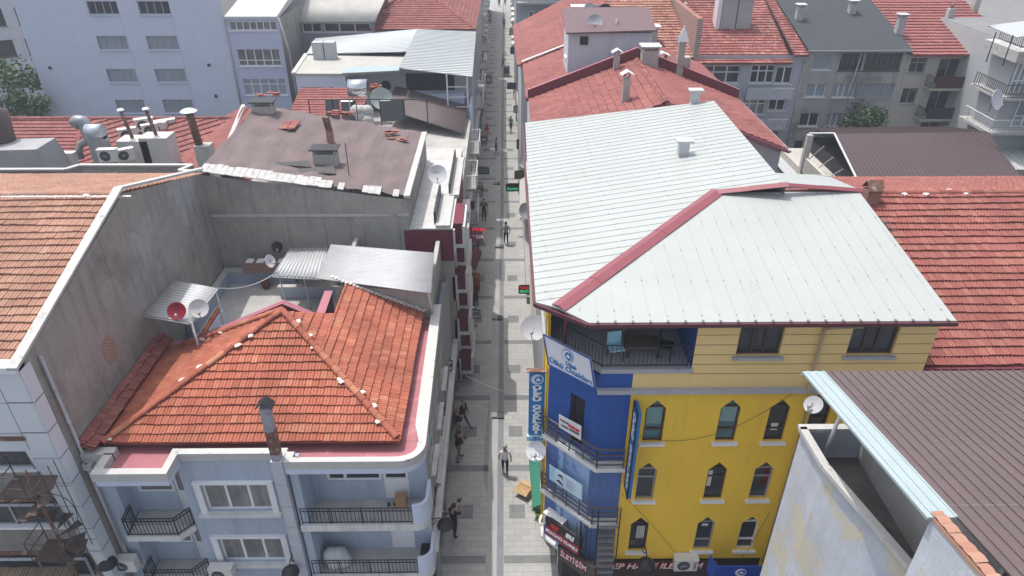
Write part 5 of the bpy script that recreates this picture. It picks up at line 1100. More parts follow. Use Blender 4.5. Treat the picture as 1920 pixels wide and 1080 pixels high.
for i, (px, py) in enumerate(((932, 597), (933, 780), (931, 345), (936, 463))):
    q = pt(px, py, z=0); lab = ['twin drain box in the centre strip between the cross bands', 'twin drain box on the centre strip behind the man in white', 'twin drain box on the far centre strip beside the striding boy', 'twin drain box on the strip left of the man in grey'][i]
    if gr is None:
        gr = thing('drain_box', lab, 'drain', (q.x, q.y, 0), 'drain boxes in the centre strip', local=True)
        b = MB(); b.box(-.32, -.02, -.22, .22, 0, .14); b.build('casing', [M('beige_iron', (.26, .25, .23), .8)], gr); b = MB(); b.box(.02, .34, -.25, .2, 0, .1)
        for k in range(5): b.box(.05+k*.055, .075+k*.055, -.22, .17, .1, .12)
        b.build('grate', [M('dark_iron', (.07, .07, .075), .7)], gr)
    else: dup(gr, lab, (q.x, q.y, 0))
# ----------------------------------------------------------------------- satellite dishes
def make_dish(mat, label, loc, r, az, el, group='satellite dishes'):
    t = thing('satellite_dish', label, 'satellite dish', loc, group, local=True)
    b = MB(); n = 20; prof = [(r*k/6, .22*r*(k/6)**2) for k in range(1, 7)]
    Rm = Matrix.Rotation(az, 4, 'Z') @ Matrix.Rotation(R(90)-el, 4, 'X')
    rg = b.lathe([(.01, 0)]+prof, n); b.lathe([(r, .22*r), (r*1.02, .2*r), (r*.99, .2*r-.02)], n)
    b.bm.transform(Rm); b.build('reflector', [mat], t)
    b = MB(); f = Vector((0, -r*.62, r*.75)); b.tube([Vector((0, -r*.9, .2*r)), f], .018, 5); b.tube([f, f+Vector((0, .1, -.08))], .05, 7); b.bm.transform(Rm); b.build('feed_arm', [zincdull], t)
    b = MB(); pb = Rm @ Vector((0, 0, -.02)); b.tube([pb, pb+Vector((0, .15, -.05)), Vector((pb.x, pb.y+.2, -r*1.25))], .03, 6); b.tube([pb+Vector((0,.02,0)), pb+Vector((0, .16, -.1))], .07, 6); b.build('mast', [black], t)
    return t
def dmast(px, py, **k): return pt(px, py, **k)
rustdish = M('rust_spotted_dish', (.55, .54, .55), .55, .08, 3, patch2=((.3, .16, .1), .66, 3, .05))
dishes = []
for (px, py, kw, r, mat, az, el, lb) in (
    (332, 583, dict(z=10.55), .34, red_dish, 10, 30, 'dark red satellite dish on the corrugated canopy'), (373, 578, dict(z=10.5), .36, rustdish, 20, 30, 'rust spotted white satellite dish next to the red one'),
    (505, 490, dict(z=9.6), .3, dish_w, 70, 25, 'small white satellite dish on a pole by the terrace canopy'), (520, 463, dict(y=30.3), .27, black, 10, 20, 'small black satellite dish on the stained grey wall'),
    (820, 327, dict(z=10.9), .5, dish_w, 5, 32, 'white satellite dish with lettering on the flat roof strip'), (1002, 616, dict(z=11.5), .46, dish_g, -15, 50, 'large grey satellite dish left of the white banner'),
    (1005, 846, dict(z=7.2), .36, dish_w, -10, 50, 'white satellite dish with name above the green awning'), (1526, 760, dict(y=14.2), .25, dish_g, -60, 50, 'grey satellite dish on the terrace parapet of the brown roof house'),
    (1866, 187, dict(y=51.3), .75, dish_w, 30, 20, 'big white satellite dish on the lower corner balcony, right edge'), (1106, 18, dict(y=57), .5, dish_g, 10, 30, 'grey dish farthest back of the roof cluster by the attic room'),
    (1115, 42, dict(y=46), .5, dish_g, -5, 30, 'grey dish with a tall mast on the attic roof edge'), (1118, 24, dict(y=53), .5, M('lilac_dish', (.34, .34, .42), .5), 10, 30, 'lilac grey dish in the middle of the roof cluster'),
    (1134, 23, dict(y=52.5), .55, black, 10, 25, 'black dish at the right of the roof cluster'), (1159, 47, dict(y=46), .4, dish_w, 60, 25, 'narrow looking white dish on the mauve attic roof'),
    (715, 186, dict(y=51), .8, M('green_dish', (.30, .36, .34), .5), 20, 30, 'pale green dish beside the brown corrugated canopy'), (976, 305, dict(z=8), .4, dish_g, 60, 30, 'small grey dish at the eave of the white metal roof'),
    (984, 396, dict(z=9), .45, dish_g, 40, 30, 'grey dish below the street eave, near the lit green sign')):
    dishes.append(make_dish(mat, lb, pt(px, py, **kw), r, R(az), R(el)))
d = dishes[4]; text('NEXT', .16, Vector((0, -.2, .18)), X3, Vector((0, .5, .85)), black, d); text('ŞANLI', .16, Vector((0, -.28, .02)), X3, Vector((0, .75, .6)), black, dishes[6])
# ----------------------------------------------------------------------- air conditioners
AC = None
def ac(label, loc, rz=0, s=1.):
    global AC
    if AC is None:
        AC = thing('air_conditioner', label, 'air conditioner', loc, 'outdoor air conditioner units', rz, local=True)
        b = MB(); b.box(-.42, .42, -.16, .16, 0, .6); b.box(-.44, .44, -.18, .18, .6, .615); b.build('casing', [acw], AC)
        b = MB(); b.tube([(-.1, -.161, .3), (-.1, -.172, .3)], .24, 20); g = b.build('fan_grille', [black], AC)
        b = MB()
        for k in range(6): a = k*math.pi/6; b.tube([(-.1+.23*math.cos(a), -.178, .3+.23*math.sin(a)), (-.1-.23*math.cos(a), -.178, .3-.23*math.sin(a))], .008, 4)
        b.build('guard', [zincdull], g)
        b = MB(); b.box(-.35, -.3, -.15, .3, -.05, -.005); b.box(.3, .35, -.15, .3, -.05, -.005); b.build('bracket', [black], AC); return AC
    r = dup(AC, label, loc, (0, 0, rz), s); return r
ac('white air conditioner low on the blue wall beside the white clad block', pt(240, 1066, y=16.7))
ac('white air conditioner under the lower window of the blue house', pt(420, 1082, y=16.7))
v = ac('pale air conditioner with upright lettering on the yellow wall above the shop fascia', pt(1283, 1064, y=16.6)-Z3*.0, 0, 1.0)
text('VESTEL', .13, Vector((.32, -.17, .3)), Z3, -X3, black, v, ext=.003)
ac('air conditioner on the shop canopy behind the driving school sign', Vector((A_[0], A_[1], 3.5))+slant(A_, B_)[1]*.7+slant(A_, B_)[3]*.2+Z3*.42, R(-44), 1.)
for i, (px, py, y, rz, s) in enumerate(((80, 306, 45, -.3, 1.3), (106, 308, 45, 0, 1.4), (130, 308, 45, 0, 1.4), (207, 302, 44, .1, 1.4), (238, 300, 44.5, .6, 1.3), (243, 262, 48.5, .5, 1.4), (274, 244, 51, .5, 1.5), (284, 252, 50, .6, 1.3), (300, 250, 51.5, 0, 1.5), (316, 246, 52, .5, 1.5))):
    ac(['air conditioner at the left end of the roof machines, next to the big duct hood', 'second of two dark faced air conditioners in front of the red tiles', 'dark faced air conditioner beside the bent duct foot', 'front air conditioner with a round black fan facing the camera', 'small air conditioner against the left white block chimney', 'air conditioner at the left top corner of the white block chimney', 'topmost tilted air conditioner behind the white block chimneys', 'tilted air conditioner between the two white block chimneys', 'air conditioner behind the cowl of the right white chimney', 'air conditioner at the right end of the roof machines'][i], pt(px, py, y=y), rz, s)
q = pt(885, 305, z=4.5); ac('white air conditioner hanging over the shops on the left of the street', q, R(90), 1.2)
q = pt(833, 455, z=8.5); ac('air conditioner on the maroon street front', pt(866, 435, z=6.2), R(90), 1.2)
# ducts on the low roof
dk = M('duct_zinc', (.30, .31, .33), .45, .15, 1.5, metal=.4)
t = thing('duct_hood', 'big rusty brown extractor hood on a grey metal housing, left edge', 'duct', (-34.5, 44.5, 6)); q = pt(20, 300, y=44)
mb = MB(); mb.tube([(q.x, 44, q.z-.2), (q.x, 44, q.z+1.6), (q.x-.1, 44.1, q.z+2.6), (q.x-1.0, 44.2, q.z+3.0)], [.7, .75, 1.0, 1.1], 14); mb.build('hood', [M('burnt_metal', (.10, .075, .07), .6, .3, 1.5)], t)
q = pt(48, 322, y=42.5); mb = MB(); mb.prism([(q.x-2.6, 42.2, q.z-.8), (q.x+1.0, 42.2, q.z-.8), (q.x+1.9, 42.2, q.z-.2), (q.x+1.4, 42.2, q.z+1.6), (q.x-2.6, 42.2, q.z+1.5)], (0, 2.2, 0)); mb.build('housing', [M('housing_grey', (.32, .32, .33), .6, .2, 1)], t)
q = pt(155, 300, y=45.5); t = thing('bent_duct', 'bent grey extractor duct rising in front of the red tiles', 'duct', (q.x, q.y, q.z))
mb = MB(); P = [pt(px, py, y=45.5) for px, py in ((153, 297), (148, 282), (152, 270), (162, 266), (170, 262), (166, 250), (160, 235), (154, 226), (147, 226), (140, 233))]; mb.tube(P, [.22, .22, .24, .26, .42, .45, .42, .4, .4, .42], 12); mb.build('duct', [dk], t)
q = pt(192, 290, y=45.0); t = thing('cowl_duct', 'upright silver duct with a drum cowl between the air conditioners', 'duct', (q.x, q.y, q.z))
mb = MB(); mb.box(q.x-.5, q.x+.55, 44.6, 45.4, q.z-1, q.z+1.3); mb.build('duct', [zincdull], t); mb = MB(); mb.tube([(q.x-.5, 45, q.z+1.6), (q.x+.55, 45, q.z+1.6)], .5, 18); mb.build('cowl', [M('bright_zinc', (.50, .55, .60), .35, .1, 1, metal=.4)], t)
for px, py, lb, cm in ((248, 258, 'thin brown flue on the left white block chimney', rust), (294, 256, 'capped flue on the right white block chimney', rust)):
    q = pt(px, py, y=46.5); t = thing('roof_flue', lb, 'flue', q); mb = MB(); mb.tube([q, q+Vector((-.25, 0, 1.9))], .12, 10); mb.build('pipe', [cm], t); mb = MB(); mb.lathe([(.24, 0), (.17, .1), (.02, .14)], 12, 0, q+Vector((-.25, 0, 1.9))); mb.build('cap', [capw], t)
# solar water heater and rail behind the felt roof
q = pt(672, 165, y=45.5); t = thing('solar_water_heater', 'shiny solar water heater tank on a steel frame with dark panels', 'water heater', (q.x, 45.5, 8))
chrome = M('chrome_tank', (.62, .64, .66), .18, .06, 1, metal=.85)
mb = MB(); mb.tube([(q.x-.62, 45.5, q.z), (q.x+.62, 45.5, q.z)], .55, 20); mb.build('tank', [chrome], t)
mb = MB()
for sx in (-.6, .6):
    for sy in (-.4, .4): mb.tube([(q.x+sx, 45.5+sy, q.z-.3), (q.x+sx, 45.5+sy*1.6, q.z-3.2)], .05, 5)
mb.build('frame', [zincdull], t)
for px, py in ((625, 205), (655, 208), (727, 207), (748, 205)):
    a = pt(px, py, y=45); mb = MB(); mb.prism([(a.x-.45, 44.6, a.z-.6), (a.x+.45, 44.6, a.z-.6), (a.x+.3, 45.6, a.z+.45), (a.x-.6, 45.6, a.z+.45)], (0, .05, .03)); mb.build('panel', [M('solar_black', (.02, .025, .03), .15)], t)
t = thing('pipe_rail', 'thin black pipe rail along the back edge of the felt roof', 'railing', (-8, 41, 11)); mb = MB(); a, b = pt(578, 187, y=42), pt(800, 190, y=42); railing(mb, [(a.x, 42), (b.x, 42)], a.z-2.1, a.z, .03, 1.3, 0, False, .035); mb.build('rails', [black], t)
q = pt(685, 205, y=44); t = MB(); 
for k in range(6): blob(t, q+Vector((random.uniform(-.6, .6), random.uniform(-.2, .2), random.uniform(-.7, 0))), .45, 0, (1, .8, .9), 2, .05)
tag(t.build('covered_bundle', [M('grey_tarp', (.42, .42, .40), .8, .15, 1.5)]), 'grey tarpaulin bundle under the solar water heater', 'tarpaulin')
# ----------------------------------------------------------------------- signs and banners
def M1(n, c, r=.5): return M(n, c, r, .04, 1.)
sw = M1('sign_white', (.66, .67, .72)); sblue = M1('sign_blue', (.015, .16, .44)); sred = M1('sign_red', (.30, .015, .03)); sblk = M1('sign_black', (.02, .018, .02)); stxt = M1('sign_letter_white', (.75, .77, .8)); sredl = M1('sign_letter_red', (.55, .03, .04)); sbt = M1('sign_letter_blue', (.01, .17, .42)); scy = M1('sign_cyan', (.36, .60, .72)); sdk = M1('sign_letter_dark', (.04, .04, .05))
def quad_sign(name, label, TL, TR, BR, BL, board, edge=None, th=.05, cat='sign'):
    t = thing(name, label, cat, (TL+BR)/2); U = (TR-TL).normalized(); V = (TL-BL); V = (V-U*V.dot(U)).normalized(); N = U.cross(V)
    mb = MB(); mb.prism([TL, TR, BR, BL], -N*th); mb.build('board', [board], t)
    if edge:
        mb = MB(); P = [TL, TR, BR, BL]
        for i in range(4): mb.tube([P[i]+N*.004, P[(i+1) % 4]+N*.004], .028, 4)
        mb.build('frame', [edge], t)
    def at(u, v, lift=.012): return TL.lerp(TR, u).lerp(BL.lerp(BR, u), v)+N*lift
    return t, at, U, V, N
def emblem(t, c, U, V, N, r, m0, m1):
    mb = MB(); e = lambda a, k, n=0.: c+(U*math.cos(a)+V*math.sin(a))*r*k+N*n
    mb.prism([e(2*math.pi*k/28, 1) for k in range(28)], N*.008, 0); b0 = mb.build('emblem', [m0], t)
    mb = MB()
    for k in range(28):
        a, b = 2*math.pi*k/28, 2*math.pi*(k+1)/28
        mb.prism([e(a, .92, .01), e(b, .92, .01), e(b, .82, .01), e(a, .82, .01)], N*.006, 0)
    for k in range(18):   # crescent
        a, b = R(60+k*12.5), R(60+(k+1)*12.5); w = lambda x: .08+.3*math.sin((x-R(60))/R(225)*math.pi)
        mb.prism([e(a, .74, .01), e(b, .74, .01), e(b, .74-w(b)*.75, .01), e(a, .74-w(a)*.75, .01)], N*.006, 0)
    for pts in ([(-.2, -.25), (.45, -.3), (.5, -.05), (.2, .1), (.25, .4), (.1, .2), (-.1, .05)],):
        mb.prism([c+(U*x+V*y)*r+N*.01 for x, y in pts], N*.006, 0)
    mb.build('crest', [m1], b0)
U0 = slant(A_, B_)[1]; N0 = slant(A_, B_)[3]
def cpl(off): p = Vector((A_[0], A_[1], 0))+N0*off; return (p, N0)
TL, TR, BR, BL = [pt(px, py, pl=cpl(.42)) for px, py in ((1019, 627), (1107, 673), (1115, 728), (1029, 683))]
t, at, U, V, N = quad_sign('banner', 'big white tilted banner with round blue emblem on the top loggia rail', TL, TR, BR, BL, sw, M1('banner_edge', (.03, .08, .34)), cat='banner')
emblem(t, at(.5, .3), U, V, N, (TL-BL).length*.21, sblue, stxt)
text('Uşak', (TL-BL).length*.19, at(.54, .62), U, V, sbt, t, bold=.003); text('Ülkü Ocakları', (TL-BL).length*.24, at(.5, .82), U, V, sbt, t, w=1.68, bold=.004)
TL, TR, BR, BL = Vector((.76, 18.45, 10.55)), Vector((1.30, 18.45, 10.55)), Vector((1.30, 18.45, 7.75)), Vector((.76, 18.45, 7.75))
t, at, U, V, N = quad_sign('hanging_sign', 'tall blue vertical sign with white letters and emblem over the street', TL, TR, BR, BL, sblue, None, .14)
emblem(t, at(.5, .11), U, V, N, .23, M1('sign_blue_deep', (.02, .20, .52)), stxt)
for i, ch in enumerate('ÜLKÜ OCAKLARI'):
    if ch != ' ': text(ch, .22, at(.5, .245+i*.0595), U, V, stxt, t, w=.30 if ch not in 'I' else .09, bold=.012, name='letter')
mb = MB(); mb.box(.70, 1.36, 18.38, 18.5, 7.5, 7.72); mb.build('lower_panel', [scy], t)
text('UŞAK', .09, Vector((1.03, 18.37, 7.66)), X3, Z3, sbt, t, bold=.003); text('İL BAŞKANLIĞI', .09, Vector((1.03, 18.37, 7.565)), X3, Z3, sbt, t, w=.5, bold=.003)
mb = MB(); mb.box(.66, 1.5, 18.36, 18.56, 10.58, 10.62); mb.build('top_bar', [rust], t)
# perpendicular illuminated sign on the yellow wall
TL, TR, BR, BL = Vector((3.98, 16.72, 10.75)), Vector((3.98, 16.1, 10.75)), Vector((3.98, 16.1, 7.05)), Vector((3.98, 16.72, 7.05))
t, at, U, V, N = quad_sign('hanging_sign', 'narrow blue vertical sign jutting from the yellow wall, seen edge on', TL, TR, BR, BL, sblue, sblk, .12)
for i, ch in enumerate('ÜLKÜ OCAKLARI'):
    if ch != ' ': text(ch, .26, at(.5, .12+i*.068), U, V, stxt, t, w=.34 if ch != 'I' else .1, bold=.012, name='letter')
TL, TR, BR, BL = [pt(px, py, pl=cpl(.33)) for px, py in ((1048, 777), (1090, 799), (1089, 826), (1048, 801))]
t, at, U, V, N = quad_sign('banner', 'small white news banner tied to the upper chamfer balcony', TL, TR, BR, BL, sw, None, .01, cat='banner')
text('UŞAK', .12, at(.28, .33), U, V, sdk, t); text('Haber', .2, at(.68, .4), U, V, sredl, t, bold=.008); text('İNTERNET GAZETECİLİĞİ', .09, at(.52, .68), U, V, sdk, t, w=.75, bold=.002); text('•', .3, at(.1, .32), U, V, sredl, t)
TL, TR, BR, BL = [pt(px, py, pl=cpl(.33)) for px, py in ((1030, 871), (1092, 910), (1091, 939), (1030, 898))]
t, at, U, V, N = quad_sign('banner', 'pale blue banner with black portrait mark on the lower chamfer balcony', TL, TR, BR, BL, scy, None, .01, cat='banner')
mb = MB(); mb.prism([at(.18, .06, .002), at(.98, .06, .002), at(.98, .95, .002), at(.18, .95, .002)], N*.004); mb.build('panel', [M1('banner_pale', (.55, .66, .74))], t)
mb = MB(); mb.prism([at(.22, .75), at(.3, .6), at(.36, .66), at(.46, .8), at(.4, .84)], N*.004); mb.prism([at(.26, .36), at(.31, .22), at(.38, .2), at(.42, .3), at(.44, .5), at(.38, .36), at(.32, .34)], N*.004); mb.build('portrait_mark', [sdk], t)
mb = MB()
for k in range(8): mb.prism([at(.52, .2+k*.08), at(.52+.3*(.6+.4*((k*7) % 3)/2), .2+k*.08), at(.52+.3*(.6+.4*((k*7) % 3)/2), .225+k*.08), at(.52, .225+k*.08)], N*.003)
mb.build('text_lines', [M1('faint_blue', (.25, .35, .5))], t)
TL, TR, BR, BL = [pt(px, py, pl=cpl(.45)) for px, py in ((1023, 968), (1087, 1010), (1084, 1041), (1022, 999))]
t, at, U, V, N = quad_sign('shop_sign', 'black and red driving school sign with slanted letters on the chamfer', TL, TR, BR, BL, sblk, None, .1)
mb = MB(); mb.prism([at(0, .52, .002), at(1, .52, .002), at(1, 1, .002), at(0, 1, .002)], N*.006); mb.build('red_band', [sred], t)
text('ay', .42, at(.27, .26), U, V, sredl, t, bold=.02, shear=.2); text('su', .42, at(.72, .26), U, V, stxt, t, bold=.02, shear=.2); text('SÜRÜCÜ KURSU', .2, at(.5, .76, .014), U, V, stxt, t, w=1.5, bold=.006)
TL, TR, BR, BL = [pt(px, py, pl=cpl(.4)) for px, py in ((1046, 1022), (1116, 1066), (1114, 1096), (1046, 1046))]
t, at, U, V, N = quad_sign('shop_sign', 'brown phone shop fascia with outlined letters on the chamfer', TL, TR, BR, BL, shopdark, None, .1)
text('İLETİŞİM', .36, at(.42, .42), U, V, sredl, t, w=1.25, bold=.02, shear=.25); text('İLETİŞİM', .36, at(.42, .42, .02), U, V, stxt, t, w=1.25, shear=.25)
t = thing('shop_sign', 'long dark brown phone shop fascia along the foot of the yellow wall', 'sign', (5.7, 16.6, 2.5)); mb = MB(); mb.box(3.7, 7.75, 16.55, 16.75, 1.0, 3.06); mb.build('board', [shopdark], t)
a, b = pt(1132, 1062, y=16.53), pt(1316, 1062, y=16.53); zc = pt(1220, 1062, y=16.53).z
text('CEP HANE ILETIŞIM', .42, Vector(((a.x+b.x)/2, 16.54, zc)), X3, Z3, sredl, t, w=b.x-a.x, bold=.016, shear=.25); text('CEP HANE ILETIŞIM', .42, Vector(((a.x+b.x)/2, 16.528, zc)), X3, Z3, stxt, t, w=b.x-a.x-.03, bold=-.002, shear=.25)
for i in range(7):
    x = a.x+.15+i*.47; mb = MB(); mb.box(x, x+.38, 16.535, 16.549, 1.8, 2.2); o = mb.build('logo_panel', [sw], t); mb = MB(); mb.box(x+.07, x+.31, 16.525, 16.534, 1.98, 2.1); mb.build('logo_mark', [[sbt, sredl, sdk, M1('sign_orange', (.5, .2, .03))][i % 4]], o)
q0, q1 = pt(1346, 1063, y=15.6), pt(1432, 1063, y=15.6)
TL, TR, BR, BL = q0, q1, q1-Z3*.9, q0-Z3*.9
t, at, U, V, N = quad_sign('shop_sign', 'blue awning sign with white emblem at the foot of the yellow wall', TL, TR, BR, BL, M1('deep_blue', (.01, .06, .36)), None, .06)
emblem(t, at(.52, .3), U, V, N, .21, M1('deep_blue2', (.02, .09, .42)), stxt); mb = MB(); mb.prism([TL, BL, BL+Vector((-.12, .5, 0)), TL+Vector((-.12, .5, 0))], (-.04, 0, 0)); mb.build('side_panel', [M1('deep_blue', (.01, .06, .36))], t)
# hanging signs over the street, faces towards the camera
gl_g, gl_r = glow('led_green', (.04, .55, .2), .5), glow('led_red', (.55, .03, .04), .5)
def street_sign(label, x0, y0, x1, y1, z, board, lines, name='hanging_sign', group='signs hung over the street'):
    c = pt((x0+x1)/2, (y0+y1)/2, z=z); y = c.y; TL, TR, BR, BL = [pt(a, b, y=y) for a, b in ((x0, y0), (x1, y0), (x1, y1), (x0, y1))]
    t, at, U, V, N = quad_sign(name, label, TL, TR, BR, BL, board, black, .12); t['group'] = group
    W = (TR-TL).length; Hh_ = (TL-BL).length
    for (s, v, k, m) in lines: text(s, Hh_*k, at(.5, v), U, V, m, t, w=W*.85, bold=.006)
    e = 1 if c.x > -.3 else -1; mb = MB(); pa = (TR if e > 0 else TL)+Z3*.05; mb.tube([pa-X3*e*W*.8, pa+X3*e*.9], .03, 5); mb.build('bracket', [black], t); return t
street_sign('lit two line sign, red over green, beside the white metal roof', 973, 536, 993, 550, 3.8, sblk, [('TEKNİK', .28, .42, gl_r), ('SERVİS', .74, .42, gl_g)])
street_sign('black sign with lit green letters over the street', 949, 345, 973, 358, 3.8, sblk, [('KULAKLIK', .7, .4, gl_g)])
street_sign('dark grey square sign over the left pavement', 897, 314, 917, 326, 3.8, M1('sign_slate', (.06, .07, .10)), [('GÖZLÜK', .35, .3, M1('dim_text', (.2, .22, .26))), ('OPTİK', .7, .3, M1('dim_text', (.2, .22, .26)))])
street_sign('olive sign by the street eave of the white roof', 965, 321, 984, 335, 3.8, M1('sign_olive', (.09, .09, .03)), [])
street_sign('navy sign far up on the right of the street', 951, 156, 968, 167, 4, M1('sign_navy', (.03, .035, .10)), [])
street_sign('grey white hanging sign with dark letters by the maroon bays', 873, 581, 900, 597, 3.4, M1('sign_greyw', (.34, .34, .33)), [('MİNYATÜR', .45, .36, sdk)])
street_sign('upright pink lettered hotel sign on the far left of the street', 912, 20, 921, 43, 6, M1('sign_brownred', (.16, .09, .10)), [('O', .16, .26, sw), ('T', .38, .26, sw), ('E', .62, .26, sw), ('L', .86, .26, sw)])
street_sign('white sheet sign hanging low on the left shops', 836, 676, 848, 694, 3.6, sw, [('☰', .5, .5, sdk)])
street_sign('small dark sign under the eave, right side of the street', 969, 262, 974, 279, 4, sdk, [])
# awnings
def awning(label, px, zf, zb_, mat, val=None):
    P = [pt(a, b, z=z) for (a, b), z in zip(px, (zb_, zf, zf, zb_))]; t = thing('awning', label, 'awning', (P[0].x, P[0].y, zf), 'shop awnings'); mb = MB(); n = Z3*.03; mb.prism(P, n); mb.build('canopy', [mat], t)
    mb = MB(); mb.prism([P[1], P[2], P[2]-Z3*.25, P[1]-Z3*.25], ((P[2]-P[1]).cross(Z3)).normalized()*.02); mb.build('valance', [val or mat], t); mb = MB()
    for i, j in ((1, 0), (2, 3)): mb.tube([P[i]-Z3*.02, P[j]-Z3*.6], .025, 5)
    mb.build('arm', [black], t); return t, P
awning('long green awning spotted with droppings at the corner shop', [(1026, 848), (992, 842), (1000, 952), (1030, 942)], 3.4, 3.9, M('green_canvas', (.03, .17, .11), .75, .06, 2, patch2=((.4, .42, .4), .76, 6, .01)))
t, P = awning('maroon awning with lit red and white letters at the sweet shop', [(876, 425), (903, 428), (906, 452), (878, 455)], 3.2, 3.9, M('maroon_canvas', (.09, .012, .025), .8, .1, 2))
a, b = pt(878, 441, z=3.5), pt(904, 440, z=3.5); text('BAKLAVA', .35, (a+b)/2+Vector((0, -.5, .1)), X3, Vector((0, .5, .9)), stxt, t, w=1.15, bold=.01); text('FIRIN', .3, (a+b)/2+Vector((.25, .1, .35)), X3, Vector((0, .5, .9)), gl_r, t, w=.9, bold=.008)
awning('second maroon awning in front of the sweet shop, nearer the camera', [(865, 458), (903, 470), (890, 505), (862, 500)], 3.0, 3.7, M('maroon_canvas', (.09, .012, .025), .8, .1, 2))
awning('narrow white awning under the grey side wall', [(827, 782), (840, 780), (828, 908), (818, 905)], 3.2, 3.6, whitedirty)
awning('grey white awning at the right eave, by the second dish', [(988, 330), (975, 338), (975, 408), (990, 408)], 5.0, 5.8, M('grey_canvas', (.45, .44, .42), .85, .15, 2))
awning('pale slatted awning by the lit two line sign', [(1002, 500), (992, 498), (996, 590), (1006, 600)], 6.0, 6.8, M('slat_canvas', (.40, .37, .32), .85, .15, 2))
awning('white awning strip along the far left shops', [(890, 150), (900, 150), (893, 260), (880, 262)], 4.2, 4.6, whitep)
awning('dark awning far up the left side of the street', [(888, 175), (910, 175), (906, 195), (884, 196)], 3.2, 3.6, sdk)
for i, (px, py, z, col, lb) in enumerate(((858, 560, 4.2, (.30, .28, .26), 'pale small board sticking out of the maroon bays'), (884, 385, 4, (.20, .04, .05), 'small red board over the left pavement by the railed balconies'), (893, 285, 4, (.34, .34, .35), 'pale small board under the brown canopy house'), (902, 200, 4.2, (.04, .08, .2), 'dark blue board by the far blue motorbike'), (905, 120, 4.4, (.30, .05, .04), 'small red board beside the white roofed block'), (908, 75, 5, (.36, .33, .2), 'yellowish board under the far hipped roof'), (962, 95, 5, (.05, .05, .06), 'dark board at the far red gable, right of the street'), (960, 60, 5, (.3, .26, .06), 'yellow board at the far right of the street'), (968, 205, 4.5, (.3, .3, .32), 'pale board under the red gable eave'))):
    street_sign(lb, px-5, py-6, px+5, py+6, z, M1('board_%d' % i, col), [])
# street clutter
q = pt(985, 922, z=0); t = thing('cardboard_box', 'open cardboard box lying on the pale paving by the green awning', 'box', q, None, R(-35), local=True); cb_ = M('cardboard', (.42, .26, .13), .85, .08, 3)
mb = MB(); mb.box(-.35, .35, -.25, .25, 0, .4); mb.build('box', [cb_], t); mb = MB(); mb.prism([(-.35, -.25, .4), (.35, -.25, .4), (.35, -.5, .3), (-.35, -.5, .3)], (0, 0, .015)); mb.prism([(-.35, .25, .402), (.35, .25, .402), (.3, .0, .43), (-.3, .0, .43)], (0, 0, .01)); mb.build('flap', [M('cardboard_pale', (.50, .34, .18), .85)], t)
q = pt(1014, 968, z=0); t = thing('planter', 'green and yellow planter with leaves at the end of the green awning', 'planter', q, local=True); mb = MB(); mb.lathe([(.22, 0), (.3, .45), (.26, .45), (.24, .4)], 14); mb.build('pot', [M('planter_green', (.16, .32, .06), .5)], t); mb = MB(); mb.lathe([(.302, .3), (.306, .4), (.3, .45)], 14); mb.build('band', [M('planter_yellow', (.5, .4, .05), .5)], t); mb = MB()
for i in range(160): p = Vector((random.gauss(0, .16), random.gauss(0, .16), .5+abs(random.gauss(0, .15)))); u = Vector((random.gauss(0, 1), random.gauss(0, 1), random.gauss(0, 1)))*.07; w_ = u.cross(Z3)*.6; mb.f([p-u, p+w_, p+u, p-w_], 0, random.random())
mb.build('leaves', [M('planter_leaf', None, .6, .1, 1, tile=[(.02, .05, .015), (.05, .10, .03)])], t)
q = pt(1032, 1012, z=0); t = thing('rubbish_bag', 'dark blue and black rubbish bags slumped by the corner shop', 'bag', q); mb = MB()
for c, r in (((0, 0, .35), .4), ((.1, -.1, .7), .28), ((-.12, .1, .55), .3)): blob(mb, q+Vector(c), r, 0, (1, 1, 1.1))
mb.build('sack', [M('bag_dark', (.02, .022, .05), .4, .3, 4)], t); mb = MB(); blob(mb, q+Vector((.05, -.2, 1.0)), .2, 0, (1, 1, 1)); mb.build('knot', [M('bag_blue', (.02, .03, .12), .4, .2, 4)], t)
q = pt(617, 1050, y=17.3); mb = MB()
for k in range(4): blob(mb, Vector((-6.35+random.uniform(-.25, .35), 17.25+random.uniform(-.1, .15), 2.75+random.uniform(-.15, .2))), .34, 0, (1, .9, 1), 2, .05)
tag(mb.build('white_sack', [M('white_sack', (.56, .58, .6), .7, .06, 3, bump=.4, bscale=5)], None, True), 'bulging white sack on the lower curved balcony', 'sack')
q = pt(752, 948, y=17.5); mb = MB(); mb.box(q.x-.2, q.x+.2, 17.45, 17.75, 5.17, 5.65); tag(mb.build('carton', [cb_]), 'brown carton by the door on the upper curved balcony', 'box')
for dx, lb in ((0, 'left dark slipper by the carton on the balcony'), (.22, 'right dark slipper by the carton on the balcony')):
    mb = MB(); blob(mb, (-4.3+dx, 17.6, 5.2), .1, 0, (.6, 1.2, .5)); tag(mb.build('slipper', [black]), lb, 'shoe', 'slippers on the balcony')
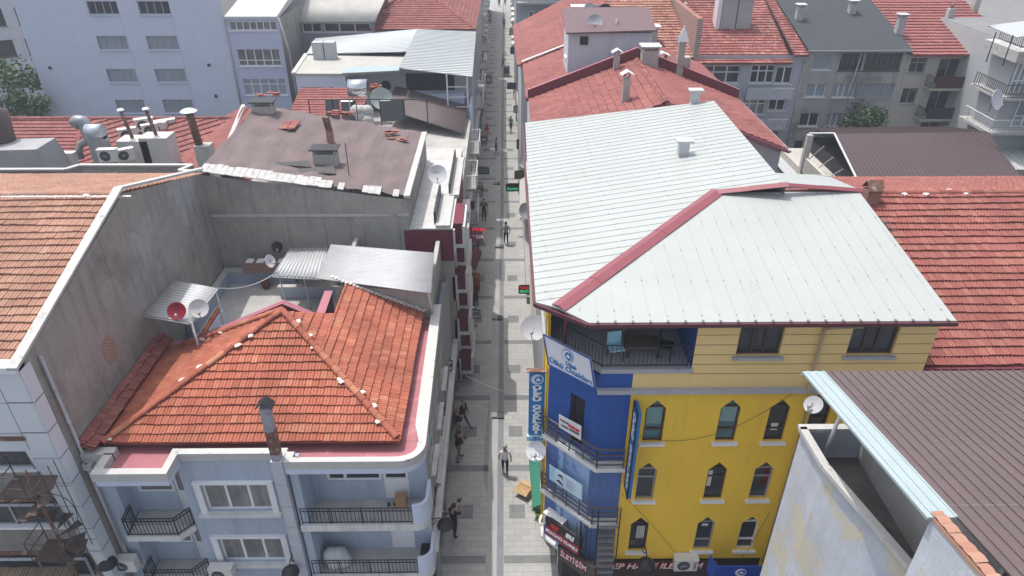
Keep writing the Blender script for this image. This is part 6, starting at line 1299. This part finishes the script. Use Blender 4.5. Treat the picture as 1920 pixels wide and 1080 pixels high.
# loggia furniture
def chair(label, x, y, z, rz, cm, fm=black):
    t = thing('chair', label, 'chair', (x, y, z), 'chairs on the loggia', rz, local=True); mb = MB(); mb.box(-.22, .22, -.22, .22, .42, .47); mb.build('seat', [cm], t); mb = MB(); mb.box(-.22, .22, .18, .22, .48, .9); mb.build('backrest', [cm], t)
    for sx in (-1, 1):
        for sy in (-1, 1): mb = MB(); mb.tube([(sx*.2, sy*.2, 0), (sx*.19, sy*.19, .43)], .018, 5); mb.build('leg', [fm], t)
chair('pale blue plastic chair behind the loggia rail', 3.35, 17.3, 11.94, .2, M('chair_blue', (.35, .62, .75), .4)); chair('black chair at the right end of the loggia', 4.9, 17.4, 11.94, 1.2, black)
t = thing('low_table', 'brown wooden low table on the top loggia', 'table', (4.2, 17.6, 11.94), local=True); mb = MB(); mb.box(-.5, .55, -.3, .35, .38, .43); mb.build('top', [M('table_wood', (.14, .10, .08), .6, .3, 4)], t)
for sx in (-.45, .5):
    for sy in (-.25, .3): mb = MB(); mb.box(sx-.03, sx+.03, sy-.03, sy+.03, 0, .38); mb.build('leg', [darkwood], t)
mb = MB(); mb.box(3.75, 3.9, 17.7, 18.6, 12.0, 12.1); mb.box(3.75, 3.9, 18.5, 18.6, 12.0, 13.0); tag(mb.build('timber_plank', [M('plank', (.26, .2, .15), .8)]), 'light wooden plank leaning in the shade of the top loggia', 'plank')
# wall lamps
LP_ = None
def lamp(label, loc, rz=0):
    global LP_
    if LP_ is None:
        LP_ = thing('wall_lamp', label, 'lamp', loc, 'black wrought wall lamps', rz, local=True)
        b = MB(); b.tube([(0, .75, 0), (0, .5, .35), (0, .2, .42), (0, 0, .3)], .025, 6); b.tube([(0, .75, -.1), (0, .45, .05), (0, .3, .3)], .018, 5); b.build('bracket', [black], LP_)
        b = MB(); b.lathe([(.02, .3), (.12, .27), (.3, .1), (.32, .0), (.28, -.02), (.02, -.06)], 16); b.build('lamp_shade', [black], LP_)
    else: dup(LP_, label, loc, (0, 0, rz))
lamp('black wall lamp at the foot of the white clad corner', pt(203, 1058, y=16.3)); lamp('black wall lamp beside the flue, bottom of the blue house', pt(545, 1074, y=16.3)); lamp('black wall lamp over the man with a camera', pt(835, 985, z=3.4), R(90)); lamp('black wall lamp on the phone shop fascia', pt(1212, 1060, y=16.0))
# motorbikes
MBK = None
def motorbike(label, loc, rz, s=1., body=None):
    global MBK
    if MBK is None:
        MBK = thing('motorbike', label, 'motorbike', loc, 'parked motorbikes', rz, local=True); MBK.scale = (s,)*3
        for x in (-.62, .62):
            b = MB(); n = 18
            for k in range(n):
                a, c = 2*math.pi*k/n, 2*math.pi*(k+1)/n; b.tube([(x+.25*math.cos(a), 0, .3+.25*math.sin(a)), (x+.25*math.cos(c), 0, .3+.25*math.sin(c))], .055, 6, cap=False)
            wl_ = b.build('wheel', [M1('tyre', (.02, .02, .02), .8)], MBK); b = MB(); b.tube([(x, -.04, .3), (x, .04, .3)], .17, 14); b.build('rim', [zincdull], wl_)
        b = MB(); b.prism([(-.7, -.1, .5), (-.2, -.14, .35), (.25, -.14, .38), (.45, -.1, .75), (.2, -.12, .7), (-.1, -.13, .62), (-.75, -.1, .72)], (0, .24, 0)); b.build('body', [body], MBK)
        b = MB(); b.prism([(-.7, -.12, .72), (.05, -.12, .66), (.05, -.12, .76), (-.7, -.12, .83)], (0, .24, 0)); b.build('seat', [black], MBK)
        b = MB(); b.tube([(.62, -.06, .3), (.42, -.06, .95)], .025, 5); b.tube([(.62, .06, .3), (.42, .06, .95)], .025, 5); b.build('fork', [zincdull], MBK); b = MB(); b.tube([(.32, -.36, 1.0), (.42, 0, .96), (.32, .36, 1.0)], .02, 5); b.build('handlebar', [black], MBK)
        b = MB(); b.tube([(.5, 0, .8), (.58, 0, .8)], .09, 10); b.build('headlight', [stxt], MBK)
    else: return dup(MBK, label, loc, (0, 0, rz), s)
motorbike('blue motorbike parked at the far left shops', pt(898, 222, z=0), R(70), 1.3, M1('bike_blue', (.08, .16, .34)))
motorbike('motorbike parked tight under the black wall lamp by the curved balconies', pt(826, 1012, z=0), R(85), 1.2); motorbike('motorbike in the shade far up the left side', pt(896, 165, z=0), R(60), 1.3); motorbike('motorbike half hidden under the white hanging sign', pt(844, 752, z=0), R(80), 1.1)
q = pt(913, 243, z=0); t = thing('traffic_cone', 'small red traffic cone far up the street', 'cone', q, local=True); mb = MB(); mb.lathe([(.22, .05), (.05, .75), (.01, .76)], 12); mb.build('cone', [M1('cone_red', (.45, .03, .03))], t); mb = MB(); mb.box(-.28, .28, -.28, .28, 0, .05); mb.build('base', [M1('cone_red', (.45, .03, .03))], t)
q = pt(882, 612, z=0); t = thing('a_board', 'black oval framed pavement board by the hanging grey sign', 'board', q, local=True); mb = MB(); mb.tube([(.42*math.sin(2*math.pi*k/20), -.02, .05+.3*math.cos(2*math.pi*k/20)*.3) for k in range(21)], .03, 5); mb.build('base', [black], t); mb = MB(); mb.prism([(-.28, 0, .25), (.28, 0, .25), (.28, .12, 1.3), (.2, .13, 1.4), (-.2, .13, 1.4), (-.28, .12, 1.3)], (0, .04, 0)); mb.build('panel', [M1('board_grey', (.12, .12, .13))], t)
t = thing('display_counter', 'orange draped counter outside the sweet shop', 'counter', pt(888, 540, z=0), local=True); mb = MB(); mb.box(-.55, .45, -.45, .45, 0, .95); mb.build('drape', [M('orange_cloth', (.34, .10, .02), .8, .2, 3)], t); mb = MB(); mb.box(-.45, .1, -.35, .3, .96, 1.0); mb.build('tray', [darkwood], t)
t = thing('menu_stand', 'dark red menu stand in front of the orange counter', 'menu stand', pt(889, 572, z=0), local=True); mb = MB(); mb.prism([(-.28, 0, .3), (.28, 0, .3), (.28, .25, 1.4), (-.28, .25, 1.4)], (0, .04, 0)); mb.build('panel', [M('menu_red', (.10, .04, .04), .6, .5, 6)], t); mb = MB(); mb.tube([(.3*math.sin(2*math.pi*k/16), .1+.2*math.cos(2*math.pi*k/16), .04) for k in range(17)], .03, 5); mb.tube([(0, .1, .04), (0, .05, .35)], .03, 5); mb.build('foot', [black], t)
mb = MB(); mb.box(-3.0, -2.1, 38.9, 43.4, .004, .03); tag(mb.build('turf_mat', [M('dark_turf', (.012, .035, .022), .95, .2, 3)]), 'dark green mat under the sweet shop counter', 'mat')
GS = None
for i, (x, y, lb) in enumerate(((-2.45, 33.5, 'goods stand under the grey white hanging sign on the left'), (-2.4, 47.5, 'goods stand beyond the sweet shop awning on the left'), (-2.4, 57.5, 'goods stand under the dark grey square sign'), (-2.3, 71, 'goods stand near the blue motorbike, left side'), (1.5, 58, 'goods stand by the black sign with lit green letters'), (1.4, 88, 'goods stand under the navy sign, right side'), (-2.2, 95, 'far goods stand on the left, beyond the hipped roof'), (1.3, 112, 'farthest goods stand on the right of the street'))):
    if GS is None:
        GS = thing('goods_stand', lb, 'stand', (x, y, 0), 'goods stands outside the shops', local=True); b = MB(); b.box(-.4, .4, -.7, .7, .7, .78); b.build('top', [darkwood], GS)
        for sx in (-.35, .35):
            for sy in (-.6, .6): b = MB(); b.box(sx-.03, sx+.03, sy-.03, sy+.03, 0, .7); b.build('leg', [black], GS)
        for k in range(4): b = MB(); b.box(-.35, .35, -.62+.32*k, -.36+.32*k, .785, .9+.1*(k % 2)); b.build('crate', [M1('crate_%d' % k, [(.30, .10, .05), (.36, .30, .10), (.08, .14, .22), (.30, .29, .27)][k])], GS)
    else: dup(GS, lb, (x, y, 0), (0, 0, random.uniform(-.1, .1)))
# street-side clutter of balconies and shop fronts on the left
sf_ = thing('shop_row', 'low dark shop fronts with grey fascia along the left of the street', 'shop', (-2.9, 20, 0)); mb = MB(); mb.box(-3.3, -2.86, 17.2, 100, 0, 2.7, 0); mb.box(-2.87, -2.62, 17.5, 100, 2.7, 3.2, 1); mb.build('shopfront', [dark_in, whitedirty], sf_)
for k in range(26):
    y = 18.2+k*3.0; mb = MB(); mb.box(-2.88, -2.7, y, y+.3, 0, 2.7, 0); mb.build('pier', [greyw], sf_)
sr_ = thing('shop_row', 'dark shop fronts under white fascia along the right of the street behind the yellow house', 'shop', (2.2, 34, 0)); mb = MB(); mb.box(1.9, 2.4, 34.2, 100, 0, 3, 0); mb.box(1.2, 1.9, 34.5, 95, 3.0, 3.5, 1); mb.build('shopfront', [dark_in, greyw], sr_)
for i, (y, z) in enumerate(((44, 6.2), (44, 3.6), (50.5, 6.3), (62, 6.4), (68, 6.2), (76, 6.4), (84, 6.5))):
    t = thing('street_balcony', ['lower', 'upper'][0]+'' if False else ['upper railed balcony straight behind the maroon bays', 'lower railed balcony straight behind the maroon bays', 'railed balcony below the brown corrugated canopy', 'railed balcony beside the white roofed block', 'far railed balcony beyond the white roofed block', 'railed balcony under the far hipped roof', 'farthest railed balcony on the left of the street'][i], 'balcony', (-2.7, y, z), 'white railed balconies over the left shops', local=True)
    mb = MB(); mb.box(0, .75, 0, 3, -.15, 0); mb.build('slab', [greyw], t); mb = MB(); railing(mb, [(.02, .04), (.71, .04), (.71, 2.96), (.02, 2.96)], 0, .95, .02, .15, 0, False, .03); mb.build('railing', [whitedirty], t)
# loose overhead cables
for a, b, s, lb in ((pt(852, 690, z=4), pt(1000, 745, z=7.5), .3, 'thin cable crossing the street by the blue vertical sign'), (pt(408, 540, z=10.1), pt(512, 515, z=9.3), .25, 'white cable from the left canopy to the terrace canopy')):
    mb = MB(); cable(mb, a, b, s, .014 if s > .26 else .022); tag(mb.build('cable', [M('cable_grey', (.2, .2, .2), .7) if s > .26 else whitep]), lb, 'cable')
q = pt(497, 530, z=7.0); t = thing('flower_pot', 'brown flower pot on the terrace by the parapet', 'pot', pt(500, 540, z=7.0), local=True); mb = MB(); mb.lathe([(.16, 0), (.24, .42), (.2, .42), (.18, .36)], 12); mb.build('pot', [M('terracotta_dark', (.14, .06, .045), .8)], t); mb = MB(); mb.lathe([(.01, .37), (.19, .36)], 12); mb.build('soil', [darkwood], t)
mb = MB(); mb.box(-13.0, -9.6, 30.1, 30.4, 7.72, 8.3, 0)
for k in range(6): mb.box(-12.8+k*.52, -12.45+k*.52, 30.05, 30.42, 8.31, 8.36, 1)
tag(mb.build('stacked_bricks', [brick_m, whitep]), 'row of stacked dark bricks with white pieces on the terrace parapet', 'bricks')
# aerial on the right roof
t = thing('antenna', 'bare television antenna lying on the right red tiles', 'antenna', (13.5, 23, 13.6)); a = pt(1652, 412, z=13.9); b = pt(1676, 438, z=13.4); mb = MB(); mb.tube([a, b], .02, 5); mb.build('boom', [zincdull], t); mb = MB()
for k in range(7): p = a.lerp(b, k/6); mb.tube([p-X3*.25+Y3*.1, p+X3*.25-Y3*.1], .01, 4)
mb.build('elements', [zincdull], t)
# ======================================================================= people
skin_m = M('skin', (.42, .24, .16), .6, .05, 6); shoe_m = M('shoe', (.03, .03, .035), .5, .1, 5)
hairs = {'grey': M('hair_grey', (.30, .30, .30), .8, .15, 8), 'dark': M('hair_dark', (.02, .016, .014), .6, .2, 8), 'bald': M('hair_bald', (.22, .14, .10), .6, .1, 8)}
def limb(e, a, b, ra, rb): e.append((a, b, ra, rb))
def person(label, loc, rz, top, legs, hair='dark', pose=None, h=1.75, shirt_long=False, group=None, shoes=None):
    P = dict(lknee=.1, rknee=-.05, lfoot=.28, rfoot=-.22, larm=(.05, .1), rarm=(.05, .1), lean=.03, sit=False, shorts=False); P.update(pose or {})
    t = thing('person', label, 'person', loc, group, rz, local=True)
    V_ = {}; E_l = []
    def add(n, x, y, z, r): V_[n] = (Vector((x, y, z)), r)
    ln = P['lean']; hz = .92 if not P['sit'] else .48
    add('pel', 0, 0, hz+.02, .135); add('spi', 0, ln*.4, hz+.24, .125); add('che', 0, ln*.8, hz+.42, .145); add('nec', 0, ln+.01, hz+.58, .058); add('hd0', 0, ln+.03, hz+.65, .07); add('hd1', 0, ln+.045, hz+.74, .093); add('hd2', 0, ln+.035, hz+.82, .07)
    add('nose', 0, ln+.145, hz+.715, .014)
    E_l += [('pel', 'spi'), ('spi', 'che'), ('che', 'nec'), ('nec', 'hd0'), ('hd0', 'hd1'), ('hd1', 'hd2'), ('hd1', 'nose')]
    for s, sx in (('l', -1), ('r', 1)):
        kn, ft = P[s+'knee'], P[s+'foot']
        add(s+'hip', sx*.095, 0, hz-.03, .098)
        if P['sit']: add(s+'kn', sx*.12, .44, hz+.0, .062); add(s+'cf', sx*.12, .44, hz-.18, .058); add(s+'an', sx*.12, .42, .08, .04); add(s+'to', sx*.14, .58, .03, .034)
        else:
            add(s+'kn', sx*.1, kn, .5, .062); add(s+'cf', sx*.1, (kn*1.2+ft)/2.2-.01, .34, .056); add(s+'an', sx*.1, ft, .08+max(0, -ft)*.3, .038); add(s+'to', sx*.12, ft+.16, .03+max(0, -ft)*.05, .034)
        E_l += [('pel', s+'hip'), (s+'hip', s+'kn'), (s+'kn', s+'cf'), (s+'cf', s+'an'), (s+'an', s+'to')]
        add(s+'sh', sx*.19, ln*.9, hz+.49, .062)
        mode = P[s+'arm']
        if mode == 'cam':   # hands raised in front of the face
            el = Vector((sx*.24, ln+.22, hz+.32)); wr = Vector((sx*.07, ln+.36, hz+.66)); hd = Vector((sx*.045, ln+.38, hz+.73)); fd = Vector((-sx*.3, .2, .9))
        elif mode == 'hold':
            el = Vector((sx*.26, ln+.02, hz+.2)); wr = Vector((sx*.12, ln+.26, hz+.2)); hd = Vector((sx*.08, ln+.33, hz+.22)); fd = Vector((-sx*.4, .9, .05))
        elif mode == 'pocket':
            el = Vector((sx*.29, ln-.06, hz+.2)); wr = Vector((sx*.2, ln+.04, hz-.0)); hd = Vector((sx*.18, ln+.06, hz-.07)); fd = Vector((0, .1, -1))
        else:
            f, b = mode; el = Vector((sx*.27, ln-.02+f*.3, hz+.2)); wr = Vector((sx*.28, ln+f*.7+b*.5, hz-.03)); hd = wr+Vector((-sx*.005, .02+f*.1, -.075)); fd = Vector((-sx*.05, .15, -1))
        add(s+'el', *el, .044); add(s+'wr', *wr, .03); add(s+'pm', *hd, .033)
        E_l += [('che', s+'sh'), (s+'sh', s+'el'), (s+'el', s+'wr'), (s+'wr', s+'pm')]
        fd = fd.normalized(); ac_ = fd.cross(Vector((0, 0, 1)) if abs(fd.z) < .8 else Vector((0, 1, 0))).normalized(); cu = ac_.cross(fd)
        for k, (o, L) in enumerate(((-.03, .062), (-.01, .074), (.01, .07), (.03, .054))):
            a = hd+fd*.03+ac_*o; m1 = a+fd*L*.55+cu*.006; m2 = a+fd*L*.9+cu*.022
            add(f'{s}f{k}a', *a, .0095); add(f'{s}f{k}b', *m1, .0085); add(f'{s}f{k}c', *m2, .0075); E_l += [(s+'pm', f'{s}f{k}a'), (f'{s}f{k}a', f'{s}f{k}b'), (f'{s}f{k}b', f'{s}f{k}c')]
        a = hd+ac_*(-.045)-fd*.005+cu*.01; b2 = a+fd*.04-ac_*.012+cu*.018; add(s+'ta', *a, .011); add(s+'tb', *b2, .009); E_l += [(s+'pm', s+'ta'), (s+'ta', s+'tb')]
    names = list(V_); me = bpy.data.meshes.new('body'); me.from_pydata([V_[n][0] for n in names], [(names.index(a), names.index(b)) for a, b in E_l], [])
    o = bpy.data.objects.new('body', me); C.objects.link(o); md = o.modifiers.new('s', 'SKIN'); md.use_smooth_shade = True
    for i, n in enumerate(names):
        me.skin_vertices[0].data[i].radius = (V_[n][1],)*2; me.skin_vertices[0].data[i].use_root = (n == 'pel')
    sb = o.modifiers.new('u', 'SUBSURF'); sb.levels = sb.render_levels = 1
    dg = bpy.context.evaluated_depsgraph_get(); m2 = bpy.data.meshes.new_from_object(o.evaluated_get(dg)); o.modifiers.clear(); o.data = m2; m2.name = 'body'
    k = h/1.75
    m2.materials.clear()
    for m in (skin_m, top, legs, shoes or shoe_m): m2.materials.append(m)
    segs = [(V_[a][0], V_[b][0], a, b, V_[a][1]) for a, b in E_l]
    for p in m2.polygons:
        c = p.center; best = None
        for a, b, na, nb, r in segs:
            d = b-a; u = max(0, min(1, (c-a).dot(d)/max(1e-9, d.dot(d)))); q = (c-(a+d*u)).length-r*.6
            if best is None or q < best[0]: best = (q, na, nb, u)
        _, na, nb, u = best; mi = 0
        if nb in ('spi', 'che', 'lsh', 'rsh') or (nb == 'nec' and u < .35): mi = 1
        if nb == 'spi' and u < .25: mi = 1
        if nb in ('lel', 'rel'): mi = 1 if (u < .75 or shirt_long) else 0
        if nb in ('lwr', 'rwr'): mi = 1 if shirt_long and u < .9 else 0
        if nb in ('lhip', 'rhip'): mi = 2
        if nb in ('lkn', 'rkn'): mi = 2
        if nb in ('lcf', 'rcf', 'lan', 'ran'): mi = 0 if P['shorts'] else (2 if not (nb.endswith('an') and u > .85) else 3)
        if nb in ('lto', 'rto'): mi = 3
        p.material_index = mi; p.use_smooth = True
    m2.transform(Matrix.Scale(k, 4)); o.parent = t
    hm = MB(); b = bmesh.new(); bmesh.ops.create_uvsphere(b, u_segments=14, v_segments=9, radius=.105)
    for v in list(b.verts):
        if v.co.z < -.045 or (v.co.y > .06 and v.co.z < .045): b.verts.remove(v)
    for v in b.verts: v.co = Vector((v.co.x*.97, v.co.y*1.06-.008, v.co.z*1.12))
    mm = bpy.data.meshes.new('t'); b.to_mesh(mm); b.free(); hm.bm.from_mesh(mm); bpy.data.meshes.remove(mm); hm.bm.transform(Matrix.Translation((0, ln+.04, hz+.755))); hm.bm.transform(Matrix.Scale(k, 4)); hm.build('hair', [hairs[hair]], t, True)
    for sx in (-1, 1):
        em = MB(); blob(em, Vector((sx*.034, ln+.125, hz+.745))*k, .011*k, 0, (1, .6, .7)); em.build('eye', [sdk], t)
        em = MB(); blob(em, Vector((sx*.095, ln+.035, hz+.73))*k, .026*k, 0, (.45, .9, 1.2)); em.build('ear', [skin_m], t)
    em = MB(); em.tube([Vector((-.024, ln+.128, hz+.675))*k, Vector((.024, ln+.128, hz+.675))*k], .006*k, 5); em.build('mouth', [M('lips', (.25, .09, .07), .6)], t)
    return t
cw, cbk, cgr, cmr, ckh, cjn = M('cloth_white', (.80, .80, .82), .85, .06, 5), M('cloth_black', (.014, .014, .016), .85, .2, 5), M('cloth_grey', (.16, .165, .17), .85, .1, 5), M('cloth_maroon', (.035, .014, .014), .85, .15, 5), M('cloth_khaki', (.20, .18, .145), .85, .1, 5), M('cloth_jeans', (.045, .07, .12), .85, .15, 5)
def cammodel(par, x, y, z, k=1.):
    mb = MB(); mb.box(-.07*k+x, .07*k+x, y-.03*k, y+.04*k, z-.045*k, z+.045*k); o = mb.build('camera', [black], None); o.location = (0, 0, 0); return o
def carry(p, label, x, y, z, k):   # camera held in the hands: top-level thing following the hand position
    m = Matrix.Rotation(p.rotation_euler.z, 4, 'Z'); q = Vector(p.location)+m @ Vector((x, y, z))
    t = thing('camera', label, 'camera', q, 'cameras held by people', p.rotation_euler.z, local=True); mb = MB(); mb.box(-.075*k, .075*k, -.04*k, .04*k, -.05*k, .05*k); mb.build('body', [black], t); mb = MB(); mb.tube([(0, .04*k, 0), (0, .13*k, 0)], .038*k, 10); mb.build('lens', [black], t)
person('man in a white shirt and black trousers walking away up the bright strip', pt(947, 889, z=0), R(0), cw, cbk, 'grey', dict(lfoot=.2, rfoot=-.18, larm=(.15, .1), rarm=(-.1, .1)), 1.8)
a = person('man in black raising a camera by the black wall lamp', pt(852, 1006, z=0), R(-35), cbk, cbk, 'dark', dict(lfoot=.12, rfoot=-.1, larm='cam', rarm='cam'), 1.95); carry(a, 'small black camera raised by the man in black', 0, .45, 1.85, 1.1)
a = person('man in a dark maroon shirt and khaki trousers holding a camera by the left wall', pt(860, 864, z=0), R(-50), cmr, ckh, 'dark', dict(lfoot=.2, rfoot=-.2, larm='hold', rarm='hold', lean=.08), 1.9); carry(a, 'camera held at the waist by the man in maroon', 0, .42, 1.25, 1.0)
person('man in a black shirt and khaki trousers between the jacketed man and the maroon shirt', pt(857, 820, z=0), R(-60), cbk, ckh, 'bald', dict(lfoot=.12, rfoot=-.12, larm='hold', rarm='pocket', lean=.06), 1.85)
person('man in a black jacket and blue jeans striding in front of the others', pt(869, 801, z=0), R(-120), cbk, cjn, 'bald', dict(lfoot=.34, rfoot=-.25, rarm='pocket'), 1.85, True)
person('heavy man all in black standing by the sweet shop awning', pt(908, 415, z=0), R(178), cbk, cbk, 'dark', dict(lfoot=.08, rfoot=-.08), 2.0)
person('man in a grey shirt and black trousers walking on the right paving', pt(949, 458, z=0), R(5), M('cloth_bluegrey', (.22, .25, .29), .85, .1, 5), cbk, 'dark', dict(lfoot=.25, rfoot=-.2), 1.85, True)
person('boy in a pale top and black shorts striding mid street', pt(930, 290, z=0), R(-70), M('cloth_pink', (.30, .22, .24), .85), cbk, 'dark', dict(lfoot=.3, rfoot=-.15, shorts=True), 1.75)
person('distant person in black shorts near the right eave', pt(958, 248, z=0), R(160), cgr, cbk, 'dark', dict(shorts=True), 1.8)
person('distant man pushing a cart up the street', pt(943, 128, z=0), R(-120), cgr, cbk, 'dark', dict(rarm='hold', larm='hold'), 1.85)
person('distant person in black carrying a bag, far up the street', pt(945, 54, z=0), R(10), cbk, cbk, 'dark', {}, 1.9)
person('very distant person at the top left of the street', pt(936, 14, z=0), R(20), cbk, cbk, 'dark', {}, 1.9)
person('very distant person at the top right of the street', pt(947, 11, z=0), R(-20), cgr, cbk, 'dark', {}, 1.9)
s_ = pt(875, 548, z=0); person('person in white seated by the orange counter', s_, R(-100), cw, cbk, 'dark', dict(sit=True, larm='hold', rarm='hold'), 1.75)
t = thing('stool', 'low black stool under the person in white', 'stool', (s_.x, s_.y, 0), local=True); mb = MB(); mb.box(-.18, .18, -.18, .18, .36, .4); mb.build('seat', [black], t)
for sx in (-.15, .15):
    for sy in (-.15, .15): mb = MB(); mb.tube([(sx, sy, 0), (sx, sy, .37)], .02, 5); mb.build('leg', [black], t)
q = pt(950, 142, z=0); t = thing('hand_cart', 'dark hand cart loaded with boxes, pushed by a distant man', 'cart', q, local=True); mb = MB(); mb.box(-.4, .4, -.5, .5, .3, 1.3); mb.build('load', [M('cart_load', (.05, .055, .06), .8, .3, 4)], t)
for sx in (-.35, .35): mb = MB(); mb.tube([(sx-.04, -.45, .18), (sx+.04, -.45, .18)], .18, 12); mb.build('wheel', [black], t)
mb = MB(); mb.tube([(-.35, .5, 1.0), (-.35, .85, 1.05), (.35, .85, 1.05), (.35, .5, 1.0)], .03, 5); mb.build('handle', [black], t)
# ---------------------------------------------------------------- ground, light, camera
mb = MB(); mb.f([(-400, -300, -.03), (400, -300, -.03), (400, 600, -.03), (-400, 600, -.03)]); struct(mb.build('ground', [M('asphalt', (.09, .09, .092), .9, .2, .5)]))
SUN_EL, SUN_AZ = R(70), R(-46)   # azimuth measured from +Y towards +X
w = bpy.data.worlds.new('World'); bpy.context.scene.world = w; w.use_nodes = True
nt = w.node_tree; bg = nt.nodes['Background']; sk = nt.nodes.new('ShaderNodeTexSky'); sk.sky_type = 'NISHITA'; sk.sun_disc = False
sk.sun_elevation = SUN_EL; sk.sun_rotation = SUN_AZ; sk.air_density = 1.; sk.dust_density = 4.; sk.ozone_density = 1.
hs = nt.nodes.new('ShaderNodeHueSaturation'); hs.inputs['Saturation'].default_value = .52; nt.links.new(sk.outputs[0], hs.inputs['Color']); nt.links.new(hs.outputs[0], bg.inputs[0]); bg.inputs[1].default_value = .15
sl = bpy.data.lights.new('sun', 'SUN'); sl.energy = 2.0; sl.angle = R(.5); sl.color = (1, .96, .90)
so = bpy.data.objects.new('sun', sl); C.objects.link(so)
sd = Vector((math.sin(SUN_AZ)*math.cos(SUN_EL), math.cos(SUN_AZ)*math.cos(SUN_EL), math.sin(SUN_EL)))
so.rotation_euler = sd.to_track_quat('Z', 'Y').to_euler(); so.location = (0, 0, 60)
cd = bpy.data.cameras.new('camera'); co = bpy.data.objects.new('camera', cd); C.objects.link(co)
cd.sensor_width = 36; cd.lens = F/1920*36; cd.clip_end = 2000; cd.clip_start = .1
co.location = (0, 0, H); co.rotation_euler = (R(90)-TH, 0, -YAW)
sc = bpy.context.scene; sc.camera = co
sc.view_settings.view_transform = 'Standard'; sc.view_settings.look = 'None'; sc.view_settings.exposure = .68; sc.view_settings.gamma = 1

mb = MB(); mb.box(-130, 130, -60, 240, -1.2, 29.5); hz = mb.build('haze', []); struct(hz, 'stuff')
hm = bpy.data.materials.new('haze'); hm.use_nodes = True; n_ = hm.node_tree; n_.nodes.remove(n_.nodes['Principled BSDF']); pv = n_.nodes.new('ShaderNodeVolumePrincipled')
pv.inputs['Color'].default_value = (.80, .87, 1, 1); pv.inputs['Density'].default_value = .0010; pv.inputs['Anisotropy'].default_value = .1
n_.links.new(pv.outputs[0], n_.nodes['Material Output'].inputs['Volume']); hz.data.materials.append(hm)
